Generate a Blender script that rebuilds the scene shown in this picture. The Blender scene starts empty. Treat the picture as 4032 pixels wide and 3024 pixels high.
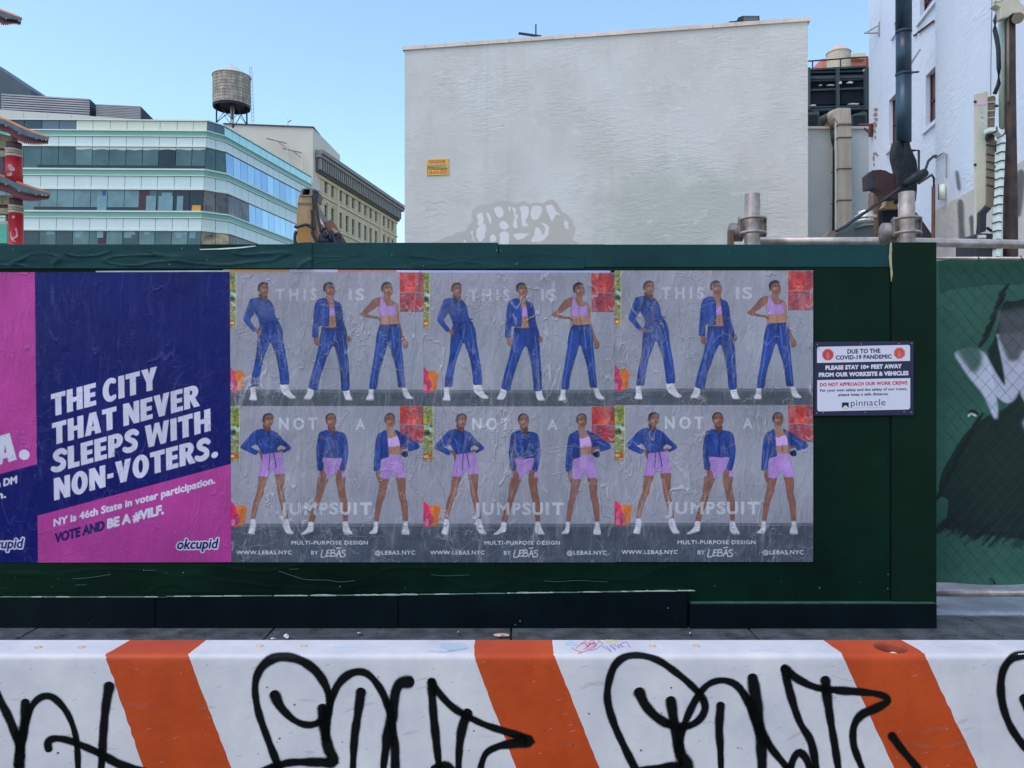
import bpy, math, random
import numpy as np
from mathutils import Vector
random.seed(7)
RNG = np.random.RandomState(11)
scene = bpy.context.scene
COL = scene.collection

# ------------------------------------------------------------------ camera, sky, sun, exposure
F, CX, HY, EYE = 3030.0, 2016.0, 1475.0, 1.6
cam_d = bpy.data.cameras.new('camera'); cam = bpy.data.objects.new('camera', cam_d); COL.objects.link(cam)
cam.location = (0, 0, EYE); cam.rotation_euler = (math.radians(90), 0, 0)
cam_d.sensor_width = 36.0; cam_d.lens = 36.0 * F / 4032.0
cam_d.shift_y = -(1512.0 - HY) / 4032.0
cam_d.clip_start = 0.05; cam_d.clip_end = 2000
scene.camera = cam
world = bpy.data.worlds.new('World'); scene.world = world; world.use_nodes = True
wn = world.node_tree; wn.nodes.clear()
wo = wn.nodes.new('ShaderNodeOutputWorld'); wb = wn.nodes.new('ShaderNodeBackground')
sky = wn.nodes.new('ShaderNodeTexSky'); sky.sky_type = 'NISHITA'; sky.sun_disc = False
SUN_EL, SUN_AZ = 60.0, 235.0      # azimuth: direction towards the sun, clockwise from +Y
sky.sun_elevation = math.radians(SUN_EL); sky.sun_rotation = math.radians(SUN_AZ)
sky.air_density = 1.35; sky.dust_density = 1.0; sky.ozone_density = 5.0; sky.altitude = 10
wb.inputs['Strength'].default_value = 0.15
wn.links.new(sky.outputs[0], wb.inputs[0]); wn.links.new(wb.outputs[0], wo.inputs[0])
sun_d = bpy.data.lights.new('sun', 'SUN'); sun = bpy.data.objects.new('sun', sun_d); COL.objects.link(sun)
sun_d.energy = 0.5; sun_d.angle = math.radians(30); sun_d.color = (1.0, 0.95, 0.88)
_a, _e = math.radians(SUN_AZ), math.radians(SUN_EL)
_sd = Vector((math.sin(_a) * math.cos(_e), math.cos(_a) * math.cos(_e), math.sin(_e)))
sun.rotation_euler = _sd.to_track_quat('Z', 'Y').to_euler(); sun.location = (0, -5, 20)
vs = scene.view_settings
vs.view_transform = 'Standard'; vs.look = 'None'; vs.exposure = 0.88; vs.gamma = 1.0; vs.use_curve_mapping = False

# ------------------------------------------------------------------ helpers
def P(px, py, Y):                       # a point Y metres in front of the eye, seen at photo pixel (px, py)
    return Vector(((px - CX) / F * Y, Y, EYE + (HY - py) / F * Y))
def ZP(py, Y): return EYE + (HY - py) / F * Y
def lin(c):
    c = np.asarray(c, float) / 255.0
    return np.where(c <= 0.04045, c / 12.92, ((c + 0.055) / 1.055) ** 2.4)
def D(r, g, b, k=1.7, w=(1.0, 0.87, 0.71)):
    v = lin((r, g, b)) * k * np.array(w); v = np.clip(v * min(1.0, 0.84 / v.max()), 0.002, 0.84)
    return tuple(float(x) for x in v)

def tag(o, label=None, cat=None, group=None, kind=None):
    if label: o['label'] = label
    if cat: o['category'] = cat
    if group: o['group'] = group
    if kind: o['kind'] = kind
    return o
def empty(name, loc, label=None, cat=None, group=None, kind=None):
    o = bpy.data.objects.new(name, None); COL.objects.link(o); o.location = loc; o.empty_display_size = 0.2
    return tag(o, label, cat, group, kind)
def wloc(o):
    v = Vector((0, 0, 0))
    while o is not None:
        v += o.location; o = o.parent
    return v

class MB:
    def __init__(s): s.v = []; s.f = []; s.m = []; s.uvs = None
    def add(s, vs_, fs, mi=0):
        b = len(s.v); s.v += [tuple(p) for p in vs_]
        for f in fs: s.f.append(tuple(b + i for i in f)); s.m.append(mi)
        return s
    def quad(s, a, b, c, d, mi=0): return s.add([a, b, c, d], [(0, 1, 2, 3)], mi)
    def box8(s, p, mi=0):   # p: bottom 4 ring, top 4 ring
        return s.add(p, [(3, 2, 1, 0), (4, 5, 6, 7), (0, 1, 5, 4), (1, 2, 6, 5), (2, 3, 7, 6), (3, 0, 4, 7)], mi)
    def box(s, x0, x1, y0, y1, z0, z1, mi=0):
        return s.box8([(x0, y0, z0), (x1, y0, z0), (x1, y1, z0), (x0, y1, z0), (x0, y0, z1), (x1, y0, z1), (x1, y1, z1), (x0, y1, z1)], mi)
    def prism(s, pts, ext, mi=0):      # polygon of 3D points, extruded by a vector
        n = len(pts); e = Vector(ext); b = len(s.v)
        s.v += [tuple(p) for p in pts] + [tuple(Vector(p) + e) for p in pts]
        s.f.append(tuple(b + i for i in range(n))); s.m.append(mi)
        s.f.append(tuple(b + n + i for i in reversed(range(n)))); s.m.append(mi)
        for i in range(n):
            j = (i + 1) % n; s.f.append((b + i, b + n + i, b + n + j, b + j)); s.m.append(mi)
        return s
    def tube(s, pts, r, n=8, mi=0, caps=True):
        pts = [Vector(p) for p in pts]; rings = []; b0 = len(s.v)
        up = None
        for i, p in enumerate(pts):
            d = (pts[min(i + 1, len(pts) - 1)] - pts[max(i - 1, 0)]).normalized()
            if up is None: up = Vector((0, 0, 1)) if abs(d.z) < 0.9 else Vector((0, 1, 0))
            a = d.cross(up)
            if a.length < 1e-4: a = d.cross(Vector((1, 0.3, 0)))
            a.normalize(); b = d.cross(a).normalized(); up = b.cross(d) * -1 if False else up
            rr = r[i] if isinstance(r, (list, tuple)) else r
            for k in range(n):
                t = 2 * math.pi * k / n; s.v.append(tuple(p + a * math.cos(t) * rr + b * math.sin(t) * rr))
        for i in range(len(pts) - 1):
            for k in range(n):
                l = (k + 1) % n; s.f.append((b0 + i * n + k, b0 + i * n + l, b0 + (i + 1) * n + l, b0 + (i + 1) * n + k)); s.m.append(mi)
        if caps:
            s.f.append(tuple(b0 + k for k in reversed(range(n)))); s.m.append(mi)
            s.f.append(tuple(b0 + (len(pts) - 1) * n + k for k in range(n))); s.m.append(mi)
        return s
    def lathe(s, c, prof, n=24, mi=0):     # prof: (r, z) about vertical axis through c
        b0 = len(s.v)
        for r, z in prof:
            for k in range(n):
                t = 2 * math.pi * k / n; s.v.append((c[0] + r * math.cos(t), c[1] + r * math.sin(t), c[2] + z))
        for i in range(len(prof) - 1):
            for k in range(n):
                l = (k + 1) % n; s.f.append((b0 + i * n + k, b0 + i * n + l, b0 + (i + 1) * n + l, b0 + (i + 1) * n + k)); s.m.append(mi)
        s.f.append(tuple(b0 + k for k in reversed(range(n)))); s.m.append(mi)
        s.f.append(tuple(b0 + (len(prof) - 1) * n + k for k in range(n))); s.m.append(mi)
        return s
    def build(s, name, mat, parent=None, smooth=False, bevel=0, loc=None, recalc=True, **kw):
        me = bpy.data.meshes.new(name)
        L = wloc(parent) if parent is not None else Vector((0, 0, 0))
        if loc is not None: L = L + Vector(loc) if False else Vector(loc)
        me.from_pydata([(x - L.x, y - L.y, z - L.z) for x, y, z in s.v], [], s.f)
        mats = mat if isinstance(mat, (list, tuple)) else [mat]
        for m in mats: me.materials.append(m)
        if len(mats) > 1: me.polygons.foreach_set('material_index', s.m)
        if recalc:
            import bmesh
            bm = bmesh.new(); bm.from_mesh(me); bmesh.ops.recalc_face_normals(bm, faces=bm.faces); bm.to_mesh(me); bm.free()
        if smooth: me.shade_smooth()
        me.update()
        o = bpy.data.objects.new(name, me); COL.objects.link(o)
        if parent is not None:
            o.parent = parent
            if loc is not None: o.location = Vector(loc) - wloc(parent)
        elif loc is not None: o.location = loc
        if smooth:
            md = o.modifiers.new('ws', 'WEIGHTED_NORMAL') if False else None
        if bevel:
            md = o.modifiers.new('bevel', 'BEVEL'); md.width = bevel; md.segments = 2; md.limit_method = 'ANGLE'
        return tag(o, **kw)

# ------------------------------------------------------------------ materials
MATS = {}
def mk(name, col, rough=0.75, var=0.10, vs_=2.0, bump=0.0, bs=30.0, metal=0.0, spec=0.4, streak=0.0, col2=None, stretch=(1, 1, 1), coat=0.0):
    if name in MATS: return MATS[name]
    m = bpy.data.materials.new(name); m.use_nodes = True; nt = m.node_tree; N = nt.nodes; L = nt.links
    b = N['Principled BSDF']; b.inputs['Roughness'].default_value = rough; b.inputs['Metallic'].default_value = metal
    b.inputs['Specular IOR Level'].default_value = spec; b.inputs['Coat Weight'].default_value = coat
    g = N.new('ShaderNodeNewGeometry')
    mp = N.new('ShaderNodeMapping'); mp.inputs['Scale'].default_value = stretch; L.new(g.outputs['Position'], mp.inputs['Vector'])
    n1 = N.new('ShaderNodeTexNoise'); n1.inputs['Scale'].default_value = vs_; n1.inputs['Detail'].default_value = 8; n1.inputs['Roughness'].default_value = 0.62
    L.new(mp.outputs[0], n1.inputs['Vector'])
    r = N.new('ShaderNodeValToRGB'); e = r.color_ramp.elements
    c = np.array(col); c2 = np.array(col2) if col2 is not None else c * (1 + var)
    e[0].position = 0.3; e[0].color = (*np.clip(c * (1 - var), 0, 1), 1); e[1].position = 0.7; e[1].color = (*np.clip(c2, 0, 1), 1)
    L.new(n1.outputs['Fac'], r.inputs['Fac']); last = r.outputs['Color']
    if streak > 0:
        mp2 = N.new('ShaderNodeMapping'); mp2.inputs['Scale'].default_value = (1, 1, 0.08); L.new(g.outputs['Position'], mp2.inputs['Vector'])
        n3 = N.new('ShaderNodeTexNoise'); n3.inputs['Scale'].default_value = vs_ * 3; n3.inputs['Detail'].default_value = 6
        L.new(mp2.outputs[0], n3.inputs['Vector'])
        rr = N.new('ShaderNodeMapRange'); rr.inputs['From Min'].default_value = 0.35; rr.inputs['From Max'].default_value = 0.65
        rr.inputs['To Min'].default_value = 1 - streak; rr.inputs['To Max'].default_value = 1.0; L.new(n3.outputs['Fac'], rr.inputs['Value'])
        mx = N.new('ShaderNodeVectorMath'); mx.operation = 'SCALE'; L.new(last, mx.inputs[0]); L.new(rr.outputs[0], mx.inputs['Scale']); last = mx.outputs[0]
    L.new(last, b.inputs['Base Color'])
    if bump > 0:
        n2 = N.new('ShaderNodeTexNoise'); n2.inputs['Scale'].default_value = bs; n2.inputs['Detail'].default_value = 6
        L.new(mp.outputs[0], n2.inputs['Vector'])
        bp = N.new('ShaderNodeBump'); bp.inputs['Strength'].default_value = 1.0; bp.inputs['Distance'].default_value = bump
        L.new(n2.outputs['Fac'], bp.inputs['Height']); L.new(bp.outputs[0], b.inputs['Normal'])
    # roughness variation
    m2 = N.new('ShaderNodeMapRange'); m2.inputs['To Min'].default_value = max(0.02, rough - 0.08); m2.inputs['To Max'].default_value = min(1, rough + 0.08)
    L.new(n1.outputs['Fac'], m2.inputs['Value']); L.new(m2.outputs[0], b.inputs['Roughness'])
    MATS[name] = m; return m

def crease_nodes(nt, strength, seed=0.0, fine=1.0):
    """pasted-paper relief: thin ridges and soft buckles; returns (height socket, ridge mask socket)"""
    N, L = nt.nodes, nt.links
    g = N.new('ShaderNodeNewGeometry')
    def ridge(scale, sx, sz, width, off, rot=0.0, det=4.0):
        mp = N.new('ShaderNodeMapping'); mp.inputs['Scale'].default_value = (sx, 1, sz); mp.inputs['Location'].default_value = (off, off * 0.7, off * 1.3)
        mp.inputs['Rotation'].default_value = (0, rot, 0)
        L.new(g.outputs['Position'], mp.inputs['Vector'])
        n = N.new('ShaderNodeTexNoise'); n.inputs['Scale'].default_value = scale; n.inputs['Detail'].default_value = det; n.inputs['Roughness'].default_value = 0.5
        n.inputs['Distortion'].default_value = 0.4
        L.new(mp.outputs[0], n.inputs['Vector'])
        a = N.new('ShaderNodeMath'); a.operation = 'SUBTRACT'; a.inputs[1].default_value = 0.5; L.new(n.outputs['Fac'], a.inputs[0])
        ab = N.new('ShaderNodeMath'); ab.operation = 'ABSOLUTE'; L.new(a.outputs[0], ab.inputs[0])
        r = N.new('ShaderNodeMapRange'); r.interpolation_type = 'SMOOTHSTEP'; r.inputs['From Min'].default_value = 0; r.inputs['From Max'].default_value = width
        r.inputs['To Min'].default_value = 1; r.inputs['To Max'].default_value = 0; L.new(ab.outputs[0], r.inputs['Value'])
        # only here and there
        k = N.new('ShaderNodeTexNoise'); k.inputs['Scale'].default_value = 3.1; k.inputs['Detail'].default_value = 2
        mp2 = N.new('ShaderNodeMapping'); mp2.inputs['Location'].default_value = (off * 3 + 5, 0, off * 2); L.new(g.outputs['Position'], mp2.inputs['Vector']); L.new(mp2.outputs[0], k.inputs['Vector'])
        kr = N.new('ShaderNodeMapRange'); kr.interpolation_type = 'SMOOTHSTEP'; kr.inputs['From Min'].default_value = 0.45; kr.inputs['From Max'].default_value = 0.62; L.new(k.outputs['Fac'], kr.inputs['Value'])
        mm = N.new('ShaderNodeMath'); mm.operation = 'MULTIPLY'; L.new(r.outputs[0], mm.inputs[0]); L.new(kr.outputs[0], mm.inputs[1])
        return mm.outputs[0]
    def add(a, b, ka=1.0, kb=1.0):
        m1 = N.new('ShaderNodeMath'); m1.operation = 'MULTIPLY'; m1.inputs[1].default_value = kb; L.new(b, m1.inputs[0])
        m2 = N.new('ShaderNodeMath'); m2.operation = 'MULTIPLY_ADD'; m2.inputs[1].default_value = ka; L.new(a, m2.inputs[0]); L.new(m1.outputs[0], m2.inputs[2])
        return m2.outputs[0]
    r1 = ridge(2.6, 1.6, 0.55, 0.013, seed, -0.5, 3)
    r2 = ridge(4.5, 1.8, 0.6, 0.016, seed + 7.1, 0.3, 4)
    r3 = ridge(6.0 * fine, 0.9, 1.5, 0.02, seed + 3.7, 0.9, 5)
    mask = add(add(r1, r2, 1.0, 0.8), r3, 1.0, 0.5)
    mp = N.new('ShaderNodeMapping'); mp.inputs['Scale'].default_value = (1.7, 1, 0.6); mp.inputs['Location'].default_value = (seed, 0, seed); L.new(g.outputs['Position'], mp.inputs['Vector'])
    s = N.new('ShaderNodeTexNoise'); s.inputs['Scale'].default_value = 9; s.inputs['Detail'].default_value = 7; s.inputs['Roughness'].default_value = 0.6; s.inputs['Distortion'].default_value = 0.6
    L.new(mp.outputs[0], s.inputs['Vector'])
    h = add(mask, s.outputs['Fac'], 0.35, 1.0)
    return h, mask

def paper(name, base=None, attr=None, relief=0.006, whiten=0.35, crinkle_w=0.0, rough=0.42, seed=0.0, wcol=(0.62, 0.64, 0.74), gloss=0.5):
    m = bpy.data.materials.new(name); m.use_nodes = True; nt = m.node_tree; N = nt.nodes; L = nt.links
    b = N['Principled BSDF']; b.inputs['Roughness'].default_value = rough; b.inputs['Specular IOR Level'].default_value = gloss
    h, mask = crease_nodes(nt, 1, seed)
    bp = N.new('ShaderNodeBump'); bp.inputs['Distance'].default_value = relief; L.new(h, bp.inputs['Height']); L.new(bp.outputs[0], b.inputs['Normal'])
    mx = N.new('ShaderNodeMix'); mx.data_type = 'RGBA'; mx.inputs['B'].default_value = (*wcol, 1)
    if attr:
        a = N.new('ShaderNodeAttribute'); a.attribute_name = attr; src = a.outputs['Color']
    else:
        rg = N.new('ShaderNodeRGB'); rg.outputs[0].default_value = (*base, 1); src = rg.outputs[0]
    # slight ink unevenness
    g = N.new('ShaderNodeNewGeometry'); n = N.new('ShaderNodeTexNoise'); n.inputs['Scale'].default_value = 2.2; n.inputs['Detail'].default_value = 9; L.new(g.outputs['Position'], n.inputs['Vector'])
    mr = N.new('ShaderNodeMapRange'); mr.inputs['From Min'].default_value = 0.3; mr.inputs['From Max'].default_value = 0.7; mr.inputs['To Min'].default_value = 0.86; mr.inputs['To Max'].default_value = 1.1; L.new(n.outputs['Fac'], mr.inputs['Value'])
    sc = N.new('ShaderNodeVectorMath'); sc.operation = 'SCALE'; L.new(src, sc.inputs[0]); L.new(mr.outputs[0], sc.inputs['Scale'])
    L.new(sc.outputs[0], mx.inputs['A'])
    w = N.new('ShaderNodeMath'); w.operation = 'MULTIPLY'; w.inputs[1].default_value = whiten; w.use_clamp = True; L.new(mask, w.inputs[0]); L.new(w.outputs[0], mx.inputs['Factor'])
    last = mx.outputs['Result']
    if crinkle_w > 0:
        for (sc3, st3, rot3, lo, hi, kw, det) in ((5.0, (2.4, 1, 0.45), -0.25, 0.50, 0.74, 1.0, 9), (14.0, (1.6, 1, 0.6), 0.5, 0.56, 0.76, 0.8, 6), (3.0, (1.2, 1, 1.0), 0.2, 0.55, 0.7, 0.35, 3)):
            mp = N.new('ShaderNodeMapping'); mp.inputs['Scale'].default_value = st3; mp.inputs['Rotation'].default_value = (0, rot3, 0); L.new(g.outputs['Position'], mp.inputs['Vector'])
            c3_ = N.new('ShaderNodeTexNoise'); c3_.inputs['Scale'].default_value = sc3; c3_.inputs['Detail'].default_value = det; c3_.inputs['Distortion'].default_value = 1.3; c3_.inputs['Roughness'].default_value = 0.62; L.new(mp.outputs[0], c3_.inputs['Vector'])
            r3 = N.new('ShaderNodeMapRange'); r3.interpolation_type = 'SMOOTHSTEP'; r3.inputs['From Min'].default_value = lo; r3.inputs['From Max'].default_value = hi; r3.inputs['To Max'].default_value = crinkle_w * kw; L.new(c3_.outputs['Fac'], r3.inputs['Value'])
            m3 = N.new('ShaderNodeMix'); m3.data_type = 'RGBA'; m3.inputs['B'].default_value = (*wcol, 1); L.new(last, m3.inputs['A']); L.new(r3.outputs[0], m3.inputs['Factor']); last = m3.outputs['Result']
    L.new(last, b.inputs['Base Color'])
    return m

# ------------------------------------------------------------------ lettering
_tc = {}
def text_geo(s, bold=0.0, shear=0.0, spacing=1.0):
    key = (s, bold, shear, spacing)
    if key in _tc: return _tc[key]
    cu = bpy.data.curves.new('t', 'FONT'); cu.body = s; cu.size = 1.0; cu.offset = bold; cu.shear = shear; cu.space_character = spacing
    cu.resolution_u = 3; cu.fill_mode = 'FRONT' if False else 'BOTH'
    o = bpy.data.objects.new('t', cu); COL.objects.link(o)
    dg = bpy.context.evaluated_depsgraph_get(); me = bpy.data.meshes.new_from_object(o.evaluated_get(dg))
    bpy.data.objects.remove(o)
    me.calc_loop_triangles()
    v = np.array([w.co[:2] for w in me.vertices]) if len(me.vertices) else np.zeros((0, 2))
    t = np.array([tr.vertices[:] for tr in me.loop_triangles], int)
    bpy.data.meshes.remove(me); bpy.data.curves.remove(cu)
    _tc[key] = (v, t); return v, t
_cap = text_geo('H')[0][:, 1].max()

def text_fit(s, x0, y0, x1, y1, cap, bold=0.0, shear=0.0, lean=0.0, spacing=1.0):
    """photo-pixel coords of a line whose baseline runs (x0,y0)->(x1,y1); returns verts(px,py), tris"""
    v, t = text_geo(s, bold, shear, spacing)
    a, b = v[:, 0].min(), v[:, 0].max()
    u = (v[:, 0] - a) / (b - a); h = v[:, 1] / _cap * cap
    out = np.stack([x0 + u * (x1 - x0) + lean * h, y0 + u * (y1 - y0) - h], 1)
    return out, t

def flat_mesh(items, mapf, name, mat, parent, **kw):
    """items: list of (verts2d, tris); mapf(px,py)->Vector"""
    mb = MB()
    for v, t in items:
        mb.add([mapf(x, y) for x, y in v], [tuple(int(i) for i in f) for f in t])
    o = mb.build(name, mat, parent, recalc=False, **kw)
    return o
def poly_item(pts):
    from mathutils.geometry import tessellate_polygon
    t = tessellate_polygon([[Vector((x, y, 0)) for x, y in pts]])
    return (np.array(pts, float), [tuple(f) for f in t])
def rrect(x0, y0, x1, y1, r, n=5, corners=(1, 1, 1, 1)):
    pts = []
    for (cx, cy, a0, on) in ((x1 - r, y0 + r, -90, corners[1]), (x1 - r, y1 - r, 0, corners[2]), (x0 + r, y1 - r, 90, corners[3]), (x0 + r, y0 + r, 180, corners[0])):
        if on:
            for k in range(n + 1):
                a = math.radians(a0 + 90 * k / n); pts.append((cx + r * math.cos(a), cy + r * math.sin(a)))
        else:
            pts.append((cx + (r if math.cos(math.radians(a0 + 45)) > 0 else -r), cy + (r if math.sin(math.radians(a0 + 45)) > 0 else -r)))
    return pts

# ------------------------------------------------------------------ print canvas (numbers only; becomes a colour attribute on a sheet of paper)
def fbm(H, W, base, octaves=4, sx=1.0, seed=0):
    r = np.random.RandomState(seed); out = np.zeros((H, W)); amp = 1; tot = 0
    for o in range(octaves):
        gh = max(2, int(base * 2 ** o)); gw = max(2, int(base * sx * W / H * 2 ** o))
        g = r.rand(gh + 1, gw + 1)
        yi = np.linspace(0, gh - 1e-6, H); xi = np.linspace(0, gw - 1e-6, W)
        y0 = yi.astype(int); x0 = xi.astype(int); fy = (yi - y0)[:, None]; fx = (xi - x0)[None, :]
        fy = fy * fy * (3 - 2 * fy); fx = fx * fx * (3 - 2 * fx)
        a = g[y0][:, x0]; b = g[y0][:, x0 + 1]; c = g[y0 + 1][:, x0]; d = g[y0 + 1][:, x0 + 1]
        out += amp * ((a * (1 - fx) + b * fx) * (1 - fy) + (c * (1 - fx) + d * fx) * fy); tot += amp; amp *= 0.55
    out = out / tot; lo, hi = np.percentile(out, 1), np.percentile(out, 99); return np.clip((out - lo) / (hi - lo), 0, 1)
def smoothp(pts, n=4, closed=True):
    p = np.array(pts, float); m = len(p); out = []
    rng = range(m if closed else m - 1)
    for i in rng:
        if closed: a, b, c, d = p[(i - 1) % m], p[i], p[(i + 1) % m], p[(i + 2) % m]
        else: a, b, c, d = p[max(i - 1, 0)], p[i], p[i + 1], p[min(i + 2, m - 1)]
        for k in range(n):
            t = k / n
            out.append(0.5 * ((2 * b) + (c - a) * t + (2 * a - 5 * b + 4 * c - d) * t * t + (3 * b - a - 3 * c + d) * t ** 3))
    if not closed: out.append(p[-1])
    return np.array(out)
class Canvas:
    def __init__(s, W, H, x0, y0, x1, y1):
        s.W, s.H = W, H; s.x0, s.y0, s.sx, s.sy = x0, y0, W / (x1 - x0), H / (y1 - y0)
        s.a = np.zeros((H, W, 3)); s.T = lambda p: p
    def to(s, pts):
        p = s.T(np.array(pts, float)); return np.stack([(p[:, 0] - s.x0) * s.sx, (p[:, 1] - s.y0) * s.sy], 1)
    def _blend(s, y0, y1, x0, x1, m, col):
        reg = s.a[y0:y1, x0:x1]
        c = col[y0:y1, x0:x1] if isinstance(col, np.ndarray) and col.ndim == 3 else np.array(col)
        s.a[y0:y1, x0:x1] = reg * (1 - m[..., None]) + c * m[..., None]
    def cover(s, q, ss=3):
        x0, y0 = np.floor(q.min(0)).astype(int) - 1; x1, y1 = np.ceil(q.max(0)).astype(int) + 1
        x0, y0 = max(x0, 0), max(y0, 0); x1, y1 = min(x1, s.W), min(y1, s.H)
        if x1 <= x0 or y1 <= y0: return None
        m = np.zeros((y1 - y0, x1 - x0)); X = np.arange(x0, x1)[None, :]
        for j in range(ss):
            for i in range(ss):
                gx = X + (i + 0.5) / ss; gy = np.arange(y0, y1)[:, None] + (j + 0.5) / ss
                ins = np.zeros(m.shape, bool)
                for k in range(len(q)):
                    ax, ay = q[k]; bx, by = q[(k + 1) % len(q)]
                    if ay == by: continue
                    c = (ay > gy) != (by > gy)
                    ins ^= (c & (gx < (bx - ax) * (gy - ay) / (by - ay) + ax))
                m += ins
        return y0, y1, x0, x1, m / (ss * ss)
    def poly(s, pts, col, alpha=1.0, smooth=True, tex=None, k=0.3, rim=0.0):
        q = s.to(smoothp(pts) if smooth else pts); r = s.cover(q)
        if r is None: return
        y0, y1, x0, x1, m = r; m = m * alpha
        c = np.broadcast_to(np.array(col, float), s.a[y0:y1, x0:x1].shape).copy()
        if tex is not None: c = c * (1 - k / 2 + k * (tex[y0:y1, x0:x1, None]))
        if rim > 0:      # a body's form: edges turn away
            f = m.copy()
            for _ in range(5):
                g = np.pad(f, 1, mode='edge'); f = (g[:-2, 1:-1] + g[2:, 1:-1] + g[1:-1, :-2] + g[1:-1, 2:] + f) / 5
            c = c * (1 - rim + rim * np.clip(f[..., None] * 1.6 - 0.6, 0, 1))
        s.a[y0:y1, x0:x1] = s.a[y0:y1, x0:x1] * (1 - m[..., None]) + c * m[..., None]
    def stroke(s, pts, r, col, alpha=1.0, soft=1.2, smooth=True):
        q = s.to(smoothp(pts, 5, False) if smooth else pts); rr = r * s.sx if not isinstance(r, (list, tuple, np.ndarray)) else None
        R = (rr if rr is not None else max(r) * s.sx) + soft + 1
        x0, y0 = np.floor(q.min(0) - R).astype(int); x1, y1 = np.ceil(q.max(0) + R).astype(int)
        x0, y0 = max(x0, 0), max(y0, 0); x1, y1 = min(x1, s.W), min(y1, s.H)
        if x1 <= x0 or y1 <= y0: return
        gx = np.arange(x0, x1)[None, :] + 0.5; gy = np.arange(y0, y1)[:, None] + 0.5; dm = np.full((y1 - y0, x1 - x0), 1e9)
        for k in range(len(q) - 1):
            ax, ay = q[k]; bx, by = q[k + 1]; dx, dy = bx - ax, by - ay; L2 = dx * dx + dy * dy + 1e-9
            t = np.clip(((gx - ax) * dx + (gy - ay) * dy) / L2, 0, 1)
            d = np.hypot(gx - ax - t * dx, gy - ay - t * dy)
            if rr is None:
                f = k / (len(q) - 1); ri = np.interp(f, np.linspace(0, 1, len(r)), r) * s.sx; d = d - ri + R
                dm = np.minimum(dm, d)
            else: dm = np.minimum(dm, d)
        base = R if rr is None else rr
        m = np.clip((base - dm) / soft + 0.5, 0, 1) * alpha
        s._blend(y0, y1, x0, x1, m, col)
    def text(s, st, x0, y0, x1, y1, cap, col, alpha=1.0, bold=0.02, **kw):
        v, t = text_fit(st, x0, y0, x1, y1, cap, 0.0, **kw); q = s.to(v)
        c0_ = s.to(np.array([[x0, y0], [x0, y0 - cap]])); ss = 4; rad = bold * 1.35 * abs(c0_[0, 1] - c0_[1, 1]) * ss
        pad = 2 + int(rad / ss)
        a0, b0 = np.floor(q.min(0)).astype(int) - pad; a1, b1 = np.ceil(q.max(0)).astype(int) + pad
        a0, b0 = max(a0, 0), max(b0, 0); a1, b1 = min(a1, s.W), min(b1, s.H)
        m = np.zeros(((b1 - b0) * ss, (a1 - a0) * ss), bool); qq = (q - (a0, b0)) * ss
        for f in t:
            A, B, C = qq[f]; xm, ym = np.floor(np.minimum(np.minimum(A, B), C)).astype(int); xM, yM = np.ceil(np.maximum(np.maximum(A, B), C)).astype(int) + 1
            xm, ym = max(xm, 0), max(ym, 0); xM, yM = min(xM, m.shape[1]), min(yM, m.shape[0])
            if xM <= xm or yM <= ym: continue
            gx = np.arange(xm, xM)[None, :] + 0.5; gy = np.arange(ym, yM)[:, None] + 0.5
            e = lambda p, r_: (r_[0] - p[0]) * (gy - p[1]) - (r_[1] - p[1]) * (gx - p[0])
            w0, w1, w2 = e(A, B), e(B, C), e(C, A)
            m[ym:yM, xm:xM] |= ((w0 >= 0) & (w1 >= 0) & (w2 >= 0)) | ((w0 <= 0) & (w1 <= 0) & (w2 <= 0))
        R_ = int(round(rad))
        if R_ > 0:
            base = m.copy()
            for dy in range(-R_, R_ + 1):
                for dx in range(-R_, R_ + 1):
                    if dx * dx + dy * dy <= R_ * R_ + 0.5: m |= np.roll(np.roll(base, dy, 0), dx, 1)
        mm = m.reshape(b1 - b0, ss, a1 - a0, ss).mean((1, 3)) * alpha
        s._blend(b0, b1, a0, a1, mm, col)
def sheet(name, cv, mapf, mat, parent=None, wrinkle=None, **kw):
    """grid of paper carrying the canvas as colours; mapf(u,v)->(N,3) arrays"""
    W, H = cv.W, cv.H
    u, v = np.meshgrid((np.arange(W)) / (W - 1), (np.arange(H)) / (H - 1))
    co = mapf(u.ravel(), v.ravel())
    me = bpy.data.meshes.new(name); n = W * H; nf = (W - 1) * (H - 1)
    idx = np.arange(n).reshape(H, W)
    f = np.stack([idx[:-1, :-1], idx[1:, :-1], idx[1:, 1:], idx[:-1, 1:]], -1).reshape(-1, 4)
    me.vertices.add(n); me.vertices.foreach_set('co', co.astype(np.float32).ravel())
    me.loops.add(nf * 4); me.loops.foreach_set('vertex_index', f.ravel().astype(np.int32))
    me.polygons.add(nf); me.polygons.foreach_set('loop_start', np.arange(0, nf * 4, 4, dtype=np.int32))
    me.update(calc_edges=True); me.polygons.foreach_set('use_smooth', np.ones(nf, bool))
    at = me.color_attributes.new('ink', 'FLOAT_COLOR', 'POINT')
    c = np.ones((n, 4), np.float32); c[:, :3] = cv.a.reshape(-1, 3); at.data.foreach_set('color', c.ravel())
    me.materials.append(mat); me.update()
    o = bpy.data.objects.new(name, me); COL.objects.link(o)
    if parent is not None: o.parent = parent
    return tag(o, **kw)

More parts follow.
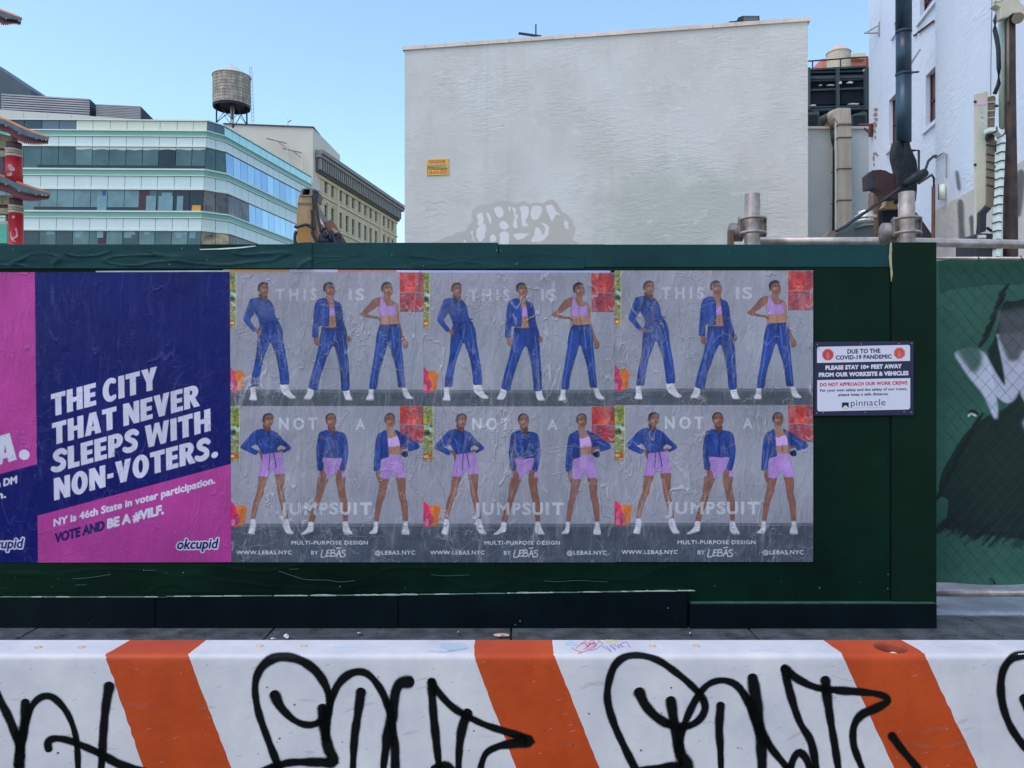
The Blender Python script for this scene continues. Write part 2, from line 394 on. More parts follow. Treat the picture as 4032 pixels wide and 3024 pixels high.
# ------------------------------------------------------------------ heavy condensed capitals, drawn as shapes (unit cap height, y up)
def _R(x0, y0, x1, y1): return ('p', [(x0, y0), (x1, y0), (x1, y1), (x0, y1)])
_t = 0.25
def _arc(cx, cy, rx, ry, a0, a1, n=14): return [(cx + rx * math.cos(math.radians(a0 + (a1 - a0) * k / n)), cy + ry * math.sin(math.radians(a0 + (a1 - a0) * k / n))) for k in range(n + 1)]
HEAVY = {
 'T': (0.60, [_R(0, 0.78, 0.60, 1), _R(0.175, 0, 0.425, 0.8)]), 'H': (0.66, [_R(0, 0, _t, 1), _R(0.41, 0, 0.66, 1), _R(0.2, 0.40, 0.45, 0.61)]),
 'E': (0.50, [_R(0, 0, _t, 1), _R(0.2, 0.79, 0.50, 1), _R(0.2, 0.40, 0.47, 0.60), _R(0.2, 0, 0.50, 0.21)]), 'I': (0.25, [_R(0, 0, _t, 1)]), 'L': (0.47, [_R(0, 0, _t, 1), _R(0.2, 0, 0.47, 0.22)]),
 'Y': (0.66, [('p', [(0, 1), (0.27, 1), (0.33, 0.72), (0.39, 1), (0.66, 1), (0.455, 0.40), (0.455, 0), (0.205, 0), (0.205, 0.40)])]),
 'A': (0.68, [('p', [(0, 0), (0.25, 0), (0.36, 0.78), (0.36, 1), (0.2, 1)]), ('p', [(0.43, 0), (0.68, 0), (0.48, 1), (0.32, 1), (0.32, 0.78)]), _R(0.17, 0.17, 0.5, 0.36)]),
 'N': (0.67, [_R(0, 0, 0.23, 1), _R(0.44, 0, 0.67, 1), ('p', [(0, 1), (0.24, 1), (0.67, 0), (0.43, 0)])]), 'V': (0.66, [('p', [(0, 1), (0.26, 1), (0.40, 0.22), (0.43, 0), (0.21, 0)]), ('p', [(0.66, 1), (0.41, 1), (0.30, 0.3), (0.23, 0), (0.45, 0)])]),
 'W': (0.98, [('p', [(0, 1), (0.24, 1), (0.34, 0.25), (0.36, 0), (0.14, 0)]), ('p', [(0.24, 0.2), (0.20, 0), (0.36, 0), (0.58, 1), (0.40, 1)]), ('p', [(0.40, 1), (0.58, 1), (0.74, 0.2), (0.78, 0), (0.62, 0)]), ('p', [(0.98, 1), (0.76, 1), (0.66, 0.25), (0.62, 0), (0.84, 0)])]),
 'P': (0.60, [_R(0, 0, _t, 1), ('h', [(0.2, 1), (0.35, 1)] + _arc(0.34, 0.68, 0.26, 0.32, 90, -90) + [(0.2, 0.36)], [(0.24, 0.80), (0.30, 0.80)] + _arc(0.30, 0.68, 0.055, 0.12, 90, -90) + [(0.24, 0.56)])]),
 'R': (0.64, [_R(0, 0, _t, 1), ('h', [(0.2, 1), (0.35, 1)] + _arc(0.34, 0.70, 0.26, 0.30, 90, -90) + [(0.2, 0.40)], [(0.24, 0.80), (0.30, 0.80)] + _arc(0.30, 0.70, 0.055, 0.10, 90, -90) + [(0.24, 0.60)]), ('p', [(0.22, 0.46), (0.45, 0.46), (0.66, 0), (0.40, 0)])]),
 'O': (0.68, [('h', _arc(0.34, 0.5, 0.34, 0.53, 0, 360, 36)[:-1], _arc(0.34, 0.5, 0.095, 0.30, 0, 360, 28)[:-1])]),
 'C': (0.60, [('p', _arc(0.34, 0.5, 0.34, 0.53, 48, 312, 26) + [(0.56, 0.17), (0.545, 0.25)] + _arc(0.36, 0.5, 0.115, 0.30, 300, 60, 16)[0:] + [(0.55, 0.74)])]),
 'S': (0.56, [('s', [(0.49, 0.80), (0.40, 0.885), (0.26, 0.885), (0.145, 0.80), (0.14, 0.66), (0.24, 0.555), (0.37, 0.46), (0.43, 0.34), (0.40, 0.19), (0.27, 0.115), (0.13, 0.12), (0.03, 0.18)], 0.118)]),
 '-': (0.30, [_R(0.02, 0.34, 0.28, 0.54)]), '.': (0.28, [('p', _arc(0.14, 0.12, 0.14, 0.14, 0, 360, 18)[:-1])]), ' ': (0.17, [])}
def heavy_line(cv, txt, x0, y0, x1, y1, cap, col, lean=0.0, gap=0.055):
    W_ = sum(HEAVY[c][0] + gap for c in txt) - gap; sx = (x1 - x0) / W_; x = 0.0
    def M(p): return [(x0 + (x + a) * sx + lean * b * cap, y0 + (y1 - y0) * ((x + a) / W_) - b * cap) for a, b in p]
    for c in txt:
        w_, prims = HEAVY[c]
        for p in prims:
            if p[0] == 'p': cv.poly(M(p[1]), col, smooth=False)
            elif p[0] == 'h': a, b = M(p[1]), M(p[2]); cv.poly(a + [a[0]] + b + [b[0]], col, smooth=False)
            else: cv.stroke(M(p[1]), p[2] * (cap + sx) / 2, col, soft=1.0)
        x += w_ + gap
# ------------------------------------------------------------------ ground
def struct(o): o['kind'] = 'structure'; return o
m_asph = mk('asphalt', (0.05, 0.05, 0.052), 0.9, 0.25, 3, 0.004, 120)
m_walk = mk('flagstone', (0.055, 0.06, 0.062), 0.8, 0.5, 7, 0.008, 45, col2=(0.12, 0.125, 0.128))
m_curb = mk('kerb_stone', (0.22, 0.22, 0.21), 0.8, 0.2, 4, 0.004, 60)
m_dirt = mk('site_ground', (0.30, 0.29, 0.27), 0.9, 0.3, 2.5, 0.02, 15, col2=(0.42, 0.42, 0.42))
struct(MB().box(-400, 400, -60, 500, -0.9, -0.45).build('ground', m_asph))
struct(MB().box(-40, 40, -12, 2.75, -0.449, -0.15).build('road', m_asph))
struct(MB().box(-40, 40, 2.752, 2.9, -0.449, -0.002).build('kerb', m_curb, bevel=0.01))
sw = empty('sidewalk', (0, 2.9, 0), kind='structure')
xs = -6.0; k = 0
while xs < 6.6:
    for (ya, yb) in ((2.902, 4.715), (4.725, 5.12)):
        t = MB().box(xs, xs + 1.49, ya, yb, -0.44, -0.002 - random.random() * 0.004)
        t.build('slab', m_walk, sw, bevel=0.006)
    xs += 1.5
MB().box(-6.0, 7.48, 2.901, 5.12, -0.449, -0.03).build('joint_bed', m_asph, sw)
struct(MB().box(-16, 17, 5.13, 13.5, -0.449, -0.001).build('concrete_apron', m_dirt))

# ------------------------------------------------------------------ facade frames
class Fr:
    def __init__(s, p0, p1, side=-1):
        s.O = Vector((p0[0], p0[1], 0)); d = Vector((p1[0] - p0[0], p1[1] - p0[1], 0)); s.len = d.length; s.d = d.normalized()
        s.n = Vector((s.d.y, -s.d.x, 0)) * (1 if side < 0 else -1)     # outward
    def s(s_, px):
        k = (px - CX) / F; return (k * s_.O.y - s_.O.x) / (s_.d.x - k * s_.d.y)
    def Y(s_, px): return s_.O.y + s_.d.y * s_.s(px)
    def z(s_, px, py): return ZP(py, s_.Y(px))
    def pt(s_, s, z, o=0.0): 
        p = s_.O + s_.d * s + s_.n * o; return Vector((p.x, p.y, z))
    def box(s_, mb, a, b, z0, z1, o0, o1, mi=0):
        return mb.box8([s_.pt(a, z0, o0), s_.pt(b, z0, o0), s_.pt(b, z0, o1), s_.pt(a, z0, o1), s_.pt(a, z1, o0), s_.pt(b, z1, o0), s_.pt(b, z1, o1), s_.pt(a, z1, o1)], mi)
def XY(px, Y): return ((px - CX) / F * Y, Y)

# ------------------------------------------------------------------ glass office building
zf = lambda py: ZP(py, 72.25)
m_stone_w = mk('office_white_stone', D(205, 208, 205), 0.6, 0.05, 0.6)
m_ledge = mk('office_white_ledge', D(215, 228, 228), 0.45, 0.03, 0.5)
m_spand = mk('spandrel_glass', D(178, 196, 202), 0.25, 0.05, 0.25, spec=0.5)
m_green = mk('green_glass_band', D(98, 148, 142), 0.25, 0.06, 0.4)
m_tealp = [mk('teal_glass_%s' % n, c, 0.12, 0.25, 0.7, spec=0.35) for n, c in (('a', D(64, 92, 98)), ('b', D(48, 68, 78)), ('c', D(84, 112, 118)), ('d', D(28, 42, 54)), ('e', D(96, 126, 136)))]
m_slate = mk('slate_glass', D(78, 98, 116), 0.2, 0.12, 0.6)
m_cream = mk('cream_glass', D(208, 218, 208), 0.25, 0.03, 0.4)
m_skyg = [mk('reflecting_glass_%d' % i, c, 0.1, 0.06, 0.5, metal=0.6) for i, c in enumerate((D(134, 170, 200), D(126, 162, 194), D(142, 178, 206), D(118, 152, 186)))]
m_palegl = mk('pale_terrace_glass', D(150, 198, 208), 0.15, 0.05, 0.5, metal=0.3)
m_frame = mk('dark_mullion', D(35, 52, 60), 0.5, 0.1, 1)
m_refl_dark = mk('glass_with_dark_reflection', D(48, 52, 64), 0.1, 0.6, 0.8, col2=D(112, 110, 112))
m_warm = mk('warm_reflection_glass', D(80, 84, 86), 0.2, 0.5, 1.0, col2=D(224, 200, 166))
off = empty('glass_office_building', (P(500, 1475, 78).x, 78, 0), 'long white and green office building with bands of teal windows', 'building')
ZT, ZB = zf(470), zf(965)
def lz(a, b, z): return a + (b - a) * (ZT - z) / (ZT - ZB)
def c0(z): return Vector((*XY(-420, 71.8), z))
def c1(z): return Vector((*XY(lz(817, 790, z), 72.5), z))
def c2(z): return Vector((*XY(lz(883, 904, z), 74.0), z))
def c3(z): return Vector((*XY(1226, 93.0), z))
def facet(A, B, u, z, o):
    a, b = A(z), B(z); d = (b - a); n = Vector((d.y, -d.x, 0)).normalized(); p = a + d * u + n * o; return Vector((p.x, p.y, z))
def fbox(mb, A, B, u0, u1, z0, z1, o0, o1, mi=0):
    q = [facet(A, B, u, z, o) for z in (z0, z1) for (u, o) in ((u0, o1), (u1, o1), (u1, o0), (u0, o0))]
    return mb.box8(q, mi)
FAC = ((c0, c1, 'F'), (c1, c2, 'C'), (c2, c3, 'S'))
# core so nothing shows through
core = MB()
for z0, z1 in ((-0.4, ZB - 4), (ZB - 4, ZT)):
    a = [c0(z0), c1(z0), c2(z0), c3(z0)]; b = [c0(z1), c1(z1), c2(z1), c3(z1)]
    back0 = Vector((*XY(-420, 95), z0)); back1 = Vector((*XY(-420, 95), z1))
    ring0 = [Vector((p.x - dx_, p.y + 0.35, z0)) for p, dx_ in zip(a, (0, 0.1, 0.45, 0.45))] + [back0]; ring1 = [Vector((p.x - dx_, p.y + 0.35, z1)) for p, dx_ in zip(b, (0, 0.1, 0.45, 0.45))] + [back1]
    n = len(ring0); core.add(ring0 + ring1, [tuple(range(n))[::-1], tuple(range(n, 2 * n))] + [(i, (i + 1) % n, n + (i + 1) % n, n + i) for i in range(n)])
core.build('core_wall', m_frame, off)
bands = [('ledge', 470, 475), ('row', 475, 511, 'A'), ('ledge', 511, 515.5), ('green', 515.5, 534), ('ledge', 534, 537), ('sp', 537, 573), ('ledge', 573, 578), ('row', 578, 663, 'B'),
         ('ledge', 663, 669), ('green', 669, 689), ('ledge', 689, 692), ('sp', 692, 740), ('ledge', 740, 747), ('row', 747, 829, 'C'), ('ledge', 829, 835), ('green', 835, 855),
         ('ledge', 855, 858), ('sp', 858, 903), ('ledge', 903, 909), ('row', 909, 990, 'D'), ('ledge', 990, 996), ('green', 996, 1016), ('sp', 1016, 1065)]
fcols = [None] * 3
_x0, _x1 = c0(ZT).x, c1(ZB).x
ue = []
for pxb in [-34 - 65.2 * i for i in range(5, -1, -1)] + [31, 96, 164, 230, 295, 360, 426, 491, 555, 618, 684, 747]:
    ue.append(((pxb - CX) / F * 72.3 - _x0) / (c1(zf(720)).x - _x0))
ue = [0.0] + ue + [1.0]
EDG = {'F': ue, 'C': [0, 0.5, 1.0], 'S': [i / 14 for i in range(15)]}
_sky_strip = MB()
rr = random.Random(5)
for bd in bands:
    z1, z0 = zf(bd[1]), zf(bd[2])
    for A, B, nm in FAC:
        if bd[0] == 'ledge':
            mb = MB(); fbox(mb, A, B, -0.001, 1.001, z0, z1, -0.3, 0.12); mb.build('ledge', m_ledge, off)
        elif bd[0] == 'green':
            mb = MB(); fbox(mb, A, B, 0, 1, z0, z1, -0.3, 0.02); mb.build('green_band', m_green, off)
        else:
            e = EDG[nm]; tilt = 0.006
            for i in range(len(e) - 1):
                w = 0.025 / (B(z0) - A(z0)).length
                mb = MB(); fbox(mb, A, B, e[i] + w, e[i + 1] - w, z0 + 0.03, z1 - 0.03, -0.2, 0.0)
                if bd[0] == 'sp': mt = m_spand; n_ = 'spandrel_panel'
                else:
                    n_ = 'window_pane'; R = bd[3]
                    if nm == 'F':
                        pc = (e[i] + e[i + 1]) / 2 * (c1(zf(720)).x - _x0) + _x0; pc = pc / 72.3 * F + CX
                        if R == 'A': mt = m_cream if pc > 290 else (m_slate if pc > 160 else m_tealp[1])
                        elif R == 'B': mt = m_tealp[3] if 618 < pc < 684 else rr.choice([m_tealp[0], m_tealp[0], m_tealp[2]])
                        elif R == 'C': mt = rr.choice([m_tealp[4], m_tealp[2], m_tealp[4]]) if pc < 555 else rr.choice([m_tealp[1], m_tealp[3], m_tealp[0]])
                        else: mt = rr.choice([m_tealp[0], m_tealp[1], m_tealp[1], m_tealp[2]])
                    elif nm == 'C': mt = {'A': m_slate, 'B': m_tealp[0], 'C': m_refl_dark, 'D': m_warm}[R]
                    else: mt = m_palegl if R == 'A' else (rr.choice(m_skyg) if not (R == 'D' and i < 5) else m_refl_dark)
                    if R == 'C' and nm == 'S' and i < 3: mt = m_refl_dark
                p = mb.build(n_, mt, off)
# bright sky reflection painted as pale strips at the head of the second row, painted sill shadows, coloured columns inside
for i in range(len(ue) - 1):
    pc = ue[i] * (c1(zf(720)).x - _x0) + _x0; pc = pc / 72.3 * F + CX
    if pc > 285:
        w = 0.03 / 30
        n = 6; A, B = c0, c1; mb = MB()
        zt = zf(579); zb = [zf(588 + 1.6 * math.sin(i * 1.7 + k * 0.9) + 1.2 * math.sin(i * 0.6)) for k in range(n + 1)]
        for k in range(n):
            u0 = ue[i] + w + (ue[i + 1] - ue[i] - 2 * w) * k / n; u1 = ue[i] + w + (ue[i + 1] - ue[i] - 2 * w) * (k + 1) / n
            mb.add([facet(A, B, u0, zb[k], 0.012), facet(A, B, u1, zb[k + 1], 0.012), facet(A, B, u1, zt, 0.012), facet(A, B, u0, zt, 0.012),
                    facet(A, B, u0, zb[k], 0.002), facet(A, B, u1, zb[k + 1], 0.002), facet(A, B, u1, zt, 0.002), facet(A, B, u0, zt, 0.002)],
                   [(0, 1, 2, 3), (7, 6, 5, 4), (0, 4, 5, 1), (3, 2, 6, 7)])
        mb.build('window_sky_reflection', m_ledge, off)
m_dred = mk('interior_red', D(62, 40, 54), 0.5, 0.1, 1); m_dblue = mk('interior_blue', D(44, 74, 130), 0.5, 0.1, 1); m_yel = mk('interior_yellow', D(205, 150, 60), 0.5, 0.1, 1)
for (x0, x1, y0, y1, mt) in ((405, 420, 750, 826, m_dblue), (548, 590, 748, 828, m_dred), (700, 728, 762, 828, m_dred), (395, 425, 915, 960, m_dred), (758, 792, 806, 828, m_yel),
                             (140, 240, 815, 826, m_tealp[3]), (440, 540, 818, 828, m_tealp[3]), (150, 800, 650, 661, m_tealp[3]), (150, 560, 815, 827, m_tealp[3])):  # the dark teal strips paint the shadow along the sills
    u0 = ((x0 - CX) / F * 72.3 - _x0) / (c1(zf(720)).x - _x0); u1 = ((x1 - CX) / F * 72.3 - _x0) / (c1(zf(720)).x - _x0)
    mb = MB(); fbox(mb, c0, c1, u0, u1, zf(y1), zf(y0), -0.02, 0.006 + 0.001 * rr.random()); mb.build('column_and_sill_shade', mt, off)
m_pale_in = mk('pale_room_glimpse', D(98, 134, 148), 0.3, 0.15, 1.2)
for k_ in range(22):
    i = rr.randrange(4, len(ue) - 1); a_ = ue[i] + (ue[i + 1] - ue[i]) * rr.uniform(0.08, 0.5); b_ = min(ue[i + 1] - 0.002, a_ + (ue[i + 1] - ue[i]) * rr.uniform(0.35, 0.65)); row = rr.choice([(768, 827), (757, 827), (770, 827), (911, 924), (911, 936)])
    mb = MB(); fbox(mb, c0, c1, a_, b_, zf(row[1]), zf(row[0]), -0.02, 0.008 + 0.0004 * k_); mb.build('room_glimpse', m_pale_in, off)
# roof parapet set back, plant rooms with louvres
def block(name, mat, x0, x1, Y0, Y1, z0, z1t0, z1t1=None, parent=None, dY=8.0, **kw):
    z1t1 = z1t0 if z1t1 is None else z1t1
    a = XY(x0, Y0); b = XY(x1, Y1)
    mb = MB().box8([(a[0], a[1], z0), (b[0], b[1], z0), (b[0], b[1] + dY, z0), (a[0], a[1] + dY, z0), (a[0], a[1], z1t0), (b[0], b[1], z1t1), (b[0], b[1] + dY, z1t1), (a[0], a[1] + dY, z1t0)])
    return mb.build(name, mat, parent, **kw)
par = MB(); fr = Fr(XY(-300, 73.5), XY(735, 79.0))
for i in range(11):
    s0 = fr.len * i / 11; s1 = fr.len * (i + 1) / 11 - 0.03
    q = MB(); fr.box(q, s0, s1, ZT - 1.0, ZP(431, fr.Y(0)), -0.4, 0.0); q.build('parapet_panel', m_stone_w, off)
m_louv = mk('grey_louvre', D(186, 188, 204), 0.5, 0.08, 0.5); m_louvd = mk('louvre_gap', D(40, 46, 62), 0.7, 0.1, 1)
m_dgrey = mk('dark_grey_render', D(72, 84, 96), 0.8, 0.1, 0.6)
for (x0, x1, x2, yt0, yt1, yb, Y) in ((5, 352, 374, 366, 386, 446, 80.0), (378, 553, 590, 408, 416, 460, 82.0)):
    pr = empty('rooftop_plant_room', (P((x0 + x1) / 2, 0, Y).x, Y, ZT), 'grey louvred plant room, %s, on the office roof' % ('larger and left one beside the dark wall' if x0 < 100 else 'smaller and lower one'), 'plant room', 'louvred rooftop plant rooms')
    fr = Fr(XY(x0, Y), XY(x1, Y * (HY - yt0) / (HY - yt1)))
    zt = ZP(yt0, Y); zb = ZP(yb + 12, Y)
    b = MB(); fr.box(b, 0, fr.len, zb - 1, zt - 0.05, -6, -0.25); b.build('housing', m_louvd, pr)
    nS = 10; sl = MB()
    for i in range(nS):
        z = zb + (zt - zb) * (i + 0.2) / nS; h = (zt - zb) / nS
        p = [fr.pt(0, z, -0.03), fr.pt(fr.len, z, -0.03), fr.pt(fr.len, z, -0.2), fr.pt(0, z, -0.2)]
        p2 = [q + Vector((0, 0, 0.46 * h)) + fr.n * 0.05 for q in p]
        sl.box8([p[0], p[1], p[2], p[3], p2[0], p2[1], p2[2], p2[3]])
    sl.build('louvre_slat', m_louv, pr, kind='stuff')
    # dark end return going back
    e0 = fr.pt(fr.len, zb - 1, 0); e1 = Vector((*XY(x2, Y + 9), zb - 1)); hz = zt - zb + 1
    MB().prism([e0, e1, e1 + Vector((0, 0, hz)), e0 + Vector((0, 0, hz))], (-0.2, 0.3, 0)).build('end_wall', m_louvd, pr)
# dark sloping wall, far left
dk = MB(); Y = 90
pts = [P(-200, 140, Y), P(0, 256, Y), P(122, 352, Y), P(122, 372, Y), P(122, 520, Y), P(-200, 520, Y)]
tag(dk.prism([pts[0], pts[2], pts[3], pts[4], pts[5]], (0, 10, 0)).build('dark_gabled_building', m_dgrey), 'dark grey gabled wall rising behind the louvred plant room', 'building')

# ------------------------------------------------------------------ white rear building with water tower
m_wren = mk('pale_render', D(202, 200, 196), 0.8, 0.05, 0.3, bump=0.01, bs=3)
wbld = empty('pale_rendered_building', (P(1060, 1475, 88).x, 90, 0), 'plain pale rendered building behind the glass office, one dark side', 'building')
fr = Fr(XY(880, 94.6), XY(1232, 94.0)); zt = ZP(487, 94.6)
MB().box8([fr.pt(0, 0, 0), fr.pt(fr.len, 0, 0), fr.pt(fr.len, 0, -12), fr.pt(0, 0, -12), fr.pt(0, zt, 0), fr.pt(fr.len, ZP(501, 94), 0), fr.pt(fr.len, ZP(501, 94), -12), fr.pt(0, zt, -12)]).build('wall', m_wren, wbld)
cp = MB(); cp.prism([P(878, 487, 94.4), P(1235, 501, 93.8), P(1235, 497.5, 93.8), P(878, 483.5, 94.4)], (0, 12, 0)); cp.build('coping', m_dgrey, wbld)
sd = MB(); sd.prism([P(1232.5, 501, 94.1), P(1249, 536, 104), P(1249, 597, 104), P(1232.5, 597, 94.1)], (0.0, 0.3, 0)); sd.build('side_parapet', m_dgrey, wbld)
# davit arms on that wall
m_steel = mk('painted_steel', D(120, 126, 132), 0.5, 0.1, 2)
for (x, ytop, ybot, tipx, tipy, lab) in ((1131, 563, 625, 1050, 545, 'upper'), (1190, 600, 662, 1112, 584, 'lower')):
    Y = 93.5
    dv = empty('roof_davit', tuple(P(x, ybot, Y)), 'steel davit arm in front of the pale wall, the %s one of two' % lab, 'davit', 'davit arms on the office roof')
    MB().tube([P(x, ybot + 30, Y), P(x, ytop, Y)], 0.09, 8).build('post', m_stone_w, dv)
    a = MB(); a.tube([P(x + 2, ytop + 2, Y), P(tipx, tipy, Y)], 0.08, 6); a.tube([P(x, ytop + 24, Y), P((x + tipx) / 2, (ytop + tipy) / 2, Y)], 0.06, 6); a.build('arm', m_steel, dv)
# antenna
tag(MB().tube([P(1133, 497, 95), P(1133, 468, 95)], 0.06, 6).tube([P(1133, 480, 95), P(1146, 472, 95)], 0.12, 6).build('roof_antenna', m_stone_w), 'small pole antenna on the pale rendered roof', 'antenna')
# water tower
def water_tower(px0, px1, ytop, ybody, yband, ybot, yleg, Y, mats, label, legs=True, **kw):
    cx = P((px0 + px1) / 2, 0, Y).x; r = (px1 - px0) / 2 / F * Y; z = lambda py: ZP(py, Y); zb = z(yleg); zn = lambda py: ZP(py, Y - r)
    t = empty('water_tower', (cx, Y, zb), label, 'water tower', **kw)
    zb0, zb1 = zn(yband), zn(ybody)
    n = 40
    st = MB()
    for k in range(n):        # staves
        a0 = 2 * math.pi * k / n + 0.004; a1 = 2 * math.pi * (k + 1) / n - 0.004; ri = r - 0.06
        q = [(cx + ri * math.cos(a), Y + ri * math.sin(a), zz) for zz in (zb0, zb1) for a in (a0, a1)]
        o_ = [(cx + r * math.cos(a), Y + r * math.sin(a), zz) for zz in (zb0, zb1) for a in (a0, a1)]
        s_ = MB().box8([o_[0], o_[1], q[1], q[0], o_[2], o_[3], q[3], q[2]]); s_.build('stave', mats[0], t)
    for k in range(9):
        zz = zb0 + (zb1 - zb0) * (k + 0.6) / 9.4
        h = MB(); m_ = 40
        h.tube([(cx + (r + 0.012) * math.cos(2 * math.pi * i / m_), Y + (r + 0.012) * math.sin(2 * math.pi * i / m_), zz) for i in range(m_ + 1)], 0.022, 5, caps=False); h.build('hoop', mats[1], t)
    MB().lathe((cx, Y, 0), [(r - 0.08, zb0 - 0.01), (r + 0.03, zb0 - 0.02), (r - 0.02, zb0 - 0.3), (r * 0.86, z(ybot) + 0.1), (0.3, z(ybot))], 40).build('tank_base', mats[2], t)
    MB().lathe((cx, Y, 0), [(r - 0.05, zb1 - 0.05), (r + 0.1, zb1), (r + 0.1, zb1 + 0.06), (0.05, max(z(ytop), zb1 + 0.45 * r)), (0.03, max(z(ytop), zb1 + 0.45 * r) + 0.2)], 40).build('conical_roof', mats[3], t)
    if legs:
        for sx, sy in ((-0.78, -0.2), (0.3, -0.75), (0.78, 0.2), (-0.2, 0.75)):
            MB().tube([(cx + r * sx, Y + r * sy, zb), (cx + r * sx * 0.98, Y + r * sy * 0.98, z(ybot) + 0.3)], 0.09, 6).build('leg', mats[2], t)
        L = [(-0.78, -0.2), (0.3, -0.75), (0.78, 0.2), (-0.2, 0.75)]
        for i in range(4):
            a, b = L[i], L[(i + 1) % 4]
            MB().tube([(cx + r * a[0], Y + r * a[1], zb), (cx + r * b[0], Y + r * b[1], z(ybot) + 0.2)], 0.03, 5).tube([(cx + r * b[0], Y + r * b[1], zb), (cx + r * a[0], Y + r * a[1], z(ybot) + 0.2)], 0.045, 5).build('brace', mats[2], t)
        MB().tube([(cx + 0.05, Y, zb), (cx + 0.05, Y, z(ybot) + 0.1)], 0.22, 12).build('riser_pipe', m_stone_w, t)
        lx = cx + r + 0.06
        ld = MB(); ld.tube([(lx, Y - 0.2, z(ybody) + 0.3), (lx + 0.25, Y - 0.2, zb)], 0.025, 5); ld.tube([(lx + 0.24, Y - 0.2, z(ybody) + 0.3), (lx + 0.49, Y - 0.2, zb)], 0.025, 5)
        for i in range(16):
            f = (i + 0.5) / 16; zz = z(ybody) + 0.3 + (zb - z(ybody) - 0.6) * f; ld.tube([(lx + 0.25 * f, Y - 0.2, zz), (lx + 0.24 + 0.25 * f, Y - 0.2, zz)], 0.018, 4)
        ld.build('ladder', mats[1], t)
    return t
m_wood = mk('weathered_staves', D(146, 140, 134), 0.85, 0.3, 1.6, streak=0.35, bump=0.01, bs=12, col2=D(200, 194, 184))
m_blk = mk('tarred_steel', D(34, 36, 48), 0.6, 0.2, 2); m_hoop = mk('iron_hoop', D(132, 128, 126), 0.6, 0.2, 3); m_cone = mk('tin_roof', D(170, 170, 168), 0.5, 0.1, 1)
water_tower(842, 983, 257, 276, 392, 418, 487, 85.0, (m_wood, m_hoop, m_blk, m_cone), 'weathered wooden water tower on black steel legs, left of the blank wall')
MB  # roof below the tower reaches the legs
m_wood2 = mk('pale_staves', D(196, 190, 180), 0.8, 0.1, 2); m_orange_cone = mk('orange_tin', D(208, 172, 144), 0.6, 0.1, 1); m_brickred = mk('red_brick_far', D(180, 112, 102), 0.8, 0.12, 1)
water_tower(3257, 3346, 176, 192, 262, 268, 270, 115.0, (m_wood2, m_hoop, m_brickred, m_orange_cone), 'pale water tank with an orange cone roof beyond the cooling plant', legs=False)
rb = empty('red_brick_penthouse', tuple(P(3370, 300, 130)), 'low red brick rooftop block beside the pale water tank', 'penthouse')
MB().prism([P(3235, 232, 125), P(3425, 226, 125), P(3425, 300, 125), P(3235, 300, 125)], (0, 6, 0)).build('wall', m_brickred, rb)
MB().prism([P(3350, 218, 124), P(3362, 209, 124), P(3410, 209, 124), P(3410, 230, 124), P(3350, 230, 124)], (0, 0.9, 0)).build('roof_hatch', m_wood2, rb)

# ------------------------------------------------------------------ tan loft building
m_tan = mk('tan_stone', D(204, 192, 166), 0.85, 0.1, 0.25, bump=0.02, bs=4, col2=D(214, 204, 182), streak=0.08)
m_tanl = mk('tan_trim', D(220, 210, 186), 0.8, 0.08, 0.6)
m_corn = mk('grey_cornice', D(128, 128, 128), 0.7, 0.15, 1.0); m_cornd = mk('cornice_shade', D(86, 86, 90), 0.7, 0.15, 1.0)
m_win = mk('old_window_glass', D(62, 60, 66), 0.25, 0.3, 0.5)
tan = empty('tan_loft_building', (P(1400, 1475, 110).x, 112, 0), 'tan stone loft building with a heavy grey cornice and tall narrow windows', 'building')
ft = Fr(XY(1236, 95), XY(1562, (1236 - 2560) * 95 / (1562 - 2560)), side=-1)
if ft.n.x > 0 and False: pass
# outward = towards the camera's left? the seen side is the one facing -x/-y (left street)
toC = Vector((0, 0, 0)) - ft.pt(ft.len / 2, 0)
if ft.n.dot(toC) < 0: ft.n = -ft.n
ztc = ZP(600, ft.Y(1258))
fbx = lambda name, mat, a, b, z0, z1, o0, o1: (lambda mb: ft.box(mb, a, b, z0, z1, o0, o1).build(name, mat, tan))(MB())
zw = ztc - 2.9
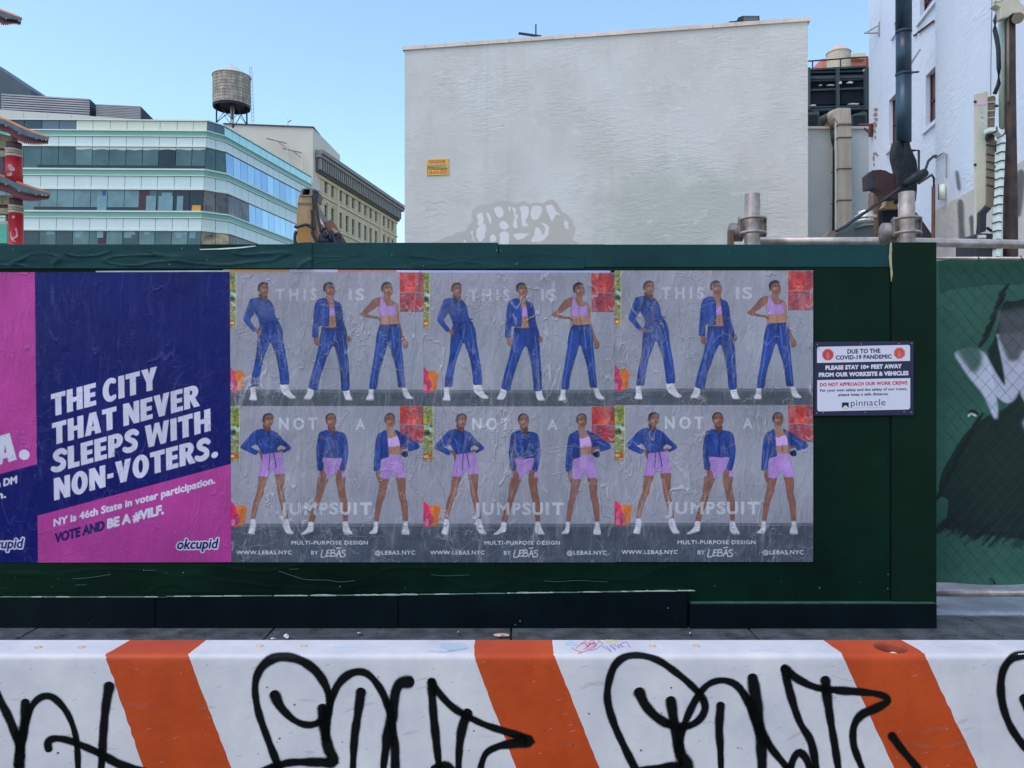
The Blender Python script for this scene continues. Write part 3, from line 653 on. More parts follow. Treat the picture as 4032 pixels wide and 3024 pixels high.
# wall built around the window holes
wx = [1257, 1284, 1310, 1341.5, 1367, 1391, 1416, 1439, 1460, 1481, 1512, 1530, 1545.5]
wy_ = [(24.75, 26.75), (21.1, 23.3), (17.4, 19.6), (13.7, 15.9)]
sw_ = [ft.s(x) for x in wx]; hw = 0.46
wall = MB(); prev = 0.0
for s_ in sw_ + [None]:
    a = prev; b = (s_ - hw) if s_ is not None else ft.len
    ft.box(wall, a, b, -0.4, zw, -0.35, 0)
    if s_ is not None:
        zz = -0.4
        for (z0, z1) in sorted(wy_):
            ft.box(wall, s_ - hw, s_ + hw, zz, z0, -0.35, -0.001); zz = z1
        ft.box(wall, s_ - hw, s_ + hw, zz, zw, -0.35, -0.001); prev = s_ + hw
ft.box(wall, 12.5, ft.len, -0.4, ztc - 0.5, -14, -0.36)
wall.build('wall', m_tan, tan)
for j, (z0, z1) in enumerate(wy_[:3]):
    for i, s_ in enumerate(sw_):
        w = MB(); ft.box(w, s_ - hw + 0.01, s_ + hw - 0.01, z0 + 0.02, z1 - 0.02, -0.3, -0.2); wo_ = w.build('window', m_win, tan)
        c = MB(); ft.box(c, s_ - hw, s_ + hw, (z0 + z1) / 2 - 0.05, (z0 + z1) / 2 + 0.05, -0.2, -0.14); c.build('sash_bar', m_corn, wo_)
        l = MB(); ft.box(l, s_ - hw - 0.12, s_ + hw + 0.12, z0 - 0.16, z0 - 0.01, -0.05, 0.1); l.build('sill', m_tanl, tan)
        if j == 1 and (i < 3 or i > 9):
            arc = MB(); n = 8
            for k in range(n):
                t0, t1 = math.pi * k / n, math.pi * (k + 1) / n
                q = [ft.pt(s_ - math.cos(t) * rad, z1 + math.sin(t) * rad * 0.7, o) for o in (-0.02, 0.12) for (t, rad) in ((t0, hw), (t1, hw), (t1, hw + 0.2), (t0, hw + 0.2))]
                arc.box8(q)
            arc.build('arched_hood', m_tanl, tan)
        else:
            l = MB(); ft.box(l, s_ - hw - 0.1, s_ + hw + 0.1, z1 + 0.01, z1 + 0.2, -0.05, 0.07); l.build('lintel', m_tanl, tan)
for z in (24.1, 20.5): fbx('string_course', m_tanl, 0, ft.len + 0.1, z, z + 0.22, -0.05, 0.16)
for px in (1328, 1498): s_ = ft.s(px); fbx('pilaster', m_tanl, s_ - 0.3, s_ + 0.3, 0, zw - 0.4, -0.05, 0.2)
fbx('frieze', m_tanl, 0, ft.len + 0.1, zw - 0.35, zw + 0.1, -0.3, 0.15)
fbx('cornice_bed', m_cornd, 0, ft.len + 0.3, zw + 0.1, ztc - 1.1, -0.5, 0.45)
fbx('cornice', m_corn, -0.1, ft.len + 0.9, ztc - 1.1, ztc - 0.7, -0.5, 1.0)
fbx('cornice', m_corn, -0.1, ft.len + 1.1, ztc - 0.68, ztc - 0.2, -0.5, 1.25)
fbx('parapet', m_corn, 0, ft.len, ztc - 0.2, ztc, -0.5, 0.2)
nb = 46
for i in range(nb):
    s_ = ft.len * (i + 0.5) / nb; b = MB(); ft.box(b, s_ - 0.14, s_ + 0.14, zw + 0.35, ztc - 1.102, 0.45, 0.88); b.build('bracket', m_corn, tan)
for px in (1318, 1468, 1540):
    s_ = ft.s(px); fbx('parapet_block', m_corn, s_ - 0.9, s_ + 0.9, ztc, ztc + 0.45, -0.5, 0.1)

# ------------------------------------------------------------------ blank white wall building
def wall_mat(name, colA, colB, stain, cx, cz, rx, rz, bd=0.02, bsx=1.0):
    m = bpy.data.materials.new(name); m.use_nodes = True; nt = m.node_tree; N = nt.nodes; L = nt.links; b = N['Principled BSDF']; b.inputs['Roughness'].default_value = 0.85
    g = N.new('ShaderNodeNewGeometry'); sx = N.new('ShaderNodeSeparateXYZ'); L.new(g.outputs['Position'], sx.inputs[0])
    def noise(scale, det, st=(1, 1, 1), dist=0.0):
        mp = N.new('ShaderNodeMapping'); mp.inputs['Scale'].default_value = st; L.new(g.outputs['Position'], mp.inputs['Vector'])
        n = N.new('ShaderNodeTexNoise'); n.inputs['Scale'].default_value = scale; n.inputs['Detail'].default_value = det; n.inputs['Distortion'].default_value = dist; n.inputs['Roughness'].default_value = 0.6
        L.new(mp.outputs[0], n.inputs['Vector']); return n.outputs['Fac']
    def mr(v, a, b_, c, d):
        n = N.new('ShaderNodeMapRange'); n.interpolation_type = 'SMOOTHSTEP'
        for k, x in zip(('From Min', 'From Max', 'To Min', 'To Max'), (a, b_, c, d)): n.inputs[k].default_value = x
        L.new(v, n.inputs['Value']); return n.outputs[0]
    def mix(f, a, b_):
        n = N.new('ShaderNodeMix'); n.data_type = 'RGBA'; L.new(f, n.inputs['Factor'])
        for s_, x in (('A', a), ('B', b_)):
            if isinstance(x, tuple): n.inputs[s_].default_value = (*x, 1)
            else: L.new(x, n.inputs[s_])
        return n.outputs['Result']
    def math_(op, a, b_):
        n = N.new('ShaderNodeMath'); n.operation = op
        for i, x in enumerate((a, b_)):
            if isinstance(x, float): n.inputs[i].default_value = x
            else: L.new(x, n.inputs[i])
        return n.outputs[0]
    base = mix(mr(noise(0.35, 9, (1, 1, 0.7)), 0.35, 0.65, 0, 1), colA, colB)
    # a stain with its own soft shape
    dx = math_('DIVIDE', math_('SUBTRACT', sx.outputs['X'], float(cx)), float(rx)); dz = math_('DIVIDE', math_('SUBTRACT', sx.outputs['Z'], float(cz)), float(rz))
    d = math_('SQRT', math_('ADD', math_('MULTIPLY', dx, dx), math_('MULTIPLY', dz, dz)), 0.0)
    d = math_('ADD', d, math_('MULTIPLY', math_('SUBTRACT', noise(0.9, 8, (1, 1, 0.8)), 0.5), 1.6))
    sm = mr(d, 0.5, 1.15, 0.75, 0.0)
    base = mix(sm, base, stain)
    # vertical drips and courses
    dr = mr(noise(2.5, 6, (1, 1, 0.07)), 0.52, 0.75, 0, 0.28); base = mix(dr, base, tuple(x * 0.82 for x in colA))
    pat = mr(noise(1.3, 3, (1, 1, 1.4)), 0.6, 0.66, 0, 0.35); base = mix(pat, base, tuple(min(0.86, x * 1.06) for x in colB))
    L.new(base, b.inputs['Base Color'])
    # relief: rough brick courses showing under paint, patchy
    br = noise(2.2, 8, (1.3 * bsx, 1.3 * bsx, 5.0), 0.6); mk_ = mr(noise(0.45, 4), 0.4, 0.62, 0.15, 1.0)
    h = math_('ADD', math_('MULTIPLY', br, mk_), math_('MULTIPLY', noise(9, 5), 0.25))
    bp = N.new('ShaderNodeBump'); bp.inputs['Distance'].default_value = bd; L.new(h, bp.inputs['Height']); L.new(bp.outputs[0], b.inputs['Normal'])
    return m
st = P(2680, 850, 28.4)
m_blank = wall_mat('painted_blank_wall', D(170, 171, 175), D(178, 183, 189), D(150, 160, 160), st.x, st.z, 3.4, 1.9, 0.034)
bw = empty('blank_wall_building', (P(2400, 1475, 31).x, 33, 0), 'large building with a blank off white painted wall facing the lot', 'building')
fw = Fr(XY(1593, 30.0), XY(3181, 27.54))
zw1 = ZP(185, 30.0) - 0.14
w = MB(); fw.box(w, 0, fw.len, -0.4, zw1, -12, 0); w.build('wall', m_blank, bw)
m_cope = mk('coping_stone', D(196, 188, 186), 0.8, 0.15, 1.5)
nC = 18
for i in range(nC):
    c = MB(); fw.box(c, fw.len * i / nC + 0.01 - (0.08 if i == 0 else 0), fw.len * (i + 1) / nC - 0.005 + (0.08 if i == nC - 1 else 0), zw1 + 0.001, zw1 + 0.14, -0.4, 0.07); c.build('coping_block', m_cope, bw)
# kingdom sign
def fwp(px, py, o=0.0):
    s_ = fw.s(px); return fw.pt(s_, fw.z(px, py), o)
m_ysign = mk('yellow_sign', D(240, 208, 90), 0.5, 0.06, 2); m_rlet = mk('red_letters', D(224, 92, 62), 0.5, 0.05, 2); m_gbar = mk('grey_bar', D(120, 110, 120), 0.6, 0.1, 3); m_obar = mk('olive_bar', D(92, 88, 58), 0.6, 0.1, 3)
ks = empty('contractor_sign', tuple(fwp(1723, 660, 0.02)), 'small yellow KINGDOM contractor sign with red lettering on the blank wall', 'sign')
KS = lambda x, y: (1640 + x / 3.16, 600 + y / 3.16)
MB().prism([fwp(*KS(*q), 0.005) for q in ((125, 93), (402, 80), (402, 280), (130, 290))], fw.n * 0.03).build('panel', m_ysign, ks)
sm_ = lambda o: (lambda x, y: fwp(*KS(x, y), o))
flat_mesh([text_fit('KINGDOM', 158, 142, 358, 134, 40, 0.035), text_fit('718-434-0020', 130, 275, 388, 266, 42, 0.03, spacing=1.0)], sm_(0.04), 'lettering', m_rlet, ks)
flat_mesh([poly_item([(136, 160), (378, 150), (378, 178), (136, 188)])], sm_(0.038), 'text_band', m_gbar, ks)
flat_mesh([poly_item(rrect(133, 188, 390, 218, 13))], sm_(0.038), 'text_band', m_obar, ks)
flat_mesh([text_fit('WATERPROOFING BRICK', 142, 184, 372, 174, 17, 0.02)], sm_(0.041), 'lettering', m_ysign, ks)
flat_mesh([text_fit('GENERAL CEMENT & BRICK WORK', 142, 211, 380, 203, 13, 0.02)], sm_(0.041), 'lettering', m_ysign, ks)
# buffed-out graffiti: patches of grey-beige paint with pale holes
m_buff = mk('buff_paint', D(160, 161, 163), 0.85, 0.05, 1.0); m_ghost = mk('ghost_letter_paint', D(188, 192, 202), 0.8, 0.06, 1.2)
outer = [(285, 1150), (290, 1090), (400, 1040), (450, 1030), (500, 990), (560, 990), (605, 980), (640, 920), (700, 850), (685, 770), (720, 700), (800, 655), (880, 650), (960, 620), (1060, 605), (1160, 615), (1250, 640), (1330, 612), (1400, 640), (1480, 620), (1580, 632), (1640, 595), (1700, 595), (1750, 630), (1800, 720), (1900, 800), (1960, 900), (1965, 1000), (1940, 1080), (1880, 1150)]
_ro = random.Random(3)
ob = tag(flat_mesh([poly_item([(p[0] + _ro.uniform(-7, 7), p[1] + _ro.uniform(-6, 6)) for p in smoothp(outer, 6)])], sm_(0.006), 'painted_over_graffiti', m_buff, None), 'grey beige painted over graffiti with pale letter shapes low on the blank wall', 'graffiti')
holes = [[(755, 790), (790, 750), (825, 770), (835, 830), (820, 900), (760, 900), (770, 840)], [(780, 920), (855, 900), (862, 1000), (830, 1090), (770, 1110), (745, 1000)], [(870, 755), (910, 770), (930, 830), (925, 890), (895, 840)],
         [(960, 695), (1050, 680), (1085, 740), (1060, 800), (1010, 800)], [(1140, 690), (1170, 680), (1165, 740)], [(1190, 690), (1240, 710), (1225, 760), (1265, 790), (1240, 850), (1260, 930), (1205, 935), (1215, 800)],
         [(1285, 690), (1340, 665), (1392, 690), (1385, 790), (1360, 850), (1385, 915), (1320, 915), (1310, 800)], [(1040, 870), (1090, 855), (1140, 900), (1135, 945), (1080, 960), (1035, 930)], [(1430, 690), (1500, 660), (1560, 690), (1540, 790), (1490, 835), (1430, 820)],
         [(1605, 680), (1690, 655), (1740, 740), (1810, 790), (1740, 780), (1690, 860), (1650, 780)], [(1540, 870), (1600, 890), (1650, 950), (1620, 1050), (1540, 1110), (1430, 1105), (1470, 1010), (1490, 930), (1540, 960), (1570, 1030), (1600, 980), (1590, 920)],
         [(1215, 1010), (1400, 1015), (1340, 1060), (1270, 1090), (1220, 1060)], [(1040, 1000), (1145, 1000), (1150, 1130), (1050, 1135)], [(920, 1040), (960, 1020), (995, 1080), (960, 1120), (920, 1110)], [(680, 990), (705, 985), (700, 1030), (730, 1110), (700, 1080)], [(590, 1090), (620, 1110), (620, 1135), (590, 1130)], [(1840, 850), (1880, 870), (1890, 950), (1850, 940)]]
_rg = random.Random(8)
flat_mesh([poly_item([(p[0] + _rg.uniform(-7, 7), p[1] + _rg.uniform(-6, 6)) for p in smoothp(h, 5)]) for h in holes], sm_(0.009), 'letter_patch', m_ghost, ob)
m_scar = mk('wall_scar', D(158, 164, 166), 0.9, 0.2, 3)
for pts, hw_ in (([(105, 640), (130, 615), (180, 612), (235, 640), (290, 615), (345, 615), (375, 640)], 6), ([(100, 712), (150, 718), (190, 705), (250, 712)], 5), ([(110, 795), (200, 798), (290, 760), (370, 780)], 3)):
    q = smoothp(pts, 4, False); up = q - (0, hw_); dn = q[::-1] + (0, hw_ * 0.7)
    flat_mesh([poly_item([tuple(x) for x in np.vstack([up, dn])])], sm_(0.007), 'wall_scar', m_scar, bw)
# roof things
m_bk = mk('black_metal', D(38, 42, 54), 0.6, 0.2, 3)
an = empty('rooftop_aerial', tuple(P(2105, 150, 32)), 'thin black aerial mast standing on the blank wall roof', 'aerial')
MB().tube([P(2110, 165, 33), P(2110, 96, 33)], 0.03, 6).build('mast', m_bk, an)
MB().tube([P(2042, 131, 33), P(2132, 144, 33)], 0.055, 6).build('boom', m_bk, an)
ru = empty('rooftop_vent', tuple(P(2940, 90, 31)), 'dark rooftop air unit near the right corner of the blank wall', 'vent')
MB().prism([P(2900, 82, 31), P(2908, 68, 31), P(2925, 62, 31), P(2990, 62, 31), P(2992, 90, 31), P(2900, 90, 31)], (0, 1.2, 0)).build('housing', m_bk, ru)
MB().prism([P(2872, 84, 31), P(2900, 82, 31), P(2900, 90, 31), P(2872, 90, 31)], (0, 0.5, 0)).build('outlet', m_bk, ru)
for i in range(4): MB().prism([P(2928, 66 + i * 5, 30.98), P(2986, 66 + i * 5, 30.98), P(2986, 68 + i * 5, 30.98), P(2928, 68 + i * 5, 30.98)], (0, 0.03, 0)).build('louvre', m_steel, ru)

# ------------------------------------------------------------------ alley: low wall, cooling plant, duct
m_low = wall_mat('alley_wall_paint', D(158, 168, 176), D(176, 184, 192), D(140, 146, 150), 12.5, 4.0, 2.0, 3.0, 0.03)
al = empty('alley_wall', (P(3300, 1475, 31).x, 31, 0), 'low pale wall closing the gap between the two white buildings', 'wall')
MB().prism([P(3120, 505, 31), P(3470, 505, 31), P(3470, 1700, 31), P(3120, 1700, 31)], (0, 0.6, 0)).build('wall_face', m_low, al)
MB().prism([P(3120, 497, 30.9), P(3470, 497, 30.9), P(3470, 506, 30.9), P(3120, 506, 30.9)], (0, 0.8, 0)).build('coping', m_cope, al)
cpn = empty('cooling_plant', tuple(P(3300, 505, 35)), 'dark steel framed cooling plant with rail behind the low wall', 'cooling plant')
m_cp = mk('dark_teal_steel', D(36, 48, 58), 0.6, 0.25, 2); m_cpl = mk('cooling_frame', D(58, 72, 80), 0.6, 0.15, 2); m_cpd = mk('cooling_void', D(20, 26, 38), 0.8, 0.2, 1)
MB().prism([P(3150, 272, 36), P(3450, 262, 36), P(3450, 520, 36), P(3150, 520, 36)], (0, 3, 0)).build('casing', m_cpd, cpn)
CP = lambda x, y, Y=35.5: P(3150 + x / 4.609, 200 + y / 4.609, Y)
for (x0, y0, x1, y1, h, mt) in ((0, 330, 1230, 262, 34, m_cpl), (0, 380, 1230, 350, 30, m_cp), (0, 462, 1230, 440, 50, m_cpl), (0, 530, 1230, 500, 30, m_cp), (0, 700, 1230, 655, 34, m_cpl), (0, 1010, 1230, 985, 26, m_cpl), (0, 1058, 1230, 1020, 38, m_cpl)):
    MB().prism([CP(x0, y0), CP(x1, y1), CP(x1, y1 + h), CP(x0, y0 + h)], (0, 0.25, 0)).build('beam', mt, cpn)
for x in (150, 680, 1190):
    MB().prism([CP(x, 300, 35.3), CP(x + 40, 298, 35.3), CP(x + 40, 1060, 35.3), CP(x, 1062, 35.3)], (0, 0.2, 0)).build('upright', m_cpl, cpn)
for (x0, x1, y0, y1) in ((200, 640, 745, 975), (735, 1180, 705, 960)):
    MB().prism([CP(x0, y0 + 8, 35.6), CP(x1, y0 - 12, 35.6), CP(x1, y1 - 8, 35.6), CP(x0, y1 + 8, 35.6)], (0, 0.2, 0)).build('infill_panel', m_cpd, cpn)
m_wht = mk('white_scrap', D(225, 228, 220), 0.6, 0.05, 2)
for (x, y, w_, h_) in ((880, 960, 190, 20), (190, 985, 100, 20), (860, 570, 100, 30), (720, 575, 40, 40), (500, 618, 120, 14), (350, 620, 50, 12), (1150, 350, 25, 22)):
    MB().prism([CP(x, y, 35.2), CP(x + w_ * 0.4, y - h_ * 0.7, 35.2), CP(x + w_, y - h_ * 0.3, 35.2), CP(x + w_, y + h_ * 0.5, 35.2), CP(x, y + h_ * 0.5, 35.2)], (0, 0.1, 0)).build('snow_patch' if False else 'reflective_plate', m_wht, cpn)
m_rail = mk('rusty_rail', D(84, 48, 52), 0.6, 0.2, 2)
rl = MB().tube([CP(150, 187, 35), CP(500, 165, 35), CP(880, 130, 35), CP(1230, 112, 35)], 0.035, 6); rl.build('rail', m_rail, cpn)
for x, y0 in ((228, 182), (735, 145), (1215, 112)): MB().tube([CP(x, y0, 35), CP(x, 320, 35)], 0.035, 6).build('rail_post', m_rail, cpn)
m_acu = mk('louvred_unit_grey', D(70, 80, 86), 0.6, 0.12, 2)
for k_, (x0, x1, y0, y1, sl) in enumerate(((130, 350, 1090, 1400, 1), (945, 1215, 1100, 1400, -1))):
    ac = empty('condenser_unit', tuple(CP((x0 + x1) / 2, y1, 32)), 'grey louvred condenser box %s the beige duct elbow' % ('left of' if k_ == 0 else 'right of'), 'condenser', 'condenser boxes on the low wall')
    ya, yb = (y0 + 30, y0) if sl > 0 else (y0 + 60, y0)
    MB().prism([CP(x0, ya, 31.9), CP(x0 + (x1 - x0) * 0.75, yb, 31.9), CP(x1, yb + 10, 31.9), CP(x1, y1, 31.9), CP(x0, y1, 31.9)], (0, 1.5, 0)).build('case', m_acu, ac)
    for i in range(9):
        y = y0 + 75 + i * (y1 - y0 - 90) / 9
        MB().prism([CP(x0 + 15, y, 31.86), CP(x1 - 20, y - 8, 31.86), CP(x1 - 20, y + 4, 31.86), CP(x0 + 15, y + 12, 31.86)], (0, 0.04, 0)).build('slat', m_cp, ac)
# beige duct with elbow
m_beige = mk('beige_duct_paint', D(182, 172, 162), 0.7, 0.14, 1.5, streak=0.25, col2=D(202, 196, 188)); m_rustb = mk('rust_strap', D(92, 68, 60), 0.8, 0.25, 4)
du = empty('vertical_duct', tuple(P(3325, 950, 30)), 'square beige duct with rusty straps rising up the low wall', 'duct')
Yd = 30.2
MB().prism([P(3299, 480, Yd), P(3352, 480, Yd), P(3354, 1300, Yd), P(3297, 1300, Yd)], (0, 0.5, 0)).build('riser', m_beige, du, bevel=0.01)
MB().prism([P(3290, 432, Yd - .02), P(3303, 424, Yd - .02), P(3350, 424, Yd - .02), P(3353, 486, Yd - .02), P(3301, 486, Yd - .02), P(3285, 462, Yd - .02)], (0, 0.56, 0)).build('elbow', m_beige, du, bevel=0.02)
MB().tube([P(3300, 452, Yd + .2), P(3280, 458, Yd + .5), P(3262, 472, Yd + 1.0), P(3258, 490, Yd + 1.3)], [0.25, 0.24, 0.22, 0.2], 14).build('flexible_bend', m_beige, du, smooth=True)
MB().tube([P(3262, 460, Yd + .6), P(3240, 470, Yd + .8), P(3230, 500, Yd + .9)], [0.16, 0.16, 0.15], 12).build('grey_bend', m_acu, du, smooth=True)
for y in (489, 539, 662, 786):
    MB().prism([P(3296, y + 3, Yd - .03), P(3303, y, Yd - .03), P(3355, y - 1, Yd - .03), P(3355, y + 3, Yd - .03), P(3304, y + 4, Yd - .03), P(3296, y + 8, Yd - .03)], (0, 0.56, 0)).build('strap', m_rustb, du)
cd = empty('cable_run', tuple(P(3280, 900, 30.5)), 'black cables and a pale conduit beside the beige duct', 'cables')
MB().tube([P(3291, 475, 30.3), P(3292, 1300, 30.3)], 0.045, 8).build('conduit', m_ledge, cd)
for k_ in range(3):
    MB().tube([tuple(Vector(p)) for p in [P(3268 + 5 * k_, 492, 30.5), P(3272 + 5 * k_, 540, 30.5), P(3284 - 2 * k_, 600, 30.5), P(3286 - 3 * k_, 720, 30.5), P(3284 - 3 * k_, 940, 30.5), P(3284 - 3 * k_, 1200, 30.5)]], 0.018, 6).build('cable', m_bk, cd)

# ------------------------------------------------------------------ tall white painted building on the right
W1_ = (1.26, 1.10, 0.93)
m_tall = wall_mat('painted_brick_tall', D(172, 184, 204, w=W1_), D(186, 196, 214, w=W1_), D(170, 180, 196, w=W1_), 9.0, 9.0, 3.0, 6.0, 0.03, 1.0)
tb = empty('tall_white_building', (P(3800, 1475, 26).x + 2, 24, 0), 'tall white painted brick building with small brown windows', 'building')
O = XY(3421, 28.0); dirv = Vector((-math.sin(math.radians(10.0)), -math.cos(math.radians(10.0)), 0))
f1 = Fr(O, (O[0] + dirv.x, O[1] + dirv.y)); f1.n = Vector((dirv.y, -dirv.x, 0)).normalized()
if f1.n.dot(Vector((-1, 0, 0))) < 0: f1.n = -f1.n
ZTALL = 30.0
sB = f1.s(3690) ; 
# near part stands proud of the far part (towards the lot)
f2 = Fr(O, (O[0] + dirv.x, O[1] + dirv.y)); f2.n = f1.n.copy(); f2.O = f1.O + f1.n * 0.45
s2 = f2.s(3683)
wins = [(3500, 3560, 398, 590), (3645, 3700, 300, 510), (3622, 3700, -40, 82), (3520, 3550, 92, 138), (3668, 3700, 735, 960)]
W1 = []
for (x0, x1, y0, y1) in wins:
    a, b = f1.s(x0), f1.s(x1); W1.append((a, b, f1.z(x0, y1), f1.z(x0, y0)))
def wall_with_holes(mb, fr, s0, s1, z0, z1, holes, o0, o1):
    ss = sorted(set([s0, s1] + [h[0] for h in holes] + [h[1] for h in holes]))
    for a, b in zip(ss[:-1], ss[1:]):
        if b - a < 1e-4: continue
        mid = (a + b) / 2; hs = sorted([(h[2], h[3]) for h in holes if h[0] <= mid <= h[1]]); zz = z0
        for h0, h1 in hs:
            if h0 > zz: fr.box(mb, a, b, zz, h0, o0, o1)
            zz = max(zz, h1)
        if zz < z1: fr.box(mb, a, b, zz, z1, o0, o1)
w = MB(); wall_with_holes(w, f1, 0, s2 + 1.2, -0.4, ZTALL, W1, -0.3, 0)
f1.box(w, 0, s2 + 1.2, -0.4, ZTALL, -8, -0.31); f2.box(w, s2, s2 + 16, -0.4, ZTALL, -8.45, 0)
w.build('wall', m_tall, tb)
m_bwin = mk('brown_window', D(86, 62, 66), 0.35, 0.2, 2); m_bfr = mk('brown_frame', D(58, 44, 50), 0.6, 0.15, 3)
for (a, b, z0, z1), (x0, x1, y0, y1) in zip(W1, wins):
    g = MB(); f1.box(g, a, b, z0, z1, -0.2, -0.16); wi = g.build('window', m_bwin, tb)
    h = MB(); f1.box(h, a, b, (z0 + z1) / 2 - 0.03, (z0 + z1) / 2 + 0.03, -0.16, -0.12); f1.box(h, a, a + 0.05, z0, z1, -0.16, -0.12); f1.box(h, b - 0.05, b, z0, z1, -0.16, -0.12); h.build('frame', m_bfr, wi)
    l = MB(); f1.box(l, a - 0.15, b + 0.1, z0 - 0.12, z0 - 0.005, -0.1, 0.08); l.build('sill', m_tall, tb)
# grey paint band low down on the near face
m_gp = mk('grey_lower_paint', D(168, 168, 172), 0.85, 0.06, 0.8, bump=0.02, bs=6)
F2 = lambda px, py, o=0.0: f2.pt(f2.s(px), f2.z(px, py), o)
zg = f2.z(3690, 826)
g = MB(); f2.box(g, s2 + 0.01, s2 + 9, -0.3, zg, 0.0, 0.012); g.build('painted_dado', m_gp, tb)
# black spray fades
m_soot = mk('soot_mark', D(70, 72, 86), 0.9, 0.2, 2)
def soft_mat(name, col, rough=0.85, amax=1.0):
    m = bpy.data.materials.new(name); m.use_nodes = True; N = m.node_tree.nodes; L = m.node_tree.links
    b = N['Principled BSDF']; b.inputs['Base Color'].default_value = (*col, 1); b.inputs['Roughness'].default_value = rough
    t = N.new('ShaderNodeBsdfTransparent'); mx = N.new('ShaderNodeMixShader'); a = N.new('ShaderNodeAttribute'); a.attribute_name = 'dens'
    n = N.new('ShaderNodeTexNoise'); n.inputs['Scale'].default_value = 260; n.inputs['Detail'].default_value = 2; g = N.new('ShaderNodeNewGeometry'); L.new(g.outputs['Position'], n.inputs['Vector'])
    ad = N.new('ShaderNodeMath'); ad.operation = 'MULTIPLY_ADD'; ad.inputs[1].default_value = 0.35; ad.inputs[2].default_value = -0.175; L.new(n.outputs['Fac'], ad.inputs[0])
    # grain only matters where the paint thins
    m3 = N.new('ShaderNodeMath'); m3.operation = 'ADD'; L.new(a.outputs['Fac'], m3.inputs[0]); L.new(ad.outputs[0], m3.inputs[1])
    mr_ = N.new('ShaderNodeMapRange'); mr_.interpolation_type = 'SMOOTHSTEP'; mr_.inputs['From Min'].default_value = 0.12; mr_.inputs['From Max'].default_value = 0.85; mr_.inputs['To Max'].default_value = amax
    L.new(m3.outputs[0], mr_.inputs['Value']); L.new(mr_.outputs[0], mx.inputs[0]); L.new(t.outputs[0], mx.inputs[1]); L.new(b.outputs[0], mx.inputs[2])
    L.new(mx.outputs[0], N['Material Output'].inputs[0]); return m
def ribbon(name, strokes, mapf, mat, parent=None, prof=((-1, 0), (-0.62, 1), (0, 1), (0.62, 1), (1, 0)), step=7, **kw):
    """strokes: (pixel polyline, radius in px or list); soft-edged strip lying on the surface given by mapf(px,py)"""
    V, Fc, Dn = [], [], []
    for pts, rad in strokes:
        q = smoothp(pts, 10, False)
        seg = np.hypot(*np.diff(q, axis=0).T); L_ = np.concatenate([[0], np.cumsum(seg)]); n = max(3, int(L_[-1] / step))
        t = np.linspace(0, L_[-1], n); q = np.stack([np.interp(t, L_, q[:, 0]), np.interp(t, L_, q[:, 1])], 1)
        r = np.interp(np.linspace(0, 1, n), np.linspace(0, 1, len(rad)), rad) if isinstance(rad, (list, tuple)) else np.full(n, float(rad))
        ph = len(V) * 0.37; tt_ = np.arange(n) * step / 34.0; r = r * (1 + 0.07 * np.sin(tt_ + ph) + 0.05 * np.sin(tt_ * 2.7 + ph * 1.7))
        d = np.gradient(q, axis=0); d /= np.hypot(d[:, 0], d[:, 1])[:, None] + 1e-9
        # rounded ends
        ends = []
        for (c, dd, rr_, sgn) in ((q[0], d[0], r[0], -1), (q[-1], d[-1], r[-1], 1)):
            ends.append([(c + dd * sgn * rr_ * math.sin(a), rr_ * math.cos(a), math.cos(a)) for a in (0.5, 0.9, 1.25, 1.5)])
        rows = [(p, d[0], w_, 1 if k < 2 else 0.6 - 0.3 * (k - 2)) for k, (p, w_, _) in enumerate(ends[0])][::-1]
        rows += [(q[i], d[i], r[i], 1) for i in range(n)]
        rows += [(p, d[-1], w_, 1 if k < 2 else 0.6 - 0.3 * (k - 2)) for k, (p, w_, _) in enumerate(ends[1])]
        rows[0] = (*rows[0][:3], 0); rows[-1] = (*rows[-1][:3], 0)
        b0 = len(V); m = len(prof)
        for (p, dd, w_, a) in rows:
            nn = np.array((-dd[1], dd[0]))
            for (o_, al_) in prof:
                xy = p + nn * o_ * w_; V.append(mapf(xy[0], xy[1])); Dn.append(al_ * a)
        for i in range(len(rows) - 1):
            for k in range(m - 1): Fc.append((b0 + i * m + k, b0 + i * m + k + 1, b0 + (i + 1) * m + k + 1, b0 + (i + 1) * m + k))
    me = bpy.data.meshes.new(name); L0 = wloc(parent) if parent else Vector((0, 0, 0))
    me.from_pydata([tuple(Vector(v) - L0) for v in V], [], Fc); at = me.attributes.new('dens', 'FLOAT', 'POINT'); at.data.foreach_set('value', np.array(Dn, np.float32))
    me.materials.append(mat); o = bpy.data.objects.new(name, me); COL.objects.link(o)
    if parent: o.parent = parent
    return tag(o, **kw)
GAUSS = tuple((x / 8.0 * 1.6, math.exp(-(x / 8.0 * 2.0) ** 2) * (0 if abs(x) == 8 else 1)) for x in range(-8, 9, 2))
m_fade = soft_mat('black_spray_fade', D(48, 50, 62), amax=0.55)
tag(ribbon('sprayed_mark', [([(3772, 680), (3780, 740)], [10, 9]), ([(3786, 800), (3790, 900), (3797, 1010)], [16, 18, 16]), ([(3830, 860), (3834, 930)], [14, 10])], lambda x, y: F2(x, y, 0.03), m_fade, None, prof=GAUSS, step=15), 'blurred black spray streaks low on the tall white wall', 'graffiti')
tag(ribbon('sprayed_mark', [([(4025, 690), (4020, 760), (4016, 840)], [25, 22, 14])], lambda x, y: F2(x, y, 0.03), m_fade, None, prof=GAUSS, step=15), 'dark spray blotch on the white wall right of the rusty pipe', 'graffiti')
m_ptch = mk('peeled_brick', D(140, 118, 110), 0.9, 0.3, 8, bump=0.02, bs=12)
_rp = random.Random(6); _it = []
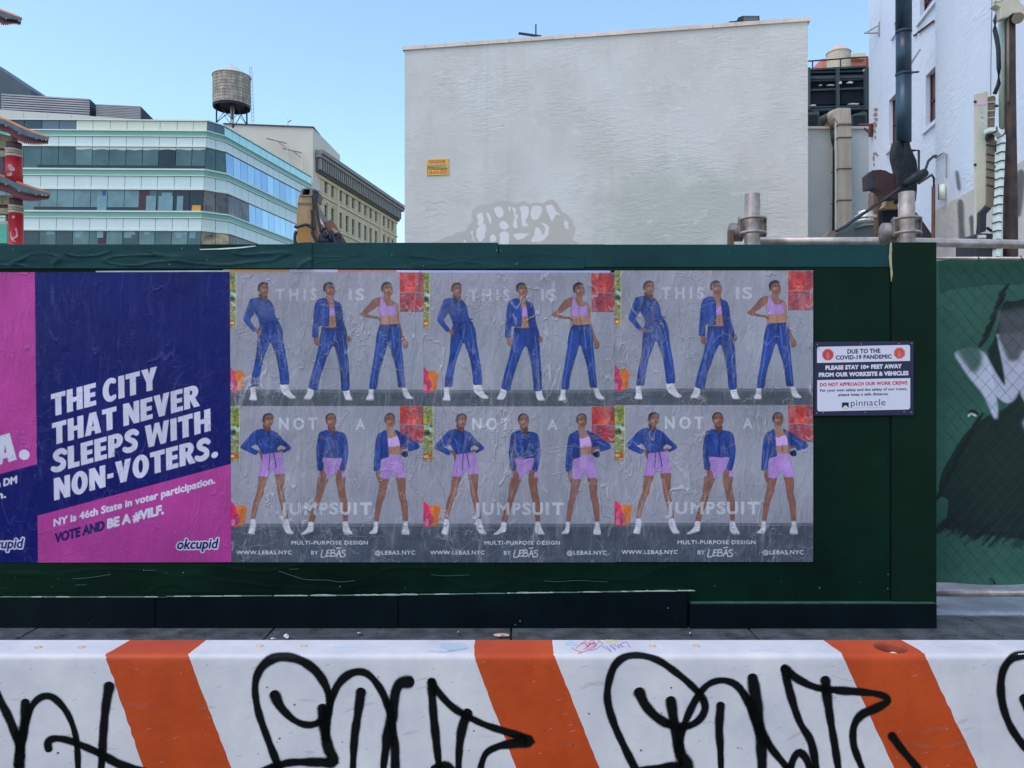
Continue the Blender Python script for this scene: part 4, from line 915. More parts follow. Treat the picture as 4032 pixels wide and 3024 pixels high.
for (x, y, w_, h_) in ((3449, 432, 9, 8), (3447, 452, 8, 10), (3451, 470, 11, 9), (3446, 492, 9, 12), (3444, 516, 7, 10), (3447, 540, 5, 8), (3446, 604, 10, 7), (3441, 622, 4, 12), (3442, 648, 3, 12), (3455, 612, 5, 5)):
    _it.append(poly_item([(x + w_ * math.cos(a) * _rp.uniform(0.5, 1.25), y + h_ * math.sin(a) * _rp.uniform(0.5, 1.25)) for a in np.linspace(0, 6.28, 12)[:-1]]))
flat_mesh(_it, lambda x, y: f1.pt(f1.s(x), f1.z(x, y), 0.008), 'peeled_patch', m_ptch, tb, kind='stuff')
# brackets on its wall
F1 = lambda px, py, o=0.0: f1.pt(f1.s(px), f1.z(px, py), o)
br = empty('wall_bracket', tuple(F1(3463, 130)), 'thin triangular steel bracket jutting from the top left edge of the white wall', 'bracket')
q = F1(3464, 130); q2 = F1(3464, 98)
MB().tube([q, P(3404, 130, 27.3)], 0.03, 6).build('arm', m_steel, br); MB().tube([q2, P(3412, 128, 27.3)], 0.02, 6).build('stay', m_steel, br); MB().tube([q + Vector((0, 0, -0.1)), q2 + Vector((0, 0, 0.1))], 0.05, 6).build('plate', m_steel, br)
br = empty('wall_bracket', tuple(F1(3440, 500)), 'rusty triangular bracket beside the cooling plant', 'bracket')
MB().tube([P(3385, 491, 29), F1(3438, 491, .05)], 0.05, 6).build('arm', m_rail, br); MB().tube([P(3404, 506, 29), F1(3436, 530, .05)], 0.04, 6).build('stay', m_rail, br); MB().tube([F1(3439, 490, .08), F1(3437, 538, .08)], 0.08, 6).build('plate', m_rail, br)
for (pp, lab) in ((([(3604, 140), (3614, 134)], [(3620, 128), (3683, 82)]), 'thin'),):
    cb = empty('wall_cable', tuple(F1(3640, 120)), 'dark cable stapled under the upper right window of the white wall', 'cable')
    for seg in pp: MB().tube([F1(*seg[0], .04), F1(*seg[1], .04)], 0.03, 6).build('cable', m_bfr, cb)
cl = empty('conduit_drop', tuple(f2.pt(f2.s(3727), f2.z(3727, 750))), 'pale conduit and tube lamp fixed to the tall white wall', 'conduit')
MB().tube([F2(3690, 622, .05), F2(3722, 602, .05), F2(3734, 606, .05), F2(3734, 700, .05)], 0.02, 6).build('conduit', m_steel, cl)
MB().tube([F2(3727, 726, .1), F2(3727, 784, .1)], 0.075, 10).build('lamp_tube', m_ledge, cl, smooth=True)
MB().tube([F2(3713, 726, .1), F2(3713, 786, .1)], 0.02, 6).build('bracket', m_rail, cl)
# ------------------------------------------------------------------ ductwork in front of the tall building
def solid(name, pts, Y, depth, mat, parent=None, bevel=0, **kw):
    return MB().prism([P(x, y, Y) for x, y in pts], (0, depth, 0)).build(name, mat, parent, bevel=bevel, **kw)
C3 = lambda x, y: (3300 + x / 3.687, 550 + y / 3.687)
m_bluep = mk('dark_blue_pipe', D(26, 46, 62), 0.38, 0.2, 1.2, spec=0.5, streak=0.3, col2=D(44, 72, 96)); m_bluej = mk('pipe_joint', D(30, 52, 72), 0.5, 0.2, 3)
m_wrap = mk('black_wrap', D(20, 26, 34), 0.5, 0.3, 3, bump=0.05, bs=6); m_redb = mk('red_brown_steel', D(50, 32, 36), 0.5, 0.25, 2)
m_galv = mk('galvanised', D(122, 116, 116), 0.5, 0.2, 14, metal=0.25, bump=0.0012, bs=60, streak=0.25, col2=D(156, 150, 150)); m_plate = mk('clamp_casting', D(104, 100, 104), 0.55, 0.2, 16, metal=0.2, bump=0.001, bs=70, col2=D(132, 128, 130)); m_shiny = mk('bright_metal', D(200, 204, 208), 0.25, 0.1, 3, metal=0.85)
Yp = 20.0
vp = empty('exhaust_pipe', tuple(P(3560, 560, Yp)), 'tall dark blue exhaust pipe running up in front of the white building', 'pipe')
rp = 29.5 / F * Yp
for (ya, yb) in ((-500, 124), (126, 290), (292, 560)):
    MB().tube([P(3560 if ya < 100 else 3558, ya, Yp), P(3558, yb, Yp)], rp * (1.0 if ya < 100 else 0.96), 28).build('pipe_length', m_bluep, vp, smooth=True)
for y in (125, 291): MB().tube([P(3558, y - 4, Yp), P(3558, y + 5, Yp)], rp * 1.03, 28).build('joint_band', m_bluej, vp)
MB().tube([P(3582, 286, Yp), P(3616, 283, Yp + 1.5)], 0.03, 6).build('wall_tie', m_bk, vp)
MB().tube([P(3586, 252, Yp), P(3622, 196, Yp + 2.0)], 0.03, 6).build('wall_tie', m_steel, vp)
q = [(850, 0), (905, 0), (950, 110), (970, 0), (1040, 0), (1070, 120), (1105, 200), (1150, 300), (1165, 430), (1155, 740), (1140, 900), (880, 900), (862, 420), (822, 270), (815, 180)]
wr = empty('wrapped_fan_unit', tuple(P(3570, 760, Yp)), 'black wrapped fan unit under the blue pipe with a red brown duct elbow', 'fan unit')
wrp = solid('black_wrapping', [C3(*a) for a in q], Yp - 0.1, 0.3, m_wrap, wr, bevel=0.04)
el = [(418, 515), (445, 490), (500, 440), (620, 430), (700, 445), (760, 480), (820, 500), (850, 560), (862, 720), (850, 860), (660, 860), (640, 790), (590, 740), (520, 712), (430, 718)]
solid('duct_elbow', [C3(*a) for a in el], Yp - 0.35, 0.3, m_redb, wr, bevel=0.02)
solid('elbow_flange', [C3(*a) for a in ((417, 513), (500, 442), (508, 700), (430, 720))], Yp - 0.37, 0.02, m_cp, wr)
solid('elbow_flange', [C3(*a) for a in ((825, 440), (852, 425), (868, 740), (842, 745))], Yp - 0.38, 0.04, m_redb, wr)
MB().tube([P(*C3(960, 660), Yp - 0.9), P(*C3(1150, 545), Yp - 0.9), P(*C3(1275, 470), Yp - 0.9)], [0.09, 0.14, 0.1], 12).build('silencer', m_wrap, wr, smooth=True)
MB().tube([P(*C3(1262, 450), Yp - 0.9), P(*C3(1310, 310), Yp - 0.5), P(*C3(1380, 245), Yp), P(*C3(1550, 190), Yp + 1)], 0.035, 6).build('cable', m_bk, wr)
MB().tube([P(*C3(1170, 635), Yp - 0.4), P(*C3(1360, 510), Yp + 1), P(*C3(1390, 560), Yp + 1.2), P(*C3(1390, 680), Yp + 1.2)], 0.03, 6).build('cable', m_bk, wr)
MB().tube([P(*C3(1060, 158), Yp - 0.35), P(*C3(1172, 155), Yp - 0.35), P(*C3(1172, 470), Yp - 0.35)], 0.035, 4).build('support_frame', m_bk, wr)
MB().tube([P(*C3(420, 1040), Yp - 1), P(*C3(520, 960), Yp - 1), P(*C3(620, 905), Yp - 0.8), P(*C3(900, 700), Yp - 0.8)], 0.04, 6).build('cable', m_bk, wr)
MB().tube([P(*C3(-30, 1330), Yp - 1), P(*C3(120, 1250), Yp - 1), P(*C3(250, 1150), Yp - 1), P(*C3(420, 1035), Yp - 1)], 0.045, 6).build('cable', m_bk, wr)
m_bcol = mk('brown_masonry', D(110, 94, 84), 0.85, 0.3, 3, bump=0.03, bs=10); m_hood = mk('dark_green_hood', D(62, 74, 78), 0.6, 0.2, 2); m_hoodl = mk('hood_edge', D(98, 116, 116), 0.6, 0.2, 2)
bc = empty('brick_stack', tuple(P(3460, 930, 21)), 'dark brown masonry stack standing under the duct elbow', 'stack')
solid('shaft', [C3(*a) for a in ((515, 735), (650, 735), (655, 1700), (515, 1700))], 20.6, 0.3, m_bcol, bc)
solid('cap', [C3(*a) for a in ((655, 985), (700, 930), (705, 880), (770, 870), (860, 900), (870, 1000), (700, 1005))], 20.2, 0.25, mk('old_lamp_brass', D(140, 128, 108), 0.6, 0.4, 6), bc)
solid('housing', [C3(*a) for a in ((640, 1010), (870, 1000), (870, 1700), (655, 1700))], 20.4, 0.3, m_cpd, bc)
hd = empty('kitchen_hood_vent', tuple(P(3360, 930, 20)), 'green hood vent with two bright metal rings at the foot of the beige duct', 'vent')
solid('hood', [C3(*a) for a in ((-140, 1440), (-60, 1400), (0, 1345), (130, 1270), (250, 1200), (520, 1190), (515, 1700), (-140, 1700))], 19.6, 0.4, m_hood, hd)
solid('hood_lip', [C3(*a) for a in ((240, 1285), (380, 1215), (520, 1215), (520, 1240), (390, 1245))], 19.55, 0.05, m_hoodl, hd)
solid('rusty_box', [C3(*a) for a in ((-170, 1400), (-120, 1330), (-60, 1320), (-20, 1350), (-60, 1440), (-160, 1445))], 19.5, 0.3, m_bcol, hd)
cxh = P(*C3(400, 1100), 19.9)
for (y0, y1, w_) in ((1150, 1100, 150), (1190, 1150, 110), (1100, 1040, 105)):
    a = P(*C3(400, y0), 19.9).z; b = P(*C3(400, y1), 19.9).z; r = w_ / 3.687 / F * 19.9
    MB().lathe((cxh.x, cxh.y, 0), [(r, a), (r * 1.02, a + 0.02), (r * 1.02, b - 0.02), (r * 0.97, b)], 28).build('ring', m_shiny, hd, smooth=False)
tag(solid('steel_brace', [C3(*a) for a in ((1130, 1050), (1180, 1110), (1290, 1270), (1365, 1380), (1365, 1600), (1110, 1600))], 19.4, 0.12, mk('brace_steel', D(50, 44, 54), 0.6, 0.2, 2)), 'dark triangular steel brace behind the right scaffold post', 'brace')
tag(MB().tube([P(*C3(1385, 690), 19.2), P(*C3(1378, 1700), 19.2)], 0.045, 8).build('thin_pole', m_rustb), 'thin rusty pole standing against the tall white wall', 'pole')

# ------------------------------------------------------------------ excavator arm
E = lambda x, y: (1100 + x / 5.53, 700 + y / 5.53)
m_yel_e = mk('worn_yellow_paint', D(150, 124, 92), 0.65, 0.2, 6, bump=0.004, bs=40, streak=0.2, col2=D(166, 140, 106)); m_yel_o = mk('ochre_paint', D(150, 114, 64), 0.6, 0.12, 5)
m_egrey = mk('grey_casting', D(112, 108, 106), 0.6, 0.2, 8); m_edark = mk('oily_black', D(32, 34, 50), 0.4, 0.3, 10); m_rod = mk('chrome_rod', D(214, 196, 196), 0.2, 0.05, 4, metal=0.8)
ex = empty('excavator_arm', tuple(P(1200, 2000, 10.0)), 'worn yellow excavator arm with black hoses poking above the hoarding', 'excavator')
Ye = 10.0
solid('arm_plate', [E(*a) for a in ((410, 395), (450, 362), (700, 372), (722, 396), (712, 560), (706, 1000), (702, 1080), (375, 1080), (372, 900), (392, 560))], Ye, 0.42, m_yel_e, ex, bevel=0.008)
solid('arm_base', [E(*a) for a in ((375, 1082), (702, 1082), (730, 1180), (800, 1420), (830, 2600), (400, 2600), (380, 1460))], Ye, 0.42, m_yel_o, ex, bevel=0.008)
for y in (545, 575): MB().tube([P(*E(400, y), Ye - 0.005), P(*E(712, y + 2), Ye - 0.005)], 0.006, 5).build('weld_seam', m_egrey, ex)
br_ = MB(); br_.prism([P(*E(*a), Ye - 0.02) for a in ((440, 395), (455, 350), (480, 240), (545, 232), (500, 300), (500, 378), (530, 388), (640, 388), (655, 372), (668, 250), (700, 235), (770, 238), (790, 300), (745, 395), (720, 396))], (0, 0.4, 0)); br_.build('head_bracket', m_egrey, ex)
solid('head_bar', [E(*a) for a in ((500, 236), (770, 234), (770, 262), (500, 262))], Ye - 0.015, 0.3, m_edark, ex)
solid('recess', [E(*a) for a in ((498, 262), (668, 262), (650, 386), (505, 386))], Ye + 0.12, 0.25, m_edark, ex)
solid('head_casting', [E(*a) for a in ((715, 262), (780, 250), (785, 420), (812, 460), (795, 495), (765, 440), (715, 380))], Ye - 0.06, 0.3, m_edark, ex, bevel=0.006)
lk = MB(); lk.prism([P(*E(*a), Ye + 0.05) for a in ((786, 545), (840, 600), (1030, 960), (1110, 1110), (1060, 1170), (960, 1100), (860, 850), (800, 640))], (0, 0.14, 0)); lk.build('link_bar', m_egrey, ex, bevel=0.006)
MB().tube([P(*E(850, 880), Ye), P(*E(965, 1110), Ye)], 0.03, 12).build('hydraulic_rod', m_rod, ex, smooth=True)
solid('inner_plate', [E(*a) for a in ((860, 900), (965, 1110), (920, 1180), (895, 1100))], Ye + 0.2, 0.05, m_rustb, ex)
cy = MB().tube([P(*E(1030, 1000), Ye + 0.1), P(*E(1180, 1230), Ye + 0.1), P(*E(1330, 1480), Ye + 0.1)], 0.09, 14); cy.build('hydraulic_cylinder', m_rustb, ex, smooth=True)
solid('valve_block', [E(*a) for a in ((840, 1230), (905, 1170), (960, 1140), (1010, 1120), (1100, 1150), (1120, 1300), (1080, 1420), (830, 1420))], Ye - 0.08, 0.35, m_edark, ex, bevel=0.03)
solid('yellow_lug', [E(*a) for a in ((1120, 1070), (1230, 1130), (1290, 1160), (1285, 1225), (1210, 1230), (1160, 1150))], Ye, 0.12, m_yel_e, ex, bevel=0.01)
for pts, r in (([(340, 1050), (370, 1075), (440, 1055), (560, 1020), (640, 1040), (690, 1075), (730, 1100), (715, 1160), (725, 1230), (770, 1310), (800, 1390), (815, 1480)], 0.02),
               ([(790, 290), (825, 320), (810, 400), (790, 470)], 0.018), ([(372, 1160), (345, 1230), (338, 1350), (365, 1480)], 0.022), ([(700, 700), (716, 900), (700, 1080)], 0.018), ([(760, 420), (800, 600), (840, 850), (880, 1060), (905, 1190)], 0.018),
               ([(1225, 1230), (1290, 1230), (1310, 1330), (1290, 1420)], 0.025), ([(1100, 1160), (1160, 1240), (1230, 1380), (1260, 1480)], 0.03), ([(960, 1200), (1010, 1280), (1080, 1210), (1130, 1340)], 0.022)):
    MB().tube([P(x, y, Ye - 0.1) for x, y in [E(*a) for a in smoothp(pts, 4, False)]], r, 8).build('hose', m_edark, ex, smooth=True)

# ------------------------------------------------------------------ pagoda style gate
G = lambda x, y: (x / 2.37, 300 + y / 2.37)
Yg = 22.0
m_gred = mk('gate_red_paint', D(176, 44, 54), 0.5, 0.12, 2, streak=0.1); m_fasc = mk('dark_red_fascia', D(112, 50, 62), 0.6, 0.15, 3); m_tile = mk('glazed_tile', D(66, 82, 94), 0.4, 0.35, 6)
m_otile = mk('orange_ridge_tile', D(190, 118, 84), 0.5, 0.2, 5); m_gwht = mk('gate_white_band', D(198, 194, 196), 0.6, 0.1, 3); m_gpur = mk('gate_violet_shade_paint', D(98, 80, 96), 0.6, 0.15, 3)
m_gteal = mk('gate_teal_panel', D(90, 190, 170), 0.5, 0.1, 1); m_gpan = mk('painted_beam_panel', D(150, 170, 160), 0.6, 0.35, 6, col2=D(205, 200, 180)); m_gold = mk('gate_gold_patch', D(206, 160, 120), 0.6, 0.2, 4)
ga = empty('pagoda_gate', tuple(P(60, 1475, Yg)), 'red pagoda style gate with tiled tiers and white marked columns', 'gate')
for pts in ([(60, 760), (200, 760), (205, 1020), (70, 1000)], [(88, 1285), (210, 1285), (216, 1800), (92, 1800)]):
    (x0, y0), (x1, _), (_, y1), _2 = [G(*a) for a in pts]
    cx = (x0 + x1) / 2; r = (x1 - x0) / 2 / F * Yg
    MB().tube([P(cx, y0, Yg), P(cx, y1 if y1 < 900 else 1475, Yg)], r, 24).build('column', m_gred, ga, smooth=True)
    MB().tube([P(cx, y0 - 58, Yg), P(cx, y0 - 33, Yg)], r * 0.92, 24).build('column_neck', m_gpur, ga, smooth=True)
    for k_ in range(3): MB().tube([P(cx, y0 - 32 + k_ * 11, Yg), P(cx, y0 - 24 + k_ * 11, Yg)], r * 1.03, 24).build('column_band', m_gwht if k_ != 1 else m_gpan, ga, smooth=True)
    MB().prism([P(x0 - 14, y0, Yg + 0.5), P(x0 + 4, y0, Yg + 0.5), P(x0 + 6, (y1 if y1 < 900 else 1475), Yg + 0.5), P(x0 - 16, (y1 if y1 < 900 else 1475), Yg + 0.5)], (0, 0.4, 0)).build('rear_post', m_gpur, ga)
mrk = [[(120, 850), (150, 840), (180, 890), (150, 905), (125, 880)], [(110, 930), (150, 915), (160, 940), (120, 950)], [(150, 1320), (180, 1315), (170, 1345)], [(130, 1470), (170, 1450), (190, 1420), (200, 1500), (175, 1530), (190, 1560), (150, 1540)]]
for mm in mrk:
    def gm(x, y, o=0):
        px, py = G(x, y); cx = 57 if py < 760 else 64.5; r = 29.5 / F * Yg if py < 760 else 26 / F * Yg
        dx = max(-0.97, min(0.97, (px - cx) / F * Yg / (r + 0.02))); return Vector((P(cx, 0, Yg).x + (r + 0.012) * dx, Yg - (r + 0.012) * math.sqrt(1 - dx * dx), ZP(py, Yg)))
    flat_mesh([poly_item([tuple(p) for p in smoothp(mm, 3)])], gm, 'white_mark', mk('worn_white_mark', D(176, 142, 150), 0.6, 0.3, 12), ga)
for (top, bot, ridge) in ((([(-900, 60), (0, 380), (120, 430), (250, 490), (450, 565)]), [(-900, 300), (0, 500), (100, 550), (200, 610), (320, 632), (455, 625)], 32),
                          (([(-900, 640), (0, 915), (120, 965), (250, 1015), (462, 1085)]), [(-900, 900), (0, 1060), (100, 1105), (200, 1145), (320, 1158), (466, 1140)], 32),
                          (([(-900, -900), (-160, -690), (0, -625), (100, -590), (196, -545)]), [(-900, -700), (-100, -540), (0, -490), (80, -485), (130, -495), (197, -478)], 28)):
    T = smoothp([G(*a) for a in top], 5, False); B_ = smoothp([G(*a) for a in bot], 5, False)
    n = 26; tt = np.linspace(0, 1, n)
    rs = lambda q: np.stack([np.interp(tt, np.linspace(0, 1, len(q)), q[:, 0]), np.interp(tt, np.linspace(0, 1, len(q)), q[:, 1])], 1)
    # parametrise both lines by x
    xs_ = np.linspace(max(T[0, 0], B_[0, 0]), min(T[-1, 0], B_[-1, 0]), n)
    ty = np.interp(xs_, T[:, 0], T[:, 1]); by = np.interp(xs_, B_[:, 0], B_[:, 1])
    fz = MB(); ft_ = MB()
    rf = empty('roof_tier', tuple(P(40, ty[-1], Yg))); rf.parent = ga; rf.location = Vector(P(40, ty[-1], Yg)) - ga.location
    H = by - ty
    for i in range(n - 1):
        for (mb, fa, fb, ya, yb) in ((fz, 0.62, 0.97, -0.75, 0.9), (ft_, 0.12, 0.62, -0.85, 1.0)):
            a0, a1 = ty[i] + H[i] * fa, ty[i + 1] + H[i + 1] * fa; b0_, b1_ = ty[i] + H[i] * fb, ty[i + 1] + H[i + 1] * fb
            mb.box8([P(xs_[i], b0_, Yg + ya), P(xs_[i + 1], b1_, Yg + ya), P(xs_[i + 1], b1_, Yg + yb), P(xs_[i], b0_, Yg + yb), P(xs_[i], a0, Yg + ya), P(xs_[i + 1], a1, Yg + ya), P(xs_[i + 1], a1, Yg + yb), P(xs_[i], a0, Yg + yb)])
    fz.build('fascia', m_fasc, rf); ft_.build('tile_bed', m_tile, rf)
    x = xs_[0] + 4; step = 7.5
    rgn = random.Random(3)
    while x < xs_[-1] - 3:
        y0 = np.interp(x, xs_, ty); h = np.interp(x, xs_, H)
        if x > -60:
            MB().tube([P(x, y0 + h * 0.22, Yg + 0.4), P(x + 2, y0 + h * 0.56, Yg - 0.88)], 0.022, 7).build('roof_tile', m_tile if rgn.random() < 0.85 else m_gpan, rf)
            MB().tube([P(x, y0 + h * 0.95, Yg + 0.2), P(x, y0 + h * 1.04, Yg - 0.74)], 0.017, 6).build('rafter_end', m_fasc, rf)
        x += step
    MB().tube([P(xs_[i], ty[i] + 5, Yg - 0.1) for i in range(n)], 0.05, 8).build('ridge', m_otile, rf, smooth=True)
for (pts, mt) in (([(-300, 470), (115, 560), (118, 680), (-300, 640)], m_gpan), ([(-300, 640), (118, 680), (118, 700), (-300, 665)], m_fasc), ([(-300, 668), (115, 702), (112, 755), (-300, 740)], m_gpan), ([(50, 715), (85, 717), (85, 748), (50, 745)], m_gold),
                  ([(-300, 1100), (118, 1115), (120, 1200), (-300, 1190)], m_gpan), ([(-300, 1188), (120, 1215), (120, 1232), (-300, 1210)], m_fasc), ([(-300, 1215), (118, 1235), (116, 1285), (-300, 1275)], m_gpan), ([(50, 1240), (85, 1242), (85, 1272), (50, 1270)], m_gold),
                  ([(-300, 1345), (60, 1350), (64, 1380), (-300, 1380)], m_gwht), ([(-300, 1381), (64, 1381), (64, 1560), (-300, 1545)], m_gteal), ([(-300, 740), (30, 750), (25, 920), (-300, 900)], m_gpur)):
    MB().prism([P(*G(*a), Yg + 0.3 - (0.05 if mt is m_gold else 0)) for a in pts], (0, 0.25, 0)).build('painted_panel' if mt not in (m_fasc,) else 'beam', mt, ga)

# ------------------------------------------------------------------ drilling rig at right
R4 = lambda x, y: (3680 + x / 2.213, 300 + y / 2.213); R7 = lambda x, y: (3680 + x / 5.185, y / 5.185)
Yr = 11.0
m_rigb = mk('rig_beige', D(168, 168, 158), 0.6, 0.1, 3, streak=0.12); m_rust = mk('rusty_kelly', D(50, 40, 40), 0.6, 0.4, 5, streak=0.3, bump=0.004, bs=30, col2=D(78, 64, 58)); m_rigd = mk('rig_dark', D(34, 38, 46), 0.5, 0.2, 4)
m_rigg = mk('rig_pale_green', D(150, 168, 164), 0.5, 0.1, 3, streak=0.2); m_chain = mk('cable_carrier_white', D(202, 218, 224), 0.5, 0.06, 3); m_drab = mk('drab_duct', D(104, 98, 90), 0.7, 0.2, 3)
rg = empty('drilling_rig', tuple(P(3930, 1475, Yr)), 'drilling rig mast with a rusty pipe, pale cover panel and white cable carrier', 'drilling rig')
solid('cover_panel', [R4(*a) for a in ((360, 155), (465, 130), (456, 1105), (385, 1190), (358, 1400))], Yr, 0.05, m_rigb, rg, bevel=0.004)
solid('pink_label', [R4(*a) for a in ((385, 200), (447, 195), (447, 245), (385, 252))], Yr - 0.006, 0.008, mk('faded_pink', D(198, 160, 190), 0.6, 0.1, 9), rg)
def rm(x, y): return P(*R4(x, y), Yr - 0.004)
m_cyan = mk('faded_cyan', D(140, 184, 202), 0.6, 0.15, 8)
its = []
for i, ch in enumerate('COMACCHIO'):
    v, t = text_geo(ch, 0.03); v = v.copy(); y0 = 267 + i * 42.5; w_ = v[:, 0].max() - v[:, 0].min(); v[:, 0] -= v[:, 0].min() + w_ / 2
    its.append((np.stack([415 + v[:, 0] * 40, y0 + 15 - v[:, 1] * 40], 1), t))
flat_mesh([it for it in its], rm, 'faded_lettering', m_cyan, rg)
solid('side_box', [R4(*a) for a in ((460, 180), (520, 165), (535, 185), (525, 460), (460, 470))], Yr + 0.05, 0.08, m_drab, rg, bevel=0.01)
for y in (225, 300, 360): solid('rib', [R4(*a) for a in ((460, y), (525, y - 8), (525, y), (460, y + 8))], Yr + 0.03, 0.02, m_rigb, rg)
solid('duct_channel', [R4(*a) for a in ((456, 520), (480, 488), (515, 482), (528, 500), (525, 1120), (450, 1200), (452, 1120))], Yr - 0.02, 0.08, m_drab, rg, bevel=0.01)
for y in (600, 680, 745, 810, 880, 950): solid('rib', [R4(*a) for a in ((455, y - 8), (525, y + 8), (525, y + 14), (455, y - 2))], Yr - 0.035, 0.02, m_rigd, rg)
solid('duct_head', [R4(*a) for a in ((458, 540), (462, 500), (500, 478), (528, 490), (528, 520), (470, 570))], Yr - 0.05, 0.08, m_rigd, rg, bevel=0.01)
solid('duct_foot', [R4(*a) for a in ((390, 1185), (452, 1130), (500, 1150), (455, 1200), (450, 1350), (385, 1370))], Yr - 0.05, 0.08, m_rigd, rg, bevel=0.01)
MB().tube([P(*R4(x, y), Yr - 0.05) for x, y in ((455, 1320), (490, 1345), (555, 1360))], 0.02, 6).build('hose', m_rigd, rg)
solid('winch', [R4(*a) for a in ((355, 1385), (380, 1365), (545, 1370), (545, 1800), (355, 1800))], Yr - 0.1, 0.5, m_rigd, rg, bevel=0.02)
MB().tube([P(*R4(375, 1400), Yr - 0.12), P(*R4(440, 1400), Yr - 0.12)], 0.03, 10).build('hydraulic_fitting', m_shiny, rg)
MB().tube([P(3978, -60, Yr), P(3978, 300, Yr), P(3980, 600, Yr), P(3979, 800, Yr), P(3978, 1600, Yr)], [0.062, 0.068, 0.075, 0.09, 0.105], 22).build('kelly_bar', m_rust, rg, smooth=True)
MB().tube([P(3948, 75, Yr + 0.1), P(3950, 505, Yr + 0.1)], 0.055, 16).build('mast_tube', m_rigg, rg, smooth=True)
MB().tube([P(3969, 60, Yr - 0.06), P(3969, 400, Yr - 0.06)], 0.018, 10).build('hydraulic_line', m_drab, rg, smooth=True)
MB().tube([P(*R7(x, y), Yr) for x, y in ((1230, 80), (1310, 190), (1280, 300), (1235, 420), (1230, 600), (1270, 800), (1300, 1000), (1310, 1400))] + [P(3932, 330, Yr), P(3917, 368, Yr)], 0.03, 8).build('hose', m_rigd, rg, smooth=True)
MB().tube([P(3906, 0, Yr + 0.3), P(3902, 250, Yr + 0.3), P(3901, 375, Yr + 0.3)], 0.008, 5).build('wire', m_steel, rg)
solid('mast_head', [R7(*a) for a in ((1230, 85), (1260, 60), (1340, 50), (1380, 0), (1400, -60), (1700, -60), (1760, 40), (1825, 110), (1900, 330), (1800, 320), (1700, 270), (1600, 270), (1520, 340), (1350, 385), (1350, 150))], Yr - 0.12, 0.14, m_rigb, rg, bevel=0.02)
MB().tube([P(*R7(1700, 370), Yr - 0.2), P(*R7(1700, 370), Yr + 0.25)], 0.075, 20).build('sheave', m_drab, rg)
MB().tube([P(*R7(1205, 20), Yr - 0.1), P(*R7(1290, 40), Yr - 0.1), P(*R7(1350, 10), Yr - 0.1), P(*R7(1370, -30), Yr - 0.1)], 0.03, 10).build('guide', m_rigb, rg)
cc = smoothp([(470, 465), (515, 458), (565, 465), (605, 510), (602, 600), (598, 700), (592, 850), (583, 1000), (572, 1200), (562, 1420), (555, 1650)], 10, False)
L_ = np.concatenate([[0], np.cumsum(np.hypot(*np.diff(cc, axis=0).T))]); nl = 17; tts = np.linspace(0, L_[-1], nl * 1 + 1)
for i in range(nl):
    a = tts[i] + 4; b = tts[i + 1] - 4
    pa = [np.interp(a, L_, cc[:, j]) for j in (0, 1)]; pb = [np.interp(b, L_, cc[:, j]) for j in (0, 1)]
    d = np.array(pb) - pa; d /= np.hypot(*d); nn = np.array((-d[1], d[0])) * 17
    q = [np.array(pa) + nn, np.array(pb) + nn, np.array(pb) - nn, np.array(pa) - nn]
    solid('carrier_link', [R4(*x) for x in q], Yr - 0.2, 0.12, m_chain, rg, bevel=0.003)
    pc = np.array(pb) + d * 4; q = [pc + nn * 1.25 - d * 3.4, pc + nn * 1.25 + d * 3.4, pc - nn * 1.25 + d * 3.4, pc - nn * 1.25 - d * 3.4]
    solid('carrier_hinge', [R4(*x) for x in q], Yr - 0.215, 0.13, m_rigd, rg)
solid('carrier_bracket', [R4(*a) for a in ((525, 560), (580, 570), (578, 610), (560, 650), (525, 600))], Yr + 0.0, 0.1, m_drab, rg)
for (x0, y0, x1, y1) in ((525, 790, 565, 790), (525, 985, 565, 990), (525, 260, 550, 260), (345, 222, 360, 222), (345, 772, 360, 772)): MB().tube([P(*R4(x0, y0), Yr), P(*R4(x1, y1), Yr)], 0.02, 6).build('clip', m_rust, rg)

# ------------------------------------------------------------------ scaffold posts, couplers, rails and screened fence
def post(px, ytop, lab):
    Y = 5.06; t = empty('steel_post', tuple(P(px, 2480, Y)), lab, 'post', 'galvanised posts behind the hoarding')
    r = 30 / F * Y; c = P(px, 0, Y)
    MB().lathe((c.x, c.y, 0), [(r, 0.0), (r, ZP(ytop, Y) - 0.003), (r - 0.004, ZP(ytop, Y)), (r - 0.008, ZP(ytop, Y) - 0.001)], 36).build('tube', m_galv, t, smooth=False)
    # the lathe is smooth-sided
    for p_ in t.children[0].data.polygons:
        p_.use_smooth = abs(p_.normal.z) < 0.5
    z0, z1 = ZP(932, Y), ZP(855, Y)
    pl = MB(); pl.box(c.x - 0.09, c.x + 0.09, Y + r - 0.045, Y + r - 0.035, z0, z1); pl.box(c.x - 0.09, c.x - 0.084, Y - 0.02, Y + r - 0.035, z0, z1); pl.box(c.x + 0.084, c.x + 0.09, Y - 0.02, Y + r - 0.035, z0, z1); pl.build('saddle_plate', m_plate, t, bevel=0.002)
    for py in (866, 922):
        z = ZP(py, Y); pts = [(c.x - 0.078, Y + 0.02, z - 0.006)]
        for k_ in range(13):
            a = math.pi + math.pi * k_ / 12; pts.append((c.x + (r + 0.024) * math.cos(a) * 1.14, Y + (r + 0.03) * math.sin(a), z + 0.006 * math.sin(-a)))
        pts.append((c.x + 0.078, Y + 0.02, z - 0.006)); MB().tube(pts, 0.0105, 8).build('u_bolt', m_galv, t, smooth=True)
        for sx in (-0.074, 0.074): MB().tube([(c.x + sx, Y + 0.02, z), (c.x + sx, Y + 0.036, z)], 0.013, 6).build('nut', m_galv, t)
    MB().tube([(c.x - 0.13, Y + 0.06, ZP(908, Y)), (c.x - 0.05, Y + 0.06, ZP(908, Y))], 0.062, 20).build('coupler_drum', m_plate, t, smooth=True)
    return t
post(2962, 764, 'left galvanised post with double U bolt clamp above the hoarding')
